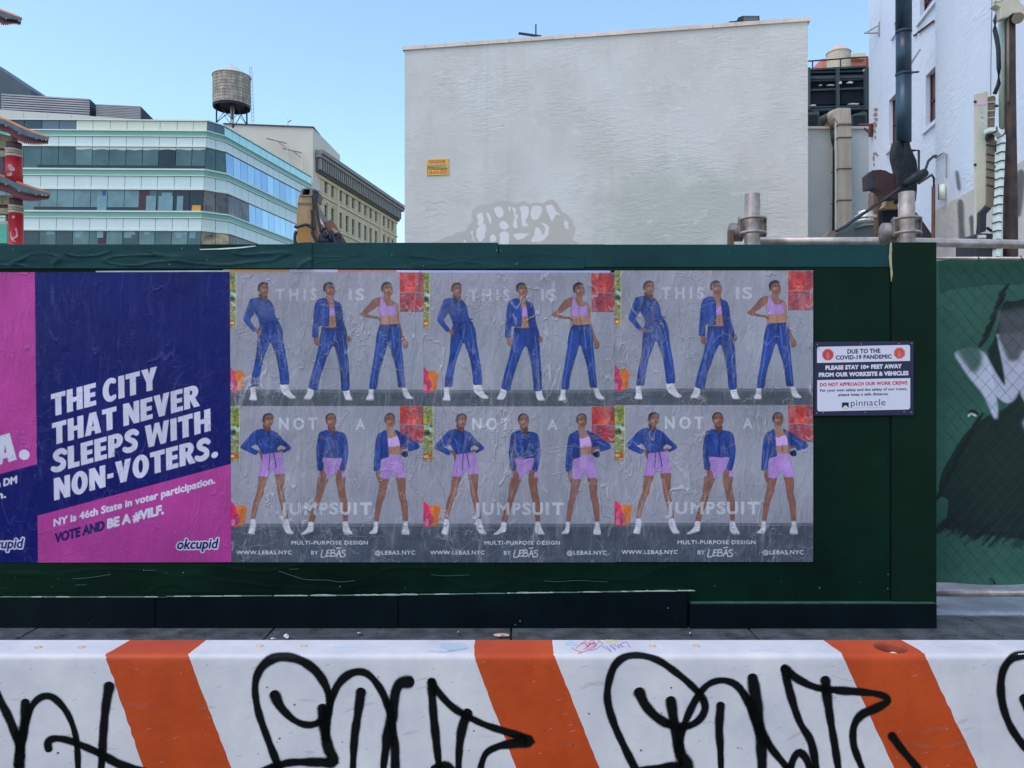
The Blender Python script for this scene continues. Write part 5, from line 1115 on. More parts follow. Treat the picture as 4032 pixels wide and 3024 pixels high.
pr2 = post(3570, 757, 'right galvanised post with double U bolt clamp, near the screened fence')
tag(MB().box(P(2872, 0, 5.05).x, P(2888, 0, 5.05).x, 5.04, 5.1, 2.2, ZP(906, 5.05)).build('rusty_flat_bar', m_rustb), 'rusty flat bar standing just left of the left post', 'bar')
m_railg = mk('galvanised_rail', D(138, 130, 130), 0.35, 0.25, 9, metal=0.35, streak=0.0, col2=D(172, 168, 172))
MB().tube([P(2985, 951, 5.2), P(3480, 951, 5.2), P(6400, 1010, 5.2)], 0.03, 20).build('top_rail', m_railg, None, smooth=True, label='horizontal galvanised top rail running right from the left post', cat='rail')
# ------------------------------------------------------------------ green hoarding
YH = 4.9
def hp(px, py, o=0.0): return P(px, py, YH) + Vector((0, -o, 0)) if False else Vector(((px - CX) / F * YH, YH - o, ZP(py, YH)))
def gp(name, c, c2, rough, bump, seed):
    m = mk(name, c, rough, 0.2, 1.6, bump=bump, bs=70, col2=c2, spec=0.35, streak=0.15); return m
m_hb = mk('hoarding_green', D(2, 32, 20, 1.3), 0.5, 0.35, 0.9, bump=0.0016, bs=160, col2=D(8, 46, 30, 1.3), spec=0.13, streak=0.28)
m_hb2 = mk('hoarding_green_newer', D(4, 33, 17, 1.3), 0.6, 0.2, 1.5, bump=0.0012, bs=190, col2=D(10, 40, 26, 1.3), spec=0.15, streak=0.1)
m_hs = mk('skirting_dark_green', D(3, 16, 26, 1.3), 0.6, 0.3, 2.0, bump=0.0012, bs=120, col2=D(8, 24, 30, 1.3), spec=0.12, streak=0.15)
m_chip = mk('bare_chipped_wood', D(130, 152, 150), 0.8, 0.3, 30)
m_chipg = mk('scuffed_green', D(74, 106, 100), 0.6, 0.3, 20)
def hbox(mb, x0, x1, y0, y1, o0, o1):
    a, b = hp(x0, y1), hp(x1, y0); return mb.box(a.x, b.x, YH - o1, YH - o0, a.z, b.z)
hoard = empty('construction_hoarding', tuple(hp(1700, 2480)), 'dark green painted plywood construction hoarding carrying the posters', 'hoarding')
seams = [-1400, -643, 114, 871, 1628, 2385, 3142, 3507]
for i, (a, b) in enumerate(zip(seams[:-1], seams[1:])):
    ytop = [962, 962, 962, 962, 962, 966, 966][i]
    p = MB(); hbox(p, a + 0.6, b - 0.6, ytop, 2478, -0.019, 0.0); p.build('plywood_sheet', m_hb, hoard)
p = MB(); hbox(p, 3508, 3684, 955, 2400, -0.055, 0.012); p.build('end_board', m_hb2, hoard, bevel=0.003)
p = MB(); hbox(p, -1400, 3500, 1000, 1100, -0.11, -0.021); p.build('rear_rail', m_hs, hoard)
# capping boards with small steps
m_cap = mk('capping_green', D(16, 56, 64, 1.3), 0.5, 0.2, 2.0, bump=0.0016, bs=90, col2=D(24, 68, 70, 1.3), spec=0.2)
for (a, b, y0, y1, o) in ((-1400, 792, 963, 1052, 0.006), (1190, 1962, 956, 1050, 0.007), (1966, 3506, 963, 1052, 0.005)):
    p = MB(); hbox(p, a, b, y0, y1, 0.0005, o); p.build('capping_board', m_cap, hoard, bevel=0.002)
def crinkle(name, x0, x1, y0, y1, mat, parent, o=0.008, amp=0.006, nx=160, ny=30, seed=1, topf=None, botf=None):
    H_ = fbm(ny, nx, 1.2, 3, 0.5, seed); H2 = 1 - np.abs(fbm(ny, nx, 1.6, 2, 0.5, seed + 9) - 0.5) * 5; H2 = np.clip(H2, 0, 1) ** 3
    V = []; Fc = []
    for j in range(ny):
        for i in range(nx):
            u, v = i / (nx - 1), j / (ny - 1); x = x0 + (x1 - x0) * u
            ya = y0 + (topf(x) if topf else 0); yb = y1 + (botf(x) if botf else 0); y = ya + (yb - ya) * v
            e = 1.0; V.append(hp(x, y, o + amp * (H_[j, i]) * e + amp * 0.8 * H2[j, i]))
    for j in range(ny - 1):
        for i in range(nx - 1): a = j * nx + i; Fc.append((a, a + nx, a + nx + 1, a + 1))
    return MB().add(V, Fc).build(name, mat, parent, smooth=True, recalc=False)
ww = lambda A, f, p: (lambda x: A * math.sin(x * f + p) + A * 0.5 * math.sin(x * f * 2.3 + p * 2))
crinkle('painted_over_paper', -900, 1230, 985, 1058, m_cap, hoard, 0.011, 0.010, 300, 20, 3, topf=lambda x: (0 if x < 760 else -4 - (x - 760) * 0.05) + 3 * math.sin(x * 0.03))
crinkle('painted_over_paper', 1000, 2300, 1004, 1058, m_cap, hoard, 0.008, 0.003, 200, 20, 13)
crinkle('painted_over_paper', -700, 2700, 2217, 2332, m_hb, hoard, 0.0025, 0.0035, 420, 26, 23)
# torn flap with a bright edge
p = MB(); p.prism([hp(790, 983, 0.02), hp(860, 981, 0.024), hp(960, 974, 0.022), hp(1010, 969, 0.018), hp(1010, 972, 0.018), hp(960, 979, 0.022), hp(880, 985, 0.024), hp(795, 986, 0.02)], (0, -0.003, 0)); p.build('torn_paper_edge', mk('torn_white_paper', D(205, 220, 225), 0.7, 0.05, 8), hoard)
# skirting boards
for (a, b, y0, y1, o, sl) in ((-1400, 620, 2348, 2484, 0.034, 4), (622, 1570, 2342, 2484, 0.035, -6), (1572, 2700, 2330, 2476, 0.034, -16)):
    A, B, C_, D_ = hp(a, y1, 0), hp(b, y1 - (4 if sl < -10 else 0), 0), hp(b, y0 + sl * 0.5, 0), hp(a, y0 - sl * 0.5, 0)
    f = lambda q, oo: Vector((q.x, YH - oo, q.z)); MB().box8([f(A, o), f(B, o), f(B, 0.001), f(A, 0.001), f(D_, o), f(C_, o), f(C_, 0.001), f(D_, 0.001)]).build('skirting_board', m_hs, hoard, bevel=0.004)
p = MB(); hbox(p, 2712, 3674, 2371, 2487, 0.001, 0.045); p.build('skirting_board', m_hs, hoard, bevel=0.004)
p = MB(); hbox(p, 2714, 3672, 2367, 2370.2, 0.001, 0.040); p.build('skirting_edge', mk('worn_board_edge', D(44, 76, 68), 0.6, 0.4, 14), hoard)
# chipped paint along the skirting top
rc = random.Random(4)
def top_y(x): return 2347 if x < 620 else (2345 - (x - 620) / 950 * 6 if x < 1570 else 2338 - (x - 1572) / 1128 * 16)
ch = MB(); cg = MB(); x = -600
while x < 2690:
    L = rc.uniform(15, 110); h = rc.uniform(0.3, 1.5) * (2.2 if (1390 < x < 1580 or 2480 < x < 2690 or rc.random() < 0.12) else 1)
    y = top_y(x); mb = ch if rc.random() < 0.42 or 1390 < x < 1570 or x > 2480 else cg
    n = 6; up = []; dn = []
    for k_ in range(n + 1):
        xx = x + L * k_ / n; t = math.sin(math.pi * k_ / n) ** 0.5 if 0 < k_ < n else 0
        up.append((xx, y - 1.5 - h * t * rc.uniform(0.5, 1.2))); dn.append((xx, y - 1.5 + h * 0.4 * t * rc.uniform(0.3, 1.2)))
    pts = [hp(a_, b_, 0.0375) for a_, b_ in up] + [hp(a_, b_, 0.0375) for a_, b_ in dn[1:-1][::-1]]
    mb.prism(pts, (0, 0.02, 0)); x += L * rc.uniform(0.6, 1.12)
ch.build('chipped_edge', m_chip, hoard, kind='stuff'); cg.build('scuffed_edge', m_chipg, hoard, kind='stuff')
for (pts, r) in (([(1100, 2247), (1160, 2268), (1210, 2281), (1290, 2283), (1340, 2290), (1400, 2285)], 0.0022), ([(290, 2277), (340, 2275), (390, 2268), (440, 2260)], 0.002), ([(2140, 2286), (2200, 2289), (2270, 2284), (2390, 2290)], 0.0018), ([(1700, 2262), (1760, 2266), (1850, 2262)], 0.0018), ([(570, 2245), (620, 2244)], 0.0018), ([(1140, 2240), (1180, 2239)], 0.0018), ([(300, 2302), (345, 2301)], 0.0016)):
    MB().tube([hp(x, y, 0.010) for x, y in smoothp(pts, 5, False)], r, 6).build('paper_crease', m_chipg, hoard, smooth=True)
for o_ in [c for c in hoard.children if c.name.startswith('paper_crease')]: o_.data.materials[0] = mk('dull_crease', D(44, 72, 64), 0.6, 0.3, 20)
for k_ in range(34):
    x = [130, 860, 885, 1620, 1640, 2372, 2400, 3130, 3156, 3495, 3530, 3670][k_ % 12] + random.uniform(-3, 3); y = [2262, 2318, 1010][k_ // 12]
    c = hp(x, y, 0.0 if x < 3500 else 0.012); MB().tube([c + Vector((0, 0.001, 0)), c + Vector((0, -0.0022, 0))], [0.0046, 0.0034], 8).build('screw', m_hs if k_ % 3 else m_chipg, hoard)
cr = random.Random(9)
sp = MB()
for _ in range(46):
    x = cr.uniform(-200, 3680); y = cr.choice([cr.uniform(2225, 2460), cr.uniform(975, 1050)]); s_ = cr.uniform(0.8, 3.0); o = 0.048 if y > 2330 else 0.018
    if 2330 < y < 2372: continue
    sp.prism([hp(x, y, o), hp(x + s_, y - s_ * 0.4, o), hp(x + s_ * 1.6, y + s_ * 0.5, o), hp(x + s_ * 0.4, y + s_, o)], (0, 0.002, 0))
sp.build('paint_fleck', m_chip, hoard, kind='stuff')
MB().prism([hp(3497, 1015, 0.014), hp(3502, 958, 0.014), hp(3508, 956, 0.014), hp(3507, 1030, 0.014), hp(3511, 1080, 0.014), hp(3506, 1110, 0.014), hp(3502, 1060, 0.014)], (0, 0.006, 0)).build('split_wood_edge', mk('pale_split_wood', D(150, 146, 124), 0.8, 0.3, 20), hoard)
MB().prism([hp(3503.5, 1100, 0.002), hp(3508, 1100, 0.002), hp(3508, 2370, 0.002), hp(3503.5, 2370, 0.002)], (0, 0.002, 0)).build('seam_gap', m_hs, hoard)

# ------------------------------------------------------------------ litter behind the barrier
m_leaf = mk('dry_leaf', D(206, 176, 166), 0.7, 0.15, 20); m_lit = mk('paper_scrap', D(205, 214, 228), 0.7, 0.1, 20)
def gpt(px, py, h=0.0): Y = (EYE - h) * F / (py - HY); return Vector(((px - CX) / F * Y, Y, h))
def scrap(name, cx, cy, w_, h_, mat, label, cat, seed=1, curl=0.02, n=9):
    r_ = random.Random(seed); V = [gpt(cx, cy, curl)]
    for k_ in range(n):
        a = 2 * math.pi * k_ / n; rr_ = r_.uniform(0.75, 1.1); V.append(gpt(cx + math.cos(a) * w_ / 2 * rr_, cy + math.sin(a) * h_ / 2 * rr_, 0.002 + curl * 0.6 * r_.random()))
    V2 = [v + Vector((0, 0, 0.0015)) for v in V]
    m_ = n + 1; F_ = [(0, (k_ + 1) % n + 1, k_ + 1) for k_ in range(n)] + [(m_, m_ + k_ + 1, m_ + (k_ + 1) % n + 1) for k_ in range(n)] + [(k_ + 1, (k_ + 1) % n + 1, m_ + (k_ + 1) % n + 1, m_ + k_ + 1) for k_ in range(n)]
    return tag(MB().add(V + V2, F_).build(name, mat), label, cat)
scrap('fallen_leaf', 1977, 2502, 68, 16, m_leaf, 'pinkish dry leaf on the pavement below the middle posters', 'leaf', 3)
scrap('paper_scrap', 1128, 2505, 22, 20, m_lit, 'larger crumpled white scrap on the pavement left of centre', 'litter', 5)
scrap('paper_scrap', 1076, 2515, 26, 7, m_lit, 'flat white scrap just behind the barrier, left of the crumpled one', 'litter', 6)
scrap('paper_scrap', 1414, 2493, 18, 7, m_lit, 'small white scrap against the skirting board', 'litter', 7)
scrap('paper_scrap', 1805, 2489, 9, 5, m_lit, 'tiny white fleck at the pavement joint left of the leaf', 'litter', 8)
scrap('paper_scrap', 2717, 2494, 8, 8, m_lit, 'tiny white fleck below the step in the skirting board', 'litter', 9)
m_blkd = mk('dark_grit', (0.03, 0.03, 0.032), 0.9, 0.2, 9)
gr = MB(); cr = random.Random(21)
for _ in range(150):
    px = cr.uniform(-100, 4200); py = cr.uniform(2486, 2530) if px < 3690 else cr.uniform(2352, 2525); q = gpt(px, py, 0.0); s_ = cr.uniform(0.0015, 0.006)
    gr.add([(q.x - s_, q.y - s_ * 0.6, 0.0), (q.x + s_, q.y - s_, 0.0), (q.x + s_ * 0.5, q.y + s_, 0.0), (q.x, q.y, s_ * 0.8)], [(0, 1, 3), (1, 2, 3), (2, 0, 3), (2, 1, 0)])
tag(gr.build('grit', m_blkd), None, None, kind='stuff')

# ------------------------------------------------------------------ screened chain link fence at right
YF = 5.16
def fp(px, py, o=0.0): return Vector(((px - CX) / F * YF, YF - o, ZP(py, YF)))
fence = empty('screened_fence', tuple(fp(4000, 2330)), 'chain link fence covered in green mesh with white and black spray paint', 'fence')
MB().tube([fp(3640, 1017), fp(6420, 1022)], 0.011, 12).build('upper_rail', m_railg, fence, smooth=True)
MB().tube([fp(3600, 2334), fp(6420, 2341)], 0.024, 20).build('bottom_rail', m_railg, fence, smooth=True)
for px_ in (4640, 6400): MB().tube([fp(px_, 900), fp(px_, 2450)], 0.03, 16).build('fence_post', m_galv, fence, smooth=True)
FW, FH = 4032 - 3660 + 420, 2300 - 1016
cv = Canvas(420, 660, 3660, 1016, 4450, 2300)
tx = fbm(660, 420, 5, 5, 1, 4); tx2 = fbm(660, 420, 60, 3, 1, 5)
LK = lambda *c: np.array(D(*c, k=1.6, w=(1.25, 1.03, 0.95)))
cv.a[:] = LK(42, 80, 66) * (0.82 + 0.36 * tx[..., None])
S6 = lambda pts: [(3400 + x / 2.44, 1020 + y / 2.44) for x, y in pts]
S61 = lambda pts: [(3100 + x / 1.106, 1000 + y / 1.106) for x, y in pts]
# darker doubled cloth at the top, black paint fields
cv.poly(S6([(700, -20), (3000, -20), (3000, 200), (1540, 225), (1230, 235), (980, 250), (712, 318)]), LK(26, 62, 50), 0.9, smooth=False, tex=tx, k=0.4)
blk = LK(14, 24, 20)
def fan(pts, col, al, jit, n=36, w=5, seed=2):
    r_ = random.Random(seed)
    for _ in range(n):
        (x0, y0), (x1, y1) = pts; t = r_.random(); x = x0 + (x1 - x0) * t; y = y0 + (y1 - y0) * t
        l = r_.uniform(20, jit); cv.stroke([(x, y), (x - l * 0.62, y + l * 0.72)], r_.uniform(2, w), col, al * r_.uniform(0.5, 1), 2.0, False)
cv.poly(S61([(1300, 100), (1010, 190), (930, 200), (905, 300), (880, 380), (860, 420), (900, 520), (960, 640), (860, 700), (780, 760), (720, 850), (660, 960), (650, 1050), (690, 1080), (680, 1200), (740, 1200), (800, 1240), (850, 1220), (930, 1230), (1000, 1240), (1100, 1270), (1500, 1270), (1500, 100)]), blk, 0.9, tex=tx, k=0.5)
fan(((3960, 1110), (3870, 1340)), blk, 0.8, 60, 60, 6, 3)
fan(((3860, 1620), (3690, 1960)), blk, 0.8, 70, 70, 6, 4)
fan(((3900, 2060), (3700, 2050)), blk, 0.8, 90, 60, 6, 8)
fan(((4100, 2100), (3820, 2090)), blk, 0.7, 80, 60, 6, 9)
# soft white fat-cap strokes
wt = LK(172, 180, 196); wt2 = LK(130, 140, 150)
def fat(pts, rads, al=0.7, soft=16, col=wt, layers=6):
    for k_ in range(layers):
        f = (k_ + 1) / layers; cv.stroke(S6(pts), [max(0.5, r * (1.25 - 0.75 * f) / 2.44) for r in rads], col, 1 - (1 - al) ** (1.0 / layers), soft * (1.1 - 0.6 * f) * 0.6, True)
def blur(a, n):
    for _ in range(n):
        p_ = np.pad(a, 1, mode='edge'); a = (p_[:-2, 1:-1] + p_[2:, 1:-1] + p_[1:-1, :-2] + p_[1:-1, 2:] + 2 * p_[1:-1, 1:-1]) / 6
    return a
def mist(pts, n, alpha, col=wt, dark=None):
    t_ = Canvas(420, 660, 3660, 1016, 4450, 2300); t_.poly(S6(pts), (1, 1, 1)); m = blur(t_.a[..., 0], n)
    if dark:
        t2 = Canvas(420, 660, 3660, 1016, 4450, 2300); t2.poly(S6(dark), (1, 1, 1)); m = m * (1 - 0.92 * blur(t2.a[..., 0], n * 4))
    m = m * alpha; cv.a[:] = cv.a * (1 - m[..., None]) + np.array(col) * m[..., None]
mist([(1260, 560), (1330, 480), (1900, 480), (1900, 900), (1540, 900), (1450, 960), (1330, 900)], 60, 0.5, LK(84, 88, 92))
mist([(850, 900), (900, 1000), (1000, 1135), (1100, 1260), (1170, 1400), (1222, 1512), (1262, 1514), (1262, 1400), (1235, 1260), (1205, 1120), (1170, 980), (1120, 880), (1000, 840)], 9, 0.8, wt, [(880, 860), (960, 1000), (1040, 1080), (1100, 1010), (1110, 900), (1060, 820)])
mist([(1130, 880), (1180, 980), (1240, 1080), (1320, 1190), (1335, 1180), (1315, 1040), (1285, 900), (1260, 760), (1300, 700), (1900, 700), (1900, 1000), (1560, 960), (1520, 1120), (1470, 1250), (1420, 1340), (1365, 1368), (1300, 1345), (1235, 1290), (1190, 1150)], 7, 0.72, wt, [(1290, 640), (1320, 860), (1380, 960), (1460, 950), (1530, 860), (1800, 860), (1800, 640)])
mist([(1470, 1240), (1510, 1350), (1560, 1430), (1650, 1500), (1700, 1400), (1650, 1000), (1560, 960), (1530, 1080)], 8, 0.65)
mist([(1500, 1560), (1600, 1500), (1750, 1560), (1750, 1680), (1560, 1660)], 22, 0.5)
cv.stroke(S6([(1000, 1450), (1040, 1450), (1065, 1475)]), 6, LK(12, 20, 18), 0.9, 1.0)
cv.stroke(S6([(985, 1495), (1010, 1475), (1050, 1490)]), 4, LK(210, 220, 215), 0.9, 1.0)
fold = fbm(660, 420, 3, 4, 0.5, 7); cv.a *= (0.93 + 0.14 * tx2[..., None])
def cloth_map(u, v):
    px = 3660 + (4450 - 3660) * u
    sag = 6 * np.sin(px * 0.021) ** 2
    y0 = 1024 + sag; y1 = 2292 + 5 * np.sin(px * 0.013 + 1); py = y0 + (y1 - y0) * v
    f = fold[(v * 659).astype(int), (u * 419).astype(int)]
    wob = 0.012 * (f - 0.5) + 0.0025 * np.sin(px * 0.021 * 2 + v * 5) + 0.006 * np.exp(-((v - 0.0) / 0.03) ** 2) + 0.01 * np.exp(-((1 - v) / 0.02) ** 2)
    return np.stack([(px - CX) / F * YF - fence.location.x, (YF - 0.03 - wob) - fence.location.y, (EYE + (HY - py) / F * YF) - fence.location.z], 1)
def ink_mat(name, rough=0.6, bump=0.0006, bs=900, spec=0.3, trans=0.0):
    m = bpy.data.materials.new(name); m.use_nodes = True; N = m.node_tree.nodes; L = m.node_tree.links; b = N['Principled BSDF']
    b.inputs['Roughness'].default_value = rough; b.inputs['Specular IOR Level'].default_value = spec
    a = N.new('ShaderNodeAttribute'); a.attribute_name = 'ink'; L.new(a.outputs['Color'], b.inputs['Base Color'])
    g = N.new('ShaderNodeNewGeometry'); n = N.new('ShaderNodeTexNoise'); n.inputs['Scale'].default_value = bs; L.new(g.outputs['Position'], n.inputs['Vector'])
    w_ = N.new('ShaderNodeTexWave'); w_.inputs['Scale'].default_value = 120; w_.bands_direction = 'Z'; L.new(g.outputs['Position'], w_.inputs['Vector'])
    ad = N.new('ShaderNodeMath'); ad.operation = 'ADD'; L.new(n.outputs['Fac'], ad.inputs[0]); L.new(w_.outputs['Fac'], ad.inputs[1])
    bp = N.new('ShaderNodeBump'); bp.inputs['Distance'].default_value = bump; L.new(ad.outputs[0], bp.inputs['Height']); L.new(bp.outputs[0], b.inputs['Normal'])
    return m
m_cloth = ink_mat('mesh_screen')
sheet('mesh_screen_cloth', cv, cloth_map, m_cloth, fence)
m_cl2 = mk('plain_green_screen', D(42, 80, 66, 1.6), 0.7, 0.2, 2, bump=0.002, bs=30, col2=D(48, 88, 72, 1.6))
MB().prism([fp(4449, 1026, 0.03), fp(6400, 1026, 0.03), fp(6400, 2292, 0.03), fp(4449, 2292, 0.03)], (0, 0.002, 0)).build('mesh_screen_cloth', m_cl2, fence)
# chain link wires pressing through the cloth
m_wire = mk('wire_through_cloth', D(20, 58, 46, 1.6), 0.6, 0.15, 6)
cw = MB(); dd = 27.0
for fam in (1, -1):
    for i in range(-60, 34):
        # zig-zag lines, slope +-1
        x_at_top = 3660 + i * 54.0 + (0 if fam > 0 else 900); pts = []
        for k_ in range(0, 47):
            py = 1040 + k_ * dd; px = x_at_top + fam * k_ * dd * 0.9
            if 3690 < px < 4440 and py < 2290: pts.append(Vector(cloth_map(np.array([(px - 3660) / 790.0]), np.array([min(1, max(0, (py - 1024) / 1268.0))]))[0]) + fence.location + Vector((0, -0.0004, 0)))
        if len(pts) > 1: cw.tube(pts, 0.0009, 4, caps=False)
cw.build('chain_link', m_wire, fence, kind='stuff')
for px in (3838, 4006, 4170): MB().tube([fp(px, 1010, .03), fp(px + 3, 1022, .042), fp(px + 1, 1032, .03)], 0.004, 5).build('cable_tie', m_bk, fence)
MB().tube([fp(3880, 2268, .05), fp(3888, 2276, .06), fp(3900, 2290, .05)], 0.006, 5).build('cable_tie', m_bk, fence)

# ------------------------------------------------------------------ striped concrete barrier
# profile (Y, z): top back -> top front edge -> face -> foot
Zt = 0.81
Yb = (EYE - Zt) * F / (2520 - HY); Yf0 = (EYE - Zt) * F / (2572 - HY)
prof = [(Yb, Zt)] + [(Yb + (Yf0 - Yb) * t, Zt) for t in (0.25, 0.5, 0.75, 1.0)]
r_ = 0.016
for k_ in range(1, 7):
    a = math.pi / 2 * k_ / 6 * 0.93; prof.append((Yf0 - r_ * math.sin(a), Zt - r_ * (1 - math.cos(a))))
ylast, zlast = prof[-1]
for k_ in range(1, 31): z = zlast - (zlast - 0.30) * k_ / 30; prof.append((ylast - (zlast - z) * 0.10, z))
for (dy, z) in ((-0.02, 0.26), (-0.09, 0.16), (-0.15, 0.08), (-0.17, 0.02), (-0.17, -0.148)): prof.append((prof[36 + 4][0] + dy if False else ylast - (zlast - 0.3) * 0.10 + dy, z))
def prof_px(y, z): return HY + (EYE - z) * F / y
ppy = [prof_px(y, z) for y, z in prof]
nfront = len([1 for q in ppy])
def bar(px, py, o=0.0):     # point of the barrier surface seen at a photo pixel, lifted by o
    i = 0
    while i < len(prof) - 2 and ppy[i + 1] < py: i += 1
    t = (py - ppy[i]) / (ppy[i + 1] - ppy[i] + 1e-9); t = max(-0.3, t)
    # perspective-correct enough over these short steps
    (y0, z0), (y1, z1) = prof[i], prof[i + 1]; y = y0 + (y1 - y0) * t; z = z0 + (z1 - z0) * t
    n = Vector((0, (z1 - z0), -(y1 - y0))).normalized()
    if n.y > 0: n = -n
    if abs(z1 - z0) < 1e-6: n = Vector((0, 0, 1))
    return Vector(((px - CX) / F * y, y, z)) + n * o
def cl(pts):
    ys = [p[1] for p in pts]; xs2 = [p[0] for p in pts]
    return lambda py: float(np.interp(py, ys, xs2)) + (0 if py < ys[-1] else (py - ys[-1]) * (xs2[-1] - xs2[-2]) / (ys[-1] - ys[-2]))
lines = [cl([(512, 2520), (415, 2575), (418, 2590), (565, 3024)]), cl([(812, 2520), (742, 2575), (748, 2600), (911, 3024)]),
         cl([(1870, 2520), (1866, 2575), (1872, 2600), (2032, 3024)]), cl([(2175, 2520), (2179, 2575), (2188, 2594), (2360, 3024)]),
         cl([(3242, 2520), (3312, 2570), (3350, 2654), (3520, 3024)]), cl([(3551, 2520), (3636, 2568), (3660, 2620), (3851, 3024)])]
Dx = 1450.0
def off_line(f, k_): return lambda py: f(py) + Dx * k_
L_all = [off_line(lines[0], -2), off_line(lines[1], -2), off_line(lines[0], -1), off_line(lines[1], -1)] + lines + [off_line(lines[4], 1), off_line(lines[5], 1), off_line(lines[4], 2), off_line(lines[5], 2)]
edge_noise = np.random.RandomState(5)
XL, XR = -3.5, 3.5
m_bwhite = mk('barrier_white_paint', D(170, 171, 184, 1.6), 0.5, 0.05, 5, bump=0.0011, bs=38, spec=0.4, streak=0.035, col2=D(188, 187, 194, 1.6))
m_borange = mk('barrier_orange_paint', D(160, 58, 14, 1.55), 0.5, 0.1, 5, bump=0.0011, bs=50, spec=0.3, streak=0.08, col2=D(172, 66, 20, 1.55))
barrier = empty('concrete_barrier', (0, 2.2, -0.15), 'white concrete road barrier with slanting orange stripes and black graffiti', 'barrier')
rows = []
nrow = len(prof)
jit = {}
for i, (y, z) in enumerate(prof):
    py = ppy[i]; xs3 = [XL]
    for k_, f in enumerate(L_all):
        x = (f(min(py, 3500)) - CX) / F * y + edge_noise.uniform(-1, 1) * 0.0012 * (2.0 if k_ in (4, 9) else 1.0)
        xs3.append(max(XL + 0.001 * (k_ + 1), min(XR - 0.001 * (16 - k_), x)))
    xs3.append(XR); rows.append([(x, y, z) for x in xs3])
nc = len(rows[0])
# close round the back and underneath
backp = [(Yb + 0.03, 0.30), (Yb + 0.17, 0.05), (Yb + 0.17, -0.148)]
for (y, z) in backp[::-1]: rows.append([(x, y, z) for x in [XL] + [rows[0][k_][0] for k_ in range(1, nc - 1)] + [XR]])
# subdivide columns so the surface stays well shaped
V = [p for r in rows for p in r]; Fc = []; MI = []
nr = len(rows)
for i in range(nr):
    j = (i + 1) % nr
    for k_ in range(nc - 1):
        Fc.append((i * nc + k_, j * nc + k_, j * nc + k_ + 1, i * nc + k_ + 1)); MI.append(1 if k_ % 2 == 1 else 0)
Fc.append(tuple(i * nc for i in range(nr))); MI.append(0); Fc.append(tuple(i * nc + nc - 1 for i in reversed(range(nr)))); MI.append(0)
b_ = MB(); b_.v = V; b_.f = Fc; b_.m = MI
bo = b_.build('barrier_body', [m_bwhite, m_borange], barrier, smooth=True)
bo.data.set_sharp_from_angle(angle=math.radians(35))
# lifting hole in the orange stripe
hx, hy_ = (2000 + 1640 / 1.0886), (2300 + 272 / 1.0886)
hc = bar(hx, hy_)
m_hole = mk('hole_inside', D(120, 52, 30), 0.7, 0.2, 30)
cut = MB().lathe((hc.x, hc.y, 0), [(0.034, Zt - 0.05), (0.037, Zt - 0.02), (0.041, Zt - 0.006), (0.05, Zt + 0.004)], 40).build('cutter', [m_bwhite, m_borange, m_hole])
cut.data.materials.clear()
for mm_ in (m_bwhite, m_borange, m_hole): cut.data.materials.append(mm_)
for p_ in cut.data.polygons: p_.material_index = 2
bo.data.materials.append(m_hole)
md = bo.modifiers.new('hole', 'BOOLEAN'); md.object = cut; md.operation = 'DIFFERENCE'; md.solver = 'EXACT'
try: md.material_mode = 'INDEX'
except Exception: pass
bpy.context.view_layer.update()
dg = bpy.context.evaluated_depsgraph_get(); nm_ = bpy.data.meshes.new_from_object(bo.evaluated_get(dg)); bo.modifiers.clear(); bo.data = nm_; bpy.data.objects.remove(cut)
hs_ = MB().add([(hc.x - 0.02, hc.y - 0.024, Zt - 0.012), (hc.x - 0.005, hc.y - 0.03, Zt - 0.005), (hc.x + 0.02, hc.y - 0.028, Zt - 0.01), (hc.x + 0.024, hc.y - 0.012, Zt - 0.016), (hc.x - 0.0, hc.y - 0.016, Zt - 0.006), (hc.x - 0.022, hc.y - 0.008, Zt - 0.014)], [(0, 1, 4, 5), (1, 2, 3, 4)])
hs_.add([(hc.x - 0.02, hc.y - 0.024, Zt - 0.014), (hc.x - 0.005, hc.y - 0.03, Zt - 0.007), (hc.x + 0.02, hc.y - 0.028, Zt - 0.012), (hc.x + 0.024, hc.y - 0.012, Zt - 0.018), (hc.x - 0.0, hc.y - 0.016, Zt - 0.008), (hc.x - 0.022, hc.y - 0.008, Zt - 0.016)], [(5, 4, 1, 0), (4, 3, 2, 1)])
tag(hs_.build('paper_scrap', mk('hole_paper', D(214, 206, 198), 0.8, 0.2, 60)), 'crumpled pale paper stuffed in the hole of the orange stripe', 'litter')
# graffiti
K7 = lambda p: [(x / 1.0533, 2300 + y / 1.0533) for x, y in p]; K8 = lambda p: [(2000 + x / 1.0886, 2300 + y / 1.0886) for x, y in p]
m_spray = soft_mat('black_spray_paint', D(10, 12, 14, 1.0), 0.5, 1.0)
m_spray.node_tree.nodes['Principled BSDF'].inputs['Specular IOR Level'].default_value = 0.12
pr_ = ((-1.9, 0), (-1.3, 0.22), (-0.98, 0.55), (-0.66, 1), (0, 1), (0.66, 1), (0.98, 0.55), (1.3, 0.22), (1.9, 0))
G1 = [([(-120, 300), (-40, 400), (0, 480), (40, 560), (70, 640), (85, 700), (80, 760)], [13, 13, 13, 15, 17]), ([(106, 492), (104, 560), (88, 650), (76, 745)], [17, 15, 15, 18]), ([(86, 690), (105, 580), (130, 510), (165, 472), (205, 464), (245, 490), (285, 545), (312, 620), (322, 700), (324, 800)], [14, 12, 11, 10, 10]),
      ([(202, 682), (200, 655), (225, 640), (275, 645), (330, 665), (400, 695), (460, 728), (510, 752), (600, 775)], [15, 11, 11, 13, 15, 13, 12]), ([(453, 425), (440, 500), (430, 600), (424, 700), (418, 800)], [17, 15, 13, 14, 10])]
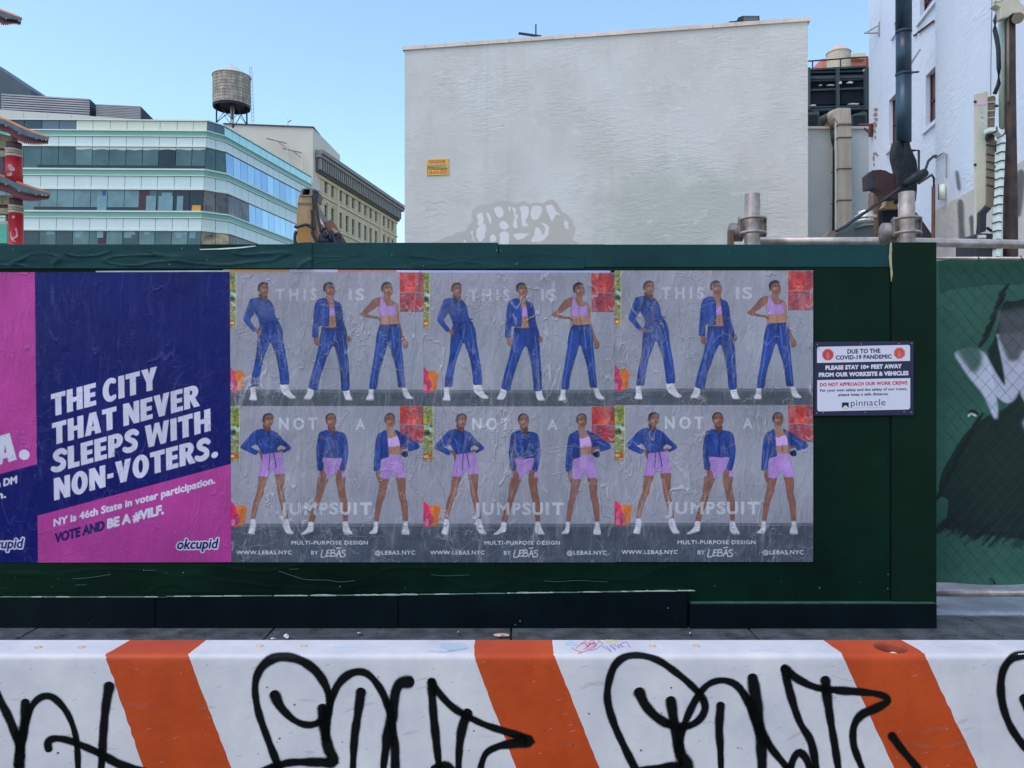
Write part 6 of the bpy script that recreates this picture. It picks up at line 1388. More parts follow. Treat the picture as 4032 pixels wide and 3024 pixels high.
G2 = [([(1165, 800), (1150, 745), (1110, 640), (1072, 530), (1058, 430), (1075, 360), (1120, 315), (1180, 302), (1250, 318), (1310, 360), (1350, 420), (1366, 480), (1350, 545), (1310, 578), (1265, 582), (1215, 560), (1165, 510), (1140, 460)], [13, 13, 12, 11, 13, 15, 15, 14, 12, 11, 12, 17]),
      ([(1338, 515), (1345, 600), (1362, 680), (1382, 735), (1330, 738), (1220, 738), (1160, 750), (1060, 785)], [17, 17, 20, 15, 13, 13, 10]), ([(1350, 640), (1362, 540), (1385, 450), (1420, 395), (1470, 365), (1520, 370), (1565, 415), (1600, 480), (1622, 560), (1636, 660), (1640, 800)], [12, 12, 13, 12, 12, 14, 15]),
      ([(1497, 448), (1484, 540), (1470, 640), (1462, 800)], [17, 14, 12, 10]), ([(1695, 405), (1660, 412), (1640, 450), (1628, 540), (1606, 640), (1585, 800)], [19, 16, 18, 17, 13, 10]),
      ([(1790, 405), (1796, 520), (1808, 640), (1822, 770)], [15, 14, 13, 12]), ([(1790, 405), (1830, 462), (1880, 512), (1940, 548), (2010, 582), (2100, 612), (2190, 642), (2192, 655), (2130, 660), (2060, 675), (2010, 710), (1985, 800)], [13, 11, 12, 11, 11, 14, 17, 12, 11, 10]), ([(1938, 535), (1916, 600), (1905, 680), (1900, 800)], [17, 14, 12, 11]), ([(1800, 765), (1850, 755), (1880, 780)], [13, 16, 12])]
G3 = [([(565, 830), (500, 700), (455, 600), (427, 500), (432, 420), (460, 345), (510, 310), (580, 308), (650, 330), (720, 378), (780, 428), (828, 480), (845, 530), (822, 578), (770, 608), (700, 603), (640, 572), (590, 520), (563, 465)], [13, 13, 12, 13, 12, 11, 11, 12, 12, 13, 15, 19]),
      ([(698, 500), (710, 580), (722, 660), (742, 735), (765, 785), (690, 785), (560, 800)], [17, 15, 17, 22, 20, 14, 12]), ([(735, 720), (742, 650), (768, 570), (808, 490), (855, 432), (915, 412), (975, 430), (1020, 485), (1050, 555), (1080, 625), (1130, 705), (1200, 790)], [13, 12, 12, 11, 11, 15, 17, 13, 12]),
      ([(911, 520), (905, 620), (910, 700), (914, 820)], [16, 13, 11, 10]), ([(1048, 402), (1060, 480), (1075, 600), (1086, 700), (1090, 820)], [19, 19, 19, 17, 13]), ([(1200, 820), (1225, 745), (1250, 722), (1280, 750), (1305, 820)], [12, 12, 14, 13, 12]),
      ([(1186, 362), (1210, 470), (1250, 590), (1300, 680), (1325, 820)], [15, 13, 12, 13, 12]), ([(1186, 362), (1240, 405), (1320, 442), (1420, 455), (1520, 462), (1600, 475), (1628, 500), (1580, 530), (1515, 560), (1482, 610), (1480, 680), (1498, 740), (1530, 820)], [15, 12, 12, 13, 11, 12, 15, 12, 11, 10]),
      ([(1360, 412), (1370, 500), (1385, 600), (1402, 700), (1420, 820)], [17, 14, 13, 12, 11]), ([(1645, 650), (1690, 710), (1740, 770), (1790, 830)], [14, 13, 12, 11])]
G4 = [([(2290, 300), (2215, 304), (2160, 318), (2122, 370), (2112, 450), (2126, 540), (2162, 625), (2222, 705), (2300, 780)], [12, 14, 13, 13, 13, 12, 12]), ([(2212, 490), (2230, 540)], [16, 14])]
for g_, KK, lab in ((G1, K7, 'leftmost'), (G2, K7, 'left'), (G3, K8, 'main'), (G4, K8, 'right')):
    ribbon('graffiti_tag', [(KK(p), [w_ * 1.12 for w_ in rr_]) for p, rr_ in g_], lambda x, y: bar(x, y, 0.0009), m_spray, barrier, prof=pr_, step=9)
DK = lambda p: [(2150 + x / 4.424, 2490 + y / 4.424) for x, y in p]
def pen(col, a=0.75): return soft_mat('pen_%d_%d_%d' % col, D(*col), 0.5, a)
pp2 = ((-1.2, 0.1), (-0.5, 1), (0.5, 1), (1.2, 0.1))
ribbon('doodle', [(DK(p), [1.3] * 3) for p in ([(520, 280), (560, 240), (640, 195), (690, 200), (700, 225)], [(660, 145), (740, 185), (820, 220), (880, 215)], [(660, 300), (720, 250), (770, 180), (790, 130), (820, 150), (860, 190), (905, 185), (915, 145), (960, 180), (1000, 205)], [(710, 305), (720, 270), (800, 190), (830, 180), (860, 230), (810, 250), (740, 300)], [(440, 270), (520, 315), (620, 350)], [(555, 372), (620, 350), (780, 295), (890, 225)], [(600, 190), (680, 185), (730, 240), (760, 200)], [(700, 245), (800, 200), (850, 195)])], lambda x, y: bar(x, y, 0.0008), pen((196, 84, 122)), barrier, prof=pp2, step=2)
ribbon('doodle', [(DK(p), [1.4] * 3) for p in ([(780, 322), (850, 300), (920, 260), (960, 230), (1010, 265), (1060, 290), (1130, 340), (1100, 290), (1040, 240)], [(1110, 240), (1150, 270), (1215, 310), (1180, 260), (1120, 225)], [(1180, 215), (1230, 245), (1285, 280), (1250, 220)], [(1270, 210), (1340, 265), (1300, 205), (1390, 170), (1420, 200), (1460, 262)])], lambda x, y: bar(x, y, 0.0008), pen((112, 110, 186)), barrier, prof=pp2, step=2)
ribbon('faded_mark', [(DK([(1060, 150), (1150, 175), (1230, 160)]), [6, 12, 6])], lambda x, y: bar(x, y, 0.0006), pen((206, 206, 160), 0.6), barrier, step=3)
ribbon('faded_mark', [(DK([(350, 200), (430, 190), (500, 210)]), [7, 12, 7])], lambda x, y: bar(x, y, 0.0006), pen((160, 200, 230), 0.5), barrier, step=3)
ribbon('faded_mark', [(K7([(1835, 255), (1870, 262), (1900, 258), (1935, 262)]), [12, 17, 16, 8]), (K7([(1780, 278), (1850, 281), (1930, 270)]), [3, 4, 3])], lambda x, y: bar(x, y, 0.0006), pen((158, 176, 196), 0.75), barrier, step=5)
ribbon('faded_mark', [(K7([(1390, 262), (1450, 256), (1500, 262)]), [4, 7, 4]), (K8([(1040, 285), (1120, 280), (1190, 288)]), [3, 5, 3]), (K8([(2100, 255), (2160, 250), (2200, 262)]), [5, 7, 5]), (K8([(1850, 262), (1900, 268)]), [3, 4])], lambda x, y: bar(x, y, 0.0006), pen((176, 196, 214), 0.6), barrier, step=5, kind='stuff')
# small filled bolt dimples on top
m_dim = mk('tan_plug', D(206, 176, 140), 0.7, 0.2, 60); m_dimr = mk('plug_rim', D(150, 140, 132), 0.7, 0.2, 60)
for (x, y) in K7([(160, 262), (338, 262), (1078, 257), (1260, 256)]) + K8([(620, 265), (808, 265)]):
    c = bar(x, y); e = MB()
    e.lathe((c.x, c.y, 0), [(0.0085, Zt - 0.001), (0.008, Zt + 0.0012), (0.006, Zt + 0.0016)], 16); e.build('plug', m_dim, barrier)
    MB().tube([(c.x + 0.0095 * math.cos(a), c.y + 0.0095 * math.sin(a), Zt + 0.0004) for a in np.linspace(0, 2 * math.pi, 17)], 0.0011, 5, caps=False).build('plug_rim', m_dimr, barrier)
# air holes and pock marks in the face
pk = MB(); cr = random.Random(12)
def pock(x, y, s_, asp=1.0):
    n = 7; pts = [bar(x + s_ * math.cos(2 * math.pi * k_ / n) * cr.uniform(0.6, 1.1), y + s_ * asp * math.sin(2 * math.pi * k_ / n) * cr.uniform(0.6, 1.1), 0.0005) for k_ in range(n)]
    pk.add(pts, [tuple(range(n))])
for x, y in K7([(1108, 428), (1160, 640), (1150, 655), (1420, 655), (1070, 703), (1965, 608), (1945, 690), (1222, 500), (55, 640), (240, 700), (1640, 470), (1570, 385)]) + K8([(658, 552), (348, 555), (570, 712), (985, 702), (250, 680), (280, 690), (1402, 486), (160, 625), (700, 445), (1000, 705)]): pock(x, y, cr.uniform(3, 6), 0.8)
for _ in range(420):
    pock(cr.uniform(-200, 4250), 2600 + (460) * cr.random(), cr.uniform(0.6, 1.9), 0.7)
pk.build('pock_marks', mk('pock_shadow', D(70, 62, 62), 0.9, 0.2, 60), barrier, kind='stuff', recalc=False)
m_scf = soft_mat('grey_scuff', D(150, 152, 164), 0.7, 0.5)
sc_ = []
for _ in range(90):
    x = cr.uniform(-100, 4150); y = cr.uniform(2610, 3030); L = cr.uniform(4, 22); sc_.append(([(x, y), (x + L * 0.5, y - L * 0.2), (x + L, y - L * 0.35)], [0.8, 1.5, 0.7]))
gm_ = []
for _ in range(26):
    x = cr.uniform(-50, 4100); y = cr.uniform(2640, 2960); L = cr.uniform(30, 130); a_ = cr.uniform(-0.5, 0.3); gm_.append(([(x, y), (x + L * 0.5, y + L * a_ * 0.6), (x + L, y + L * a_)], [2, cr.uniform(4, 14), 2]))
ribbon('grime', gm_, lambda x, y: bar(x, y, 0.0003), soft_mat('grime_smear', D(120, 118, 118), 0.8, 0.13), barrier, prof=GAUSS, step=8, kind='stuff')
ribbon('scuff', sc_, lambda x, y: bar(x, y, 0.0004), m_scf, barrier, step=4, kind='stuff')
# ------------------------------------------------------------------ posters: three fashion sheets printed alike
PW, PH = 450, 672
c4 = lambda p: np.stack([(p[:, 0] - 78) / 2093.0, (1050 + p[:, 1] / 2.765 - 1074) / 1139.0], 1)
c5 = lambda p: np.stack([(p[:, 0] - 73) / 1962.0, (1590 + p[:, 1] / 2.5925 - 1074) / 1139.0], 1)
cv = Canvas(PW, PH, 0, 0, 1, 1)
# brush lengths are given in crop pixels; the stroke radius uses cv.sx, so scale it
class PC:
    def __init__(s, T, sc): s.T, s.sc = T, sc
    def poly(s, pts, col, **k): cv.T = s.T; cv.poly(pts, col, **k)
    def stroke(s, pts, r, col, **k):
        cv.T = s.T; r = [x * s.sc for x in r] if isinstance(r, (list, tuple)) else r * s.sc; cv.stroke(pts, r, col, **k)
    def text(s, st, x0, y0, x1, y1, cap, col, **k): cv.T = s.T; cv.text(st, x0, y0, x1, y1, cap, col, **k)
U4, U5 = PC(c4, 1 / 2093.0), PC(c5, 1 / 1962.0)
C = lambda *c: np.array(D(*c, k=1.6))
nA = fbm(PH, PW, 6, 5, 1.0, 1); nB = fbm(PH, PW, 40, 3, 1.0, 2); nV = fbm(PH, PW, 3, 5, 6.0, 3); nF = fbm(PH, PW, 30, 4, 1.6, 6)
wallc = C(136, 137, 154); cv.a[:] = wallc * (0.84 + 0.14 * nA[..., None] + 0.12 * nV[..., None])
cv.a[..., 0] *= 1 + 0.10 * (fbm(PH, PW, 3, 3, 1, 8) - 0.4); cv.a[..., 2] *= 1.0
# floors
for (U, y0, y1) in ((U4, 1345, 1521), (U5, 1222, 1640)):
    U.poly([(0, y0), (2400, y0 - 2), (2400, y1), (0, y1)], C(72, 78, 92), smooth=False, tex=nV, k=0.45)
    U.poly([(0, y0), (2400, y0 - 2), (2400, y0 + 28), (0, y0 + 30)], C(104, 108, 120), smooth=False, alpha=0.6)
    U.stroke([(0, y0 + 2), (2400, y0)], 3, C(70, 76, 92), alpha=0.7, smooth=False)
U5.poly([(0, 1400), (900, 1380), (2300, 1420), (2300, 1640), (0, 1640)], C(74, 84, 100), alpha=0.55, tex=nA, k=0.4)
# abstract wall paintings (plain colour fields)
def blobs(U, x0, y0, x1, y1, cols, n, seed, smin=8, smax=40):
    r = random.Random(seed)
    for _ in range(n):
        x = r.uniform(x0, x1); y = r.uniform(y0, y1); s_ = r.uniform(smin, smax); c = np.array(r.choice(cols)) * r.uniform(0.8, 1.2)
        pts = [(min(x1, max(x0, x + s_ * math.cos(a) * r.uniform(0.5, 1.2))), min(y1, max(y0, y + s_ * 0.7 * math.sin(a) * r.uniform(0.5, 1.2)))) for a in np.linspace(0, 6.28, 8)[:-1]]
        U.poly(pts, c, alpha=0.75, tex=nB, k=0.6)
for (U, xl, yl, xr, yr, sc_) in ((U4, (78, 150), (72, 676), (1905, 2171), (75, 495), 1.0), (U5, (73, 176), (30, 590), (1787, 2040), (30, 395), 0.94)):
    x0, x1 = xl; y0, y1 = yl; h = y1 - y0
    U.poly([(x0, y0), (x1, y0), (x1, y1), (x0, y1)], C(120, 124, 56), smooth=False)
    blobs(U, x0, y0, x1, y0 + h * 0.5, [C(160, 152, 50), C(104, 120, 50), C(56, 104, 80), C(150, 150, 56)], 34, 3, 14, 46)
    blobs(U, x0 + 10, y0 + h * 0.32, x1, y0 + h * 0.65, [C(30, 32, 36), C(150, 180, 170), C(170, 190, 180), C(20, 50, 50)], 16, 4)
    blobs(U, x0, y0 + h * 0.66, x1, y1 - 8, [C(120, 150, 150), C(90, 120, 90), C(180, 150, 150), C(60, 90, 80), C(170, 180, 150)], 40, 5, 5, 18)
    U.poly([(x0 + 2, y1 - 80), (x0 + 35, y1 - 90), (x1 - 12, y1 - 70), (x1 - 12, y1 - 35), (x0 + 30, y1 - 25), (x0 + 2, y1 - 40)], C(160, 70, 50), tex=nB)
    U.poly([(x0 + 12, y1 - 65), (x0 + 45, y1 - 68), (x0 + 50, y1 - 45), (x0 + 15, y1 - 42)], C(200, 180, 70))
    U.stroke([(x1 - 3, y0), (x1 - 3, y1)], 4, C(176, 180, 150), alpha=0.7, smooth=False)
    x0, x1 = xr; y0, y1 = yr; h = y1 - y0; w_ = x1 - x0
    U.poly([(x0, y0), (x1, y0), (x1, y1), (x0, y1)], C(150, 52, 58), smooth=False)
    blobs(U, x0, y0, x0 + w_ * 0.75, y0 + h * 0.5, [C(190, 62, 52), C(200, 80, 60), C(170, 40, 50), C(150, 60, 66)], 55, 6, 8, 44)
    blobs(U, x0 + w_ * 0.75, y0, x1, y0 + h * 0.5, [C(120, 50, 72), C(84, 50, 80), C(150, 60, 70)], 25, 7, 8, 34)
    blobs(U, x0, y0 + h * 0.5, x1, y1, [C(140, 50, 70), C(92, 60, 84), C(170, 60, 84), C(160, 44, 54), C(110, 90, 104)], 60, 8, 8, 40)
    U.stroke([(x0, y0 + h * 0.52), (x0 + w_ * 0.4, y0 + h * 0.5), (x1, y0 + h * 0.53)], 5, C(170, 140, 150), alpha=0.5)
    U.stroke([(x0 + w_ * 0.7, y1 - h * 0.14), (x0 + w_ * 0.82, y1 - h * 0.07), (x1 - 8, y1 - h * 0.16)], 7, C(190, 150, 156), alpha=0.55)
    U.stroke([(x0, y1), (x1, y1)], 3, C(90, 60, 70), smooth=False)
for (U, pts1, pts2) in ((U4, [(78, 1100), (105, 1118), (125, 1140), (160, 1150), (170, 1240), (180, 1345), (78, 1348)], [(128, 1160), (160, 1130), (200, 1135), (232, 1165), (246, 1205), (225, 1250), (228, 1300), (205, 1345), (150, 1345), (150, 1240)]),
                        (U5, [(73, 1010), (110, 1012), (135, 1040), (170, 1050), (175, 1120), (190, 1228), (73, 1232)], [(140, 1050), (180, 1030), (225, 1040), (255, 1080), (235, 1130), (235, 1180), (210, 1228), (150, 1230), (150, 1120)])):
    U.poly(pts1, C(204, 40, 92), tex=nF, k=0.5); U.poly(pts2, C(204, 110, 42), tex=nF, k=0.5)
    x, y = pts2[0]; U.poly([(x - 30, y + 90), (x + 20, y + 70), (x + 40, y + 130), (x + 20, y + 170), (x - 30, y + 180)], C(150, 40, 96), alpha=0.8, tex=nF, k=0.5)
    U.poly([(x - 50, y + 140), (x - 20, y + 120), (x - 10, y + 180), (x - 50, y + 185)], C(214, 130, 160), alpha=0.7)
# soft floor shadows under feet (printed photograph)
for (U, L_) in ((U4, [(300, 700, 1440), (900, 1330, 1440), (1560, 1980, 1440)]), (U5, [(290, 660, 1315), (820, 1260, 1322), (1500, 1830, 1322)])):
    for a, b, y in L_: U.stroke([(a, y + 6), ((a + b) / 2, y - 14), (b, y)], 10, C(56, 62, 76), alpha=0.5, soft=6)
SK, SKd, SKl = C(120, 80, 70), C(84, 54, 50), C(184, 138, 118); HR = C(44, 34, 40)
BL, BLd, BLl = C(24, 52, 126), C(10, 22, 66), C(76, 114, 190); PK, PKd, PKl = C(152, 116, 182), C(128, 92, 158), C(186, 150, 210); WH, WHd = C(190, 188, 202), C(128, 126, 142); IND = C(50, 50, 120)
def cloth(U, pts, col=BL, k=0.7, rim=0.38): U.poly(pts, col, tex=nF, k=k, rim=rim)
def skin(U, pts, col=SK): U.poly(pts, col, tex=nF, k=0.35, rim=0.42)
def face(U, hair, fc, eyes, mouth, nose):
    U.poly(fc, SK, tex=nA, k=0.2, rim=0.25); U.poly(hair, HR)
    (ex0, ey0), (ex1, ey1) = eyes
    for x, y in eyes: U.stroke([(x - 12, y), (x, y - 2), (x + 12, y + 1)], 4, C(52, 36, 40), alpha=0.9); U.stroke([(x - 14, y - 15), (x + 12, y - 17)], 3, C(60, 42, 44), alpha=0.7)
    cx = (ex0 + ex1) / 2; U.poly([(cx - 32, ey0 + 18), (cx - 12, ey0 + 10), (cx - 10, ey0 + 40), (cx - 30, ey0 + 42)], SKl, alpha=0.5)
    U.stroke([nose, (nose[0] + 3, nose[1] + 22)], 3.5, SKl, alpha=0.6); U.stroke([(nose[0] - 9, nose[1] + 26), (nose[0] + 7, nose[1] + 27)], 3, SKd, alpha=0.9)
    U.stroke([(mouth[0] - 16, mouth[1]), mouth, (mouth[0] + 14, mouth[1])], 4.5, C(112, 58, 62), alpha=0.9)
def shoe(U, pts, sole):
    U.poly(pts, WH, tex=nF, k=0.35, rim=0.5); ys = [p[1] for p in pts]; xs__ = [p[0] for p in pts]; y_ = min(ys) + 0.34 * (max(ys) - min(ys)); xm_ = np.mean([p[0] for p in pts if p[1] < min(ys) + 40]); U.stroke([(xm_ - 24, y_), (xm_ + 24, y_ + 4)], 3.5, WHd, alpha=0.8); U.stroke([(xm_ - 14, y_ + 20), (xm_ + 20, y_ + 30)], 3, WHd, alpha=0.6); U.stroke(sole, 4, C(150, 144, 148), alpha=0.8)
# A jumpsuit
shoe(U4, [(306, 1310), (355, 1308), (360, 1375), (371, 1430), (366, 1458), (300, 1456), (288, 1442), (304, 1400)], [(292, 1450), (366, 1456)])
shoe(U4, [(622, 1283), (700, 1283), (722, 1340), (752, 1390), (785, 1415), (782, 1434), (730, 1435), (690, 1412), (650, 1385), (626, 1340)], [(690, 1418), (735, 1436), (782, 1434)])
cloth(U4, [(400, 640), (470, 625), (590, 590), (632, 655), (650, 720), (656, 790), (668, 880), (688, 990), (705, 1090), (716, 1190), (717, 1278), (672, 1288), (626, 1283), (614, 1190), (598, 1080), (574, 960), (545, 885), (515, 830), (488, 890), (458, 970), (428, 1070), (408, 1190), (394, 1300), (345, 1310), (308, 1305), (318, 1200), (342, 1080), (364, 960), (370, 860), (378, 760)])
cloth(U4, [(392, 345), (430, 358), (468, 388), (490, 362), (522, 388), (545, 425), (560, 480), (570, 540), (592, 590), (560, 630), (470, 640), (400, 645), (398, 610), (376, 560), (348, 500), (350, 400)])
cloth(U4, [(300, 365), (340, 350), (392, 345), (372, 420), (345, 515), (328, 545), (302, 580), (312, 612), (342, 650), (370, 690), (350, 713), (330, 710), (282, 660), (236, 602), (228, 566), (250, 500), (275, 425)])
skin(U4, [(350, 706), (370, 686), (400, 688), (432, 688), (412, 702), (402, 742), (385, 745), (364, 726)])
skin(U4, [(400, 300), (480, 318), (480, 362), (466, 390), (440, 372), (398, 348)], SKd)
U4.stroke([(398, 345), (440, 372), (466, 392), (476, 410)], 5, BLd); U4.stroke([(488, 362), (478, 400)], 5, BLd)
U4.stroke([(395, 610), (480, 622), (560, 590)], 6, BLd, alpha=0.8); U4.stroke([(480, 625), (540, 600), (612, 572)], 6, BLd); U4.poly([(548, 598), (575, 570), (612, 572), (590, 592), (570, 612)], BL)
U4.stroke([(548, 620), (552, 700), (538, 760)], 9, BLd, alpha=0.7); U4.stroke([(520, 700), (500, 800), (440, 950), (400, 1080)], 7, BLl, alpha=0.5); U4.stroke([(590, 640), (610, 760), (640, 900), (680, 1100)], 6, BLl, alpha=0.4)
U4.stroke([(470, 640), (490, 760), (515, 830)], 5, BLd, alpha=0.8); U4.stroke([(410, 440), (470, 470), (540, 460)], 3, BLl, alpha=0.5); U4.stroke([(300, 400), (262, 500), (240, 570)], 6, BLl, alpha=0.4); U4.stroke([(350, 470), (400, 560)], 8, BLd, alpha=0.5)
U4.stroke([(545, 880), (590, 1000), (620, 1150), (636, 1270)], 8, BLd, alpha=0.5)
face(U4, [(380, 255), (384, 218), (404, 188), (440, 175), (476, 182), (497, 208), (455, 200), (420, 212), (402, 240), (396, 275)], [(398, 238), (422, 212), (456, 200), (490, 212), (497, 250), (494, 290), (478, 322), (450, 335), (418, 312), (400, 285), (380, 280), (378, 256)], [(438, 240), (478, 238)], (462, 296), (460, 250))
# B open jacket
shoe(U4, [(925, 1322), (970, 1340), (982, 1365), (976, 1402), (950, 1442), (920, 1450), (880, 1440), (878, 1424), (906, 1380)], [(880, 1444), (948, 1446)])
shoe(U4, [(1298, 1345), (1350, 1332), (1366, 1352), (1376, 1400), (1396, 1440), (1390, 1457), (1330, 1455), (1308, 1418)], [(1322, 1452), (1392, 1454)])
cloth(U4, [(1068, 662), (1130, 668), (1200, 668), (1302, 655), (1322, 705), (1336, 790), (1346, 900), (1352, 1020), (1362, 1150), (1365, 1250), (1360, 1345), (1282, 1348), (1272, 1250), (1262, 1120), (1244, 1000), (1214, 905), (1190, 868), (1164, 905), (1128, 985), (1094, 1085), (1058, 1185), (1034, 1285), (1025, 1346), (970, 1340), (928, 1320), (942, 1225), (975, 1105), (1006, 1000), (1026, 900), (1042, 800), (1058, 715)])
skin(U4, [(1118, 350), (1200, 366), (1212, 455), (1222, 600), (1226, 662), (1130, 664), (1140, 600), (1146, 455), (1140, 400)], C(150, 108, 90))
U4.poly([(1146, 452), (1206, 450), (1213, 540), (1147, 546)], PK, smooth=False, tex=nB)
U4.stroke([(1184, 560), (1184, 650)], 4, SKd, alpha=0.6)
skin(U4, [(1116, 305), (1192, 318), (1196, 372), (1206, 402), (1150, 410), (1122, 372)], C(136, 100, 88))
cloth(U4, [(1075, 350), (1105, 348), (1130, 378), (1146, 425), (1146, 500), (1146, 600), (1134, 657), (1090, 656), (1042, 655), (1036, 692), (1034, 775), (1000, 779), (966, 770), (968, 680), (975, 600), (980, 520), (988, 450), (1006, 390), (1036, 362)])
cloth(U4, [(1190, 362), (1216, 384), (1250, 394), (1276, 432), (1291, 502), (1300, 580), (1312, 640), (1332, 700), (1342, 770), (1320, 772), (1298, 705), (1280, 662), (1226, 660), (1222, 600), (1212, 500), (1200, 432)])
skin(U4, [(988, 778), (1030, 776), (1045, 820), (1040, 860), (1015, 868), (994, 850), (984, 815)]); skin(U4, [(1340, 764), (1365, 768), (1376, 800), (1360, 828), (1342, 825)])
U4.stroke([(1040, 655), (1040, 560), (1046, 420)], 5, BLd, alpha=0.8); U4.stroke([(1145, 430), (1146, 600), (1136, 655)], 4, BLd, alpha=0.9); U4.stroke([(1045, 440), (1135, 420)], 3, BLl, alpha=0.5); U4.stroke([(1200, 430), (1216, 540), (1226, 655)], 4, BLd, alpha=0.8)
U4.stroke([(1070, 690), (1200, 690), (1300, 675)], 4, BLd, alpha=0.8); U4.stroke([(1196, 690), (1192, 800), (1190, 870)], 5, BLd, alpha=0.8); U4.stroke([(1110, 740), (1070, 900), (1010, 1100), (970, 1290)], 7, BLl, alpha=0.4); U4.stroke([(1290, 760), (1310, 900), (1325, 1100), (1335, 1300)], 7, BLl, alpha=0.4); U4.stroke([(1215, 905), (1250, 1050), (1280, 1250)], 9, BLd, alpha=0.5); U4.stroke([(1120, 980), (1060, 1160), (1030, 1290)], 8, BLd, alpha=0.5)
face(U4, [(1086, 262), (1084, 220), (1100, 192), (1134, 175), (1172, 180), (1198, 208), (1160, 203), (1120, 214), (1105, 245), (1100, 278)], [(1104, 240), (1126, 210), (1166, 203), (1200, 225), (1213, 256), (1210, 292), (1194, 322), (1165, 332), (1134, 318), (1110, 288), (1086, 278), (1088, 250)], [(1142, 240), (1184, 238)], (1170, 298), (1168, 250))
# C crop top
shoe(U4, [(1575, 1335), (1620, 1335), (1622, 1400), (1626, 1445), (1600, 1459), (1545, 1453), (1548, 1424), (1566, 1390)], [(1546, 1454), (1624, 1450)])
shoe(U4, [(1930, 1320), (1976, 1320), (1990, 1350), (2015, 1400), (2043, 1425), (2040, 1443), (1985, 1441), (1950, 1415), (1935, 1370)], [(1975, 1440), (2040, 1442)])
skin(U4, [(1860, 418), (1886, 430), (1893, 500), (1897, 580), (1912, 650), (1932, 720), (1962, 790), (1988, 832), (1990, 872), (1970, 898), (1940, 895), (1934, 860), (1920, 780), (1898, 700), (1884, 640), (1870, 560)])
skin(U4, [(1690, 345), (1740, 348), (1810, 372), (1862, 400), (1886, 428), (1890, 480), (1886, 540), (1890, 640), (1698, 642), (1690, 600), (1692, 560), (1676, 480)], C(150, 108, 90))
skin(U4, [(1690, 345), (1650, 350), (1612, 370), (1572, 420), (1522, 480), (1478, 515), (1480, 536), (1530, 556), (1600, 570), (1668, 578), (1686, 602), (1702, 582), (1680, 555), (1620, 544), (1556, 524), (1600, 490), (1655, 448), (1690, 420)])
cloth(U4, [(1700, 348), (1722, 354), (1745, 400), (1762, 430), (1790, 436), (1830, 434), (1836, 405), (1852, 410), (1862, 442), (1866, 500), (1862, 536), (1800, 539), (1745, 546), (1710, 556), (1686, 490), (1690, 440)], PK, 0.3)
skin(U4, [(1738, 300), (1800, 322), (1806, 372), (1840, 400), (1822, 428), (1770, 428), (1748, 392), (1732, 350)], C(132, 94, 82))
cloth(U4, [(1694, 640), (1760, 636), (1840, 632), (1886, 630), (1906, 682), (1920, 752), (1924, 852), (1936, 980), (1946, 1100), (1956, 1200), (1963, 1312), (1930, 1317), (1887, 1312), (1880, 1222), (1862, 1104), (1834, 1000), (1804, 905), (1777, 856), (1750, 932), (1714, 1042), (1685, 1134), (1665, 1232), (1657, 1331), (1615, 1336), (1577, 1328), (1586, 1222), (1606, 1104), (1625, 984), (1640, 884), (1650, 784), (1666, 704)])
U4.stroke([(1695, 655), (1800, 650), (1886, 642)], 5, BLd, alpha=0.8); U4.stroke([(1820, 660), (1832, 760), (1846, 892)], 5, BLl, alpha=0.7); U4.stroke([(1812, 660), (1790, 760), (1777, 856)], 6, BLd, alpha=0.7); U4.stroke([(1700, 700), (1670, 900), (1630, 1150), (1610, 1310)], 7, BLl, alpha=0.4); U4.stroke([(1900, 720), (1905, 900), (1925, 1100), (1945, 1290)], 7, BLl, alpha=0.35); U4.stroke([(1805, 905), (1860, 1080), (1890, 1290)], 9, BLd, alpha=0.5); U4.stroke([(1745, 940), (1690, 1120), (1660, 1300)], 8, BLd, alpha=0.45); U4.stroke([(1790, 560), (1790, 630)], 4, SKd, alpha=0.5)
face(U4, [(1704, 255), (1704, 215), (1724, 188), (1764, 171), (1800, 180), (1820, 208), (1785, 202), (1745, 211), (1728, 240), (1722, 272)], [(1724, 240), (1746, 208), (1786, 200), (1820, 222), (1829, 260), (1826, 300), (1806, 326), (1780, 331), (1750, 312), (1730, 290), (1706, 285), (1706, 258)], [(1760, 238), (1802, 238)], (1788, 296), (1788, 250))
# D tied shirt
def legs(L_, R_):
    skin(U5, L_); skin(U5, R_)
legs([(372, 735), (462, 738), (442, 800), (421, 862), (415, 920), (386, 972), (361, 1050), (341, 1120), (326, 1176), (288, 1172), (295, 1100), (310, 1022), (326, 960), (346, 910), (355, 850), (362, 790)],
     [(530, 720), (626, 710), (630, 790), (626, 862), (622, 920), (641, 1000), (652, 1080), (659, 1171), (620, 1171), (601, 1092), (577, 1000), (562, 940), (551, 872), (545, 800)])
U5.stroke([(420, 780), (390, 900), (345, 1040), (310, 1150)], 8, SKl, alpha=0.3); U5.stroke([(560, 780), (590, 900), (620, 1040), (640, 1150)], 8, SKl, alpha=0.25)
shoe(U5, [(285, 1176), (330, 1176), (340, 1220), (332, 1270), (328, 1318), (310, 1331), (262, 1322), (262, 1298), (276, 1260), (281, 1215)], [(264, 1322), (326, 1326)]); shoe(U5, [(610, 1176), (660, 1172), (676, 1230), (692, 1280), (715, 1304), (715, 1322), (670, 1328), (640, 1310), (615, 1262), (605, 1222)], [(650, 1318), (714, 1324)])
cloth(U5, [(400, 512), (480, 503), (550, 498), (596, 500), (610, 540), (619, 602), (628, 705), (585, 714), (530, 720), (512, 675), (490, 702), (462, 740), (410, 741), (370, 735), (378, 660), (390, 582)], PK, 0.35)
cloth(U5, [(365, 264), (400, 257), (440, 280), (470, 297), (490, 270), (530, 284), (572, 320), (580, 420), (562, 442), (556, 470), (580, 492), (545, 497), (480, 506), (400, 515), (394, 490), (378, 468), (358, 430), (340, 410), (340, 330)])
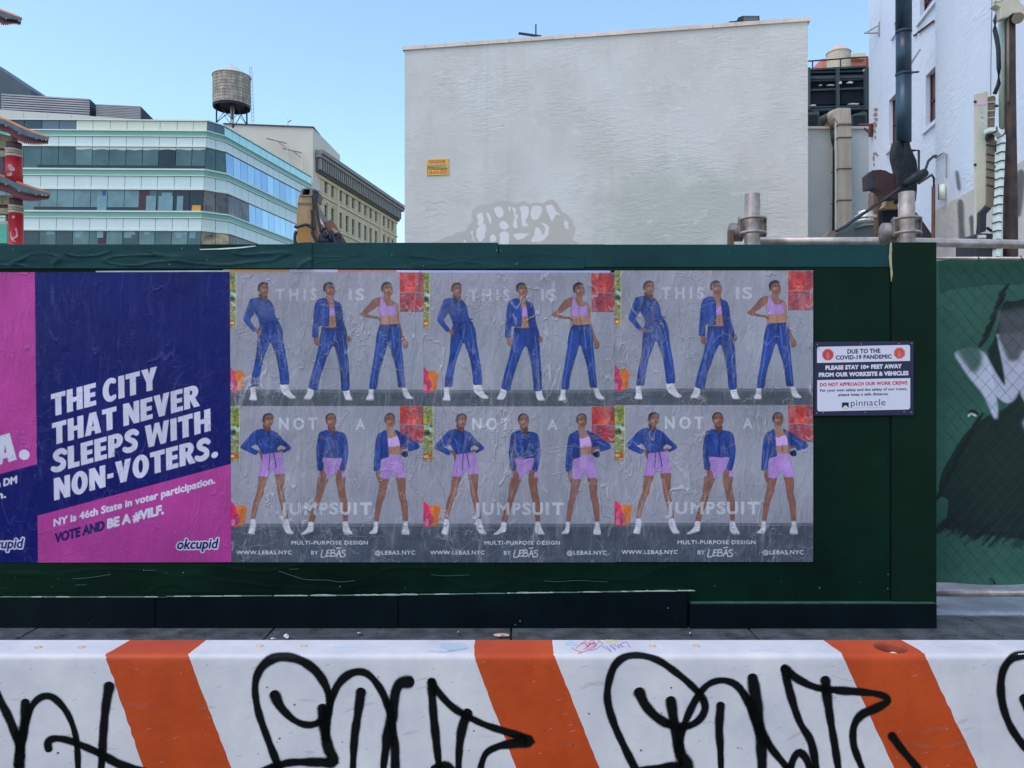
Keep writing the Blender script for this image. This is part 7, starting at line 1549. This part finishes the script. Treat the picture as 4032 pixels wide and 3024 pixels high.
cloth(U5, [(365, 264), (325, 280), (290, 310), (240, 370), (195, 420), (184, 450), (230, 476), (290, 506), (335, 522), (368, 495), (384, 480), (345, 470), (300, 448), (292, 436), (345, 408), (380, 340)])
cloth(U5, [(540, 290), (574, 320), (622, 375), (666, 415), (692, 446), (680, 472), (650, 486), (620, 500), (604, 498), (610, 475), (640, 453), (610, 430), (578, 420), (560, 380)])
skin(U5, [(355, 484), (385, 478), (401, 510), (405, 545), (400, 576), (388, 560), (378, 520)]); skin(U5, [(565, 470), (600, 463), (612, 476), (600, 490), (570, 493)])
skin(U5, [(412, 208), (480, 230), (488, 262), (472, 298), (440, 280), (418, 262)], SKd)
U5.stroke([(400, 258), (440, 282), (470, 300), (480, 340)], 5, BLd); U5.stroke([(490, 270), (478, 310), (480, 400), (470, 470)], 4, BLd, alpha=0.8); U5.stroke([(345, 330), (350, 410)], 8, BLd, alpha=0.5); U5.stroke([(560, 350), (572, 430)], 7, BLd, alpha=0.5); U5.stroke([(400, 505), (480, 498), (555, 490)], 6, IND)
U5.stroke([(480, 505), (474, 600), (470, 674)], 5, IND); U5.stroke([(514, 498), (532, 580), (541, 652)], 6, IND); U5.stroke([(390, 350), (440, 420), (500, 450)], 5, BLl, alpha=0.35); U5.stroke([(270, 340), (215, 430)], 6, BLl, alpha=0.35); U5.stroke([(510, 520), (512, 675)], 4, PKd, alpha=0.7)
face(U5, [(408, 170), (411, 125), (435, 104), (475, 97), (508, 113), (517, 145), (490, 113), (450, 121), (430, 150), (424, 188)], [(428, 150), (450, 121), (490, 112), (515, 140), (513, 182), (499, 222), (475, 240), (445, 233), (420, 210), (402, 190), (399, 164)], [(455, 158), (494, 156)], (486, 205), (482, 168))
# E shirt
legs([(970, 745), (1062, 768), (1055, 802), (1036, 852), (1011, 922), (992, 990), (966, 1062), (941, 1132), (921, 1206), (872, 1201), (886, 1120), (906, 1040), (926, 980), (944, 920), (950, 850), (958, 790)],
     [(1145, 752), (1236, 745), (1233, 832), (1239, 902), (1252, 962), (1263, 1040), (1263, 1120), (1256, 1201), (1222, 1201), (1208, 1120), (1194, 1040), (1180, 972), (1165, 902), (1151, 832)])
shoe(U5, [(870, 1203), (916, 1206), (920, 1250), (912, 1300), (870, 1310), (830, 1331), (795, 1333), (790, 1318), (830, 1290), (860, 1250)], [(796, 1332), (880, 1312)]); shoe(U5, [(1215, 1202), (1258, 1202), (1273, 1250), (1291, 1290), (1309, 1315), (1300, 1329), (1240, 1329), (1214, 1300), (1209, 1250)], [(1240, 1328), (1304, 1326)])
cloth(U5, [(1010, 552), (1195, 548), (1196, 620), (1186, 660), (1216, 682), (1236, 706), (1236, 746), (1200, 751), (1150, 756), (1128, 706), (1114, 702), (1075, 750), (1040, 771), (972, 746), (978, 702), (1014, 680), (1021, 620)], PK, 0.35)
for k_ in range(5): U5.stroke([(1030, 590 + k_ * 22), (1110, 598 + k_ * 24), (1190, 585 + k_ * 20)], 2.5, PKd, alpha=0.6)
cloth(U5, [(1000, 284), (1050, 269), (1072, 286), (1105, 318), (1135, 284), (1160, 281), (1216, 295), (1246, 330), (1261, 400), (1269, 480), (1262, 562), (1246, 640), (1226, 690), (1180, 665), (1195, 602), (1200, 552), (1120, 557), (1010, 552), (1020, 622), (1012, 682), (985, 686), (960, 670), (950, 580), (945, 480), (954, 400), (964, 330), (978, 296)])
skin(U5, [(990, 686), (1020, 680), (1046, 720), (1046, 760), (1020, 796), (1000, 770), (984, 720)]); skin(U5, [(1165, 678), (1196, 672), (1206, 702), (1196, 750), (1165, 776), (1144, 745), (1150, 710)])
skin(U5, [(1064, 218), (1132, 234), (1138, 270), (1120, 310), (1095, 308), (1068, 275)], SKd)
U5.stroke([(1052, 270), (1085, 300), (1106, 322), (1110, 380), (1108, 540)], 4, BLd, alpha=0.9); U5.stroke([(1136, 286), (1110, 322)], 4, BLd); U5.stroke([(1005, 545), (1008, 440), (1000, 340)], 6, BLd, alpha=0.6); U5.stroke([(1205, 545), (1200, 430), (1208, 350)], 6, BLd, alpha=0.6); U5.stroke([(1060, 380), (1080, 480)], 6, BLl, alpha=0.35); U5.stroke([(1150, 380), (1160, 500)], 6, BLl, alpha=0.35); U5.stroke([(965, 420), (965, 600)], 6, BLl, alpha=0.3)
face(U5, [(1040, 175), (1037, 140), (1055, 110), (1085, 97), (1120, 103), (1142, 130), (1146, 170), (1130, 122), (1090, 110), (1060, 128), (1050, 175)], [(1050, 150), (1065, 117), (1090, 107), (1126, 117), (1146, 150), (1149, 186), (1136, 226), (1105, 246), (1080, 243), (1058, 216), (1038, 188)], [(1078, 158), (1120, 157)], (1104, 210), (1100, 170))
# F open jacket with shorts
legs([(1592, 755), (1671, 764), (1669, 802), (1656, 862), (1641, 932), (1611, 1002), (1596, 1080), (1581, 1140), (1566, 1201), (1527, 1196), (1535, 1110), (1545, 1020), (1560, 950), (1575, 880), (1581, 810)],
     [(1745, 752), (1836, 752), (1843, 850), (1841, 922), (1859, 1000), (1866, 1080), (1863, 1201), (1818, 1199), (1808, 1120), (1795, 1030), (1775, 952), (1765, 872), (1755, 802)])
shoe(U5, [(1525, 1200), (1563, 1201), (1566, 1240), (1561, 1290), (1545, 1320), (1485, 1323), (1482, 1305), (1511, 1280), (1523, 1240)], [(1484, 1322), (1544, 1320)]); shoe(U5, [(1822, 1201), (1861, 1201), (1869, 1250), (1881, 1300), (1878, 1329), (1830, 1333), (1802, 1320), (1808, 1280), (1820, 1240)], [(1806, 1324), (1878, 1330)])
cloth(U5, [(1680, 516), (1785, 507), (1801, 540), (1816, 592), (1831, 652), (1841, 702), (1836, 752), (1790, 756), (1745, 751), (1725, 706), (1712, 702), (1690, 741), (1670, 766), (1630, 766), (1592, 756), (1590, 690), (1600, 620), (1606, 566)], PK, 0.35)
U5.stroke([(1680, 517), (1735, 512), (1783, 508)], 4, C(110, 150, 120)); skin(U5, [(1666, 438), (1786, 430), (1792, 480), (1786, 508), (1680, 516), (1672, 490)], C(150, 108, 90)); U5.stroke([(1726, 445), (1728, 500)], 4, SKd, alpha=0.6)
skin(U5, [(1655, 208), (1716, 233), (1722, 270), (1760, 302), (1760, 345), (1660, 352), (1655, 290)], C(136, 100, 88))
cloth(U5, [(1652, 344), (1680, 352), (1702, 350), (1745, 330), (1776, 340), (1789, 400), (1786, 430), (1720, 436), (1668, 441), (1660, 390)], PKl, 0.2)
cloth(U5, [(1600, 291), (1642, 268), (1656, 302), (1661, 360), (1666, 432), (1669, 500), (1674, 541), (1602, 567), (1591, 622), (1581, 682), (1550, 689), (1523, 681), (1523, 602), (1530, 502), (1540, 402), (1555, 332), (1575, 302)])
cloth(U5, [(1735, 266), (1790, 289), (1832, 315), (1892, 360), (1952, 394), (1982, 425), (1976, 456), (1920, 476), (1870, 486), (1862, 455), (1830, 440), (1800, 456), (1788, 440), (1780, 380), (1758, 320)])
cloth(U5, [(1800, 498), (1856, 480), (1870, 520), (1862, 541), (1825, 543), (1797, 516)], BLd); skin(U5, [(1784, 456), (1820, 438), (1860, 440), (1863, 460), (1820, 466), (1806, 492), (1795, 521), (1782, 500)]); skin(U5, [(1548, 688), (1581, 684), (1586, 730), (1591, 790), (1578, 806), (1560, 780), (1547, 732)])
U5.stroke([(1656, 300), (1664, 420), (1672, 535)], 5, C(84, 60, 130), alpha=0.8); U5.stroke([(1600, 560), (1606, 460), (1590, 350)], 6, BLd, alpha=0.7); U5.stroke([(1810, 330), (1822, 430)], 8, BLd, alpha=0.6); U5.stroke([(1850, 380), (1930, 420)], 6, BLl, alpha=0.35); U5.stroke([(1545, 480), (1540, 620)], 6, BLl, alpha=0.35)
face(U5, [(1634, 178), (1631, 140), (1650, 109), (1685, 95), (1716, 104), (1735, 130), (1737, 162), (1715, 118), (1685, 111), (1655, 128), (1648, 170)], [(1648, 150), (1662, 119), (1690, 109), (1723, 121), (1739, 160), (1739, 190), (1723, 226), (1700, 239), (1675, 226), (1655, 206), (1629, 190), (1632, 160)], [(1672, 158), (1712, 156)], (1698, 206), (1694, 168))
# printed words
tw = C(206, 208, 224)
U4.text('T H I S', 578, 372, 1012, 370, 118, tw, alpha=0.42, bold=0.035); U4.text('I', 1362, 370, 1385, 370, 118, tw, alpha=0.36, bold=0.035); U4.text('S', 1430, 370, 1522, 370, 118, tw, alpha=0.4, bold=0.035)
U5.text('N O T', 575, 262, 948, 261, 114, tw, alpha=0.6, bold=0.035); U5.text('A', 1343, 262, 1434, 261, 100, tw, alpha=0.5, bold=0.03)
U5.text('J', 578, 1125, 640, 1125, 114, tw, alpha=0.6, bold=0.04)
for ch, a, b, al in (('U', 680, 785, .6), ('M', 830, 945, .62), ('P', 985, 1060, .62), ('S', 1085, 1165, .6), ('U', 1190, 1285, .72), ('I', 1325, 1348, .6), ('T', 1390, 1498, .7)): U5.text(ch, a, 1124, b, 1124, 114, tw, alpha=al * 0.85, bold=0.04)
U5.text('MULTI-PURPOSE DESIGN', 697, 1432, 1462, 1431, 36, C(196, 200, 206), bold=0.03, spacing=1.12); U5.text('WWW.LEBAS.NYC', 145, 1533, 697, 1531, 38, C(200, 202, 208), bold=0.03, spacing=1.12)
U5.text('BY', 895, 1535, 963, 1535, 38, C(200, 202, 208), bold=0.03, spacing=1.1); U5.text('@LEBAS.NYC', 1535, 1534, 1938, 1533, 38, C(200, 202, 208), bold=0.03, spacing=1.12)
hw_ = [[(1008, 1488), (1000, 1520), (994, 1556), (1020, 1562), (1045, 1548)], [(1056, 1492), (1052, 1520), (1046, 1548), (1080, 1546)], [(1056, 1494), (1084, 1488)], [(1052, 1520), (1078, 1516)],
       [(1098, 1490), (1094, 1520), (1090, 1552)], [(1098, 1490), (1128, 1488), (1124, 1512), (1098, 1518), (1134, 1520), (1130, 1548), (1090, 1552)], [(1146, 1556), (1162, 1520), (1176, 1488), (1182, 1520), (1192, 1560)], [(1154, 1530), (1190, 1526)],
       [(1238, 1494), (1214, 1492), (1204, 1510), (1228, 1524), (1236, 1544), (1216, 1558), (1200, 1552)], [(1148, 1470), (1190, 1464)]]
for p in hw_: U5.stroke(p, 5.0, C(214, 214, 220), alpha=0.95)
m_poster = paper('glossy_wet_pasted_print', attr='ink', relief=0.012, whiten=0.26, rough=0.36, seed=0.0, wcol=D(200, 196, 206, 1.7), gloss=0.35, crinkle_w=0.20)
PX0, PX1, PY0, PY1 = 0.0, 780.0, 0.0, 1140.0
def pm(u, v):
    x = u * 780 / F * YH; z = -v * 1140 / F * YH
    return np.stack([x, np.zeros_like(x), z], 1)
first = None
for k_, (x0, x1, yt, yb, o, lab) in enumerate(((906, 1672, 1072, 2213, 0.0075, 'left fashion poster of blue jumpsuits and pink shorts, next to the blue and pink poster'), (1668, 2424, 1074, 2213, 0.0095, 'middle fashion poster of the three alike, with women in blue jumpsuits and lilac shorts'),
                                            (2419, 3199, 1066, 2211, 0.0115, 'right fashion poster of the three, ending beside the pandemic notice'))):
    if first is None:
        o_ = sheet('fashion_poster', cv, pm, m_poster); first = o_
    else:
        o_ = first.copy(); COL.objects.link(o_)
    q = hp(x0, yt, o); o_.location = q; o_.scale = ((x1 - x0) / 780.0, 1, (yb - yt) / 1140.0)
    tag(o_, lab, 'poster', 'fashion posters pasted in a row on the hoarding')
# slivers of older sheets above them
for (x0, x1, y0, y1, c, lab) in ((880, 1142, 1061, 1074, (176, 128, 66), 'ochre'), (1142, 1330, 1061, 1074, (166, 158, 186), 'lilac'), (1330, 1562, 1063, 1075, (160, 104, 100), 'reddish brown'), (1562, 1656, 1064, 1075, (180, 160, 206), 'pale violet'), (1654, 2403, 1065, 1077, (150, 156, 214), 'long periwinkle')):
    mt = paper('old_sheet_%s' % lab.replace(' ', '_'), base=D(*c), relief=0.004, rough=0.5, seed=2.0, whiten=0.2)
    o_ = MB().prism([hp(x0, y0, 0.0065), hp(x1, y0 + 1, 0.0065), hp(x1, y1 + 4, 0.0065), hp(x0, y1 + 4, 0.0065)], (0, 0.0005, 0)).build('old_poster_strip', mt)
    tag(o_, '%s strip of an older poster showing above the fashion posters' % lab, 'poster', 'slivers of older posters under the fashion posters')

# ------------------------------------------------------------------ blue and pink voter posters
def smap(o): return lambda x, y: hp(x, y, o)
B5 = lambda x, y: (x / 2.431, 1060 + y / 2.431); B6 = lambda x, y: (x / 2.431, 1640 + y / 2.431)

m_vote = paper('voter_print', attr='ink', relief=0.0075, rough=0.38, seed=4.0, whiten=0.12, wcol=D(110, 112, 184, 1.5), gloss=0.22, crinkle_w=0.06)
NV, PKc, WL, NT = (np.array(D(*c, k=1.5)) for c in ((3, 14, 94), (168, 58, 140), (204, 202, 228), (34, 20, 92)))
def voter(cvW, cvH, corners, draw, o, name, **kw):
    (ax, ay), (bx, by), (cx_, cy_), (dx_, dy_) = corners      # TL TR BR BL
    cv_ = Canvas(cvW, cvH, 0, 0, 1, 1)
    wpx = bx - ax
    def T(p):
        v = (p[:, 1] - ay) / (dy_ - ay); xl = ax + (dx_ - ax) * v; xr = bx + (cx_ - bx) * v; return np.stack([(p[:, 0] - xl) / (xr - xl), v], 1)
    cv_.T = T
    _s = cv_.stroke; cv_.stroke = lambda pts, r, col, **k: _s(pts, [q / wpx for q in r] if isinstance(r, (list, tuple)) else r / wpx, col, **k)
    draw(cv_)
    n1 = fbm(cvH, cvW, 5, 5, 2.0, 31); cv_.a *= (0.88 + 0.2 * n1[..., None])
    q0 = hp(ax, ay, o)
    def mp(u, v):
        x = (ax + (dx_ - ax) * v) * (1 - u) + (bx + (cx_ - bx) * v) * u; y = (ay + (dy_ - ay) * v) * (1 - u) + (by + (cy_ - by) * v) * u
        return np.stack([(x - CX) / F * YH - q0.x, np.zeros_like(x), EYE + (HY - y) / F * YH - q0.z], 1)
    ob_ = sheet(name, cv_, mp, m_vote, **kw); ob_.location = q0; return ob_
def put_logo(cv_, dx, fg, bg):
    x0, x1, y = 700 + dx, 861 + dx, 2161
    for k_ in range(14):
        a = 2 * math.pi * k_ / 14; cv_.text('okcupid', x0 + 4.6 * math.cos(a), y + 4.6 * math.sin(a), x1 + 4.6 * math.cos(a), y - 3 + 4.6 * math.sin(a), 37, bg, bold=0.03, shear=0.2)
    cv_.text('okcupid', x0, y, x1, y - 3, 37, fg, bold=0.03, shear=0.2)
def draw1(c):
    c.poly([(100, 1000), (1000, 1000), (1000, 2300), (100, 2300)], NV, smooth=False); c.poly([(100, 2043), (1000, 1804), (1000, 2300), (100, 2300)], PKc, smooth=False)
    for args in (('THE CITY', 206, 1641, 622, 1532, 88), ('THAT NEVER', 210, 1753, 787, 1600, 86), ('SLEEPS WITH', 212, 1862, 831, 1697, 87), ('NON-VOTERS.', 217, 1970, 860, 1799, 86)):
        heavy_line(c, args[0], *args[1:], WL, lean=-0.02)
    c.text('NY is 46th State in voter participation.', 216, 2071, 847, 1903, 27, WL, bold=0.04, lean=0.02, spacing=1.02)
    c.text('BE A #VILF.', 427, 2079, 645, 2022, 34, WL, bold=0.06, lean=0.02, spacing=1.0); c.text('VOTE AND', 221, 2135, 413, 2084, 34, NT, bold=0.06, lean=0.02, spacing=1.0)
    put_logo(c, 0, NT * 0.8, WL)
def draw2(c):
    c.poly([(-700, 1000), (200, 1000), (200, 2300), (-700, 2300)], PKc, smooth=False); c.poly([(-700, 2051), (200, 1816), (200, 2300), (-700, 2300)], NV, smooth=False)
    heavy_line(c, 'A', -22, 1838, 68, 1812, 112, WL, lean=-0.02); c.poly([(97 + 21 * math.cos(a), 1793 - 20 * math.sin(a)) for a in np.linspace(0, 6.28, 25)[:-1]], WL)
    c.text('n DM', -12, 1922, 67, 1903, 27, WL, bold=0.05, lean=0.02); c.text('h.', -8, 1966, 24, 1960, 27, WL, bold=0.05, lean=0.02); put_logo(c, -767, NV, WL)
voter(470, 700, ((140, 1073), (906, 1071), (913, 2212), (153, 2214)), draw1, 0.0085, 'voter_poster', label='blue and pink voter poster, its slogan about the city that never sleeps fully readable', cat='poster', group='blue and pink voter posters')
voter(330, 500, ((-628, 1076), (143, 1072), (156, 2214), (-616, 2217)), draw2, 0.0065, 'voter_poster', label='pink over blue voter poster cut off by the left edge of the view', cat='poster', group='blue and pink voter posters')
tag(MB().prism([hp(380, 1067, 0.007), hp(905, 1065, 0.007), hp(905, 1074, 0.007), hp(380, 1076, 0.007)], (0, 0.0006, 0)).build('old_poster_strip', mk('white_paper_edge', D(150, 166, 180), 0.7, 0.1, 8)), 'thin pale sliver of an older sheet above the blue poster', 'poster', 'slivers of older posters under the fashion posters')

# ------------------------------------------------------------------ pandemic notice
Q = lambda x, y: (3180 + x / 5.027, 1330 + y / 5.027)
sg = empty('pandemic_notice', tuple(hp(3396, 1490, 0.03)), 'navy and white pandemic safety notice screwed to the right end of the hoarding', 'sign')
m_sn = mk('sign_navy', D(28, 28, 62), 0.4, 0.12, 3, spec=0.5); 
m_screw = mk('screw_head', D(150, 132, 118), 0.4, 0.3, 40, metal=0.5)
so = 0.024
def qm(off): return lambda x, y: hp(*Q(x, y), off)
MB().prism([hp(*Q(*p), so) for p in ((110, 82), (2060, 70), (2060, 1530), (105, 1540))], (0, 0.004, 0)).build('sign_plate', m_sn, sg, bevel=0.001)
sc2 = Canvas(480, 366, 112, 84, 2056, 1526)
SC = lambda *c: np.array(D(*c, k=1.55))
sc2.a[:] = SC(30, 28, 62)
def skew(pts, x0, x1, dy): return [(x, y - dy * (x - x0) / (x1 - x0)) for x, y in pts]
SW, SN, SR, SO = SC(198, 198, 222), SC(22, 20, 48), SC(178, 52, 64), SC(206, 74, 52)
sc2.poly(skew(rrect(158, 185, 1984, 500, 42, corners=(1, 1, 0, 0)), 158, 1984, 31), SW, smooth=False); sc2.poly(skew(rrect(160, 838, 1988, 1453, 50, corners=(0, 0, 1, 1)), 160, 1988, 31), SW, smooth=False)
for (tx_, x0, y0, x1, y1, cp_, c_, bd) in (('DUE TO THE', 758, 320, 1396, 306, 80, SN, .05), ('COVID-19 PANDEMIC', 530, 436, 1620, 418, 76, SN, .05), ('PLEASE STAY 10+ FEET AWAY', 330, 633, 1815, 607, 74, SW, .07), ('FROM OUR WORKSITE & VEHICLES', 200, 772, 1950, 745, 74, SW, .07),
    ('DO NOT APPROACH OUR WORK CREWS', 215, 960, 1932, 930, 62, SR, .06), ('For your own safety and the safety of our crews,', 218, 1066, 1925, 1040, 50, SN, .04), ('please keep a safe distance.', 580, 1152, 1560, 1137, 50, SN, .04), ('pinnacle', 820, 1352, 1502, 1340, 128, SN, 0.0), ('Commercial Development Inc.', 865, 1398, 1450, 1390, 26, SN, 0.0)):
    sc2.text(tx_, x0, y0, x1, y1, cp_, c_, bold=bd, spacing=1.06, alpha=0.6 if cp_ == 26 else 1.0)
sc2.poly([(645, 1280), (782, 1277), (782, 1390), (716, 1330), (645, 1396)], SN, smooth=False); sc2.poly([(716, 1364), (775, 1412), (655, 1416)], SC(188, 178, 140), smooth=False)
for (cx_, cy_, r_o, mt) in ((372, 340, 116, SR), (1778, 316, 112, SO)):
    oc = lambda r: [(cx_ + r * math.cos(math.radians(22.5 + 45 * k)), cy_ + r * math.sin(math.radians(22.5 + 45 * k))) for k in range(8)]
    sc2.poly(oc(r_o * 1.04), mt, smooth=False); sc2.poly(oc(r_o * 0.97), SC(214, 130, 126), smooth=False); sc2.poly(oc(r_o * 0.9), mt, smooth=False)
    for pts in ([(-34, 8), (-20, -2), (-14, 20), (14, 20), (26, -8), (38, -4), (34, 40), (20, 62), (-22, 62), (-36, 38)], [(-30, 0), (-30, -44), (-18, -44), (-18, 8)], [(-12, 10), (-12, -58), (1, -58), (1, 10)], [(6, 10), (6, -52), (18, -52), (18, 10)], [(-44, 72), (44, 72), (44, 80), (-44, 80)]):
        sc2.poly([(cx_ + a, cy_ + b) for a, b in pts], SC(222, 130, 122), alpha=0.85, smooth=False)
def smp(u, v):
    x = 3180 + (112 + u * 1944) / 5.027; y = 1330 + (84 - 10 * u + v * 1442) / 5.027
    return np.stack([(x - CX) / F * YH - sg.location.x, np.full_like(x, YH - so - 0.0012 - sg.location.y), EYE + (HY - y) / F * YH - sg.location.z], 1)
m_signp = ink_mat('sign_print', rough=0.35, bump=0.0001, spec=0.45)
sheet('printed_face', sc2, smp, m_signp, sg)
for (x, y) in ((1025, 128), (1773, 115), (2020, 112), (190, 222), (160, 135), (275, 1478), (1105, 1475), (1872, 1462), (2008, 1472), (150, 1485)):
    c = hp(*Q(x, y), so + 0.0011); MB().tube([c, c + Vector((0, -0.003, 0))], [0.0042, 0.003], 10).build('screw', m_screw, sg)
# small white hole marks on the end board
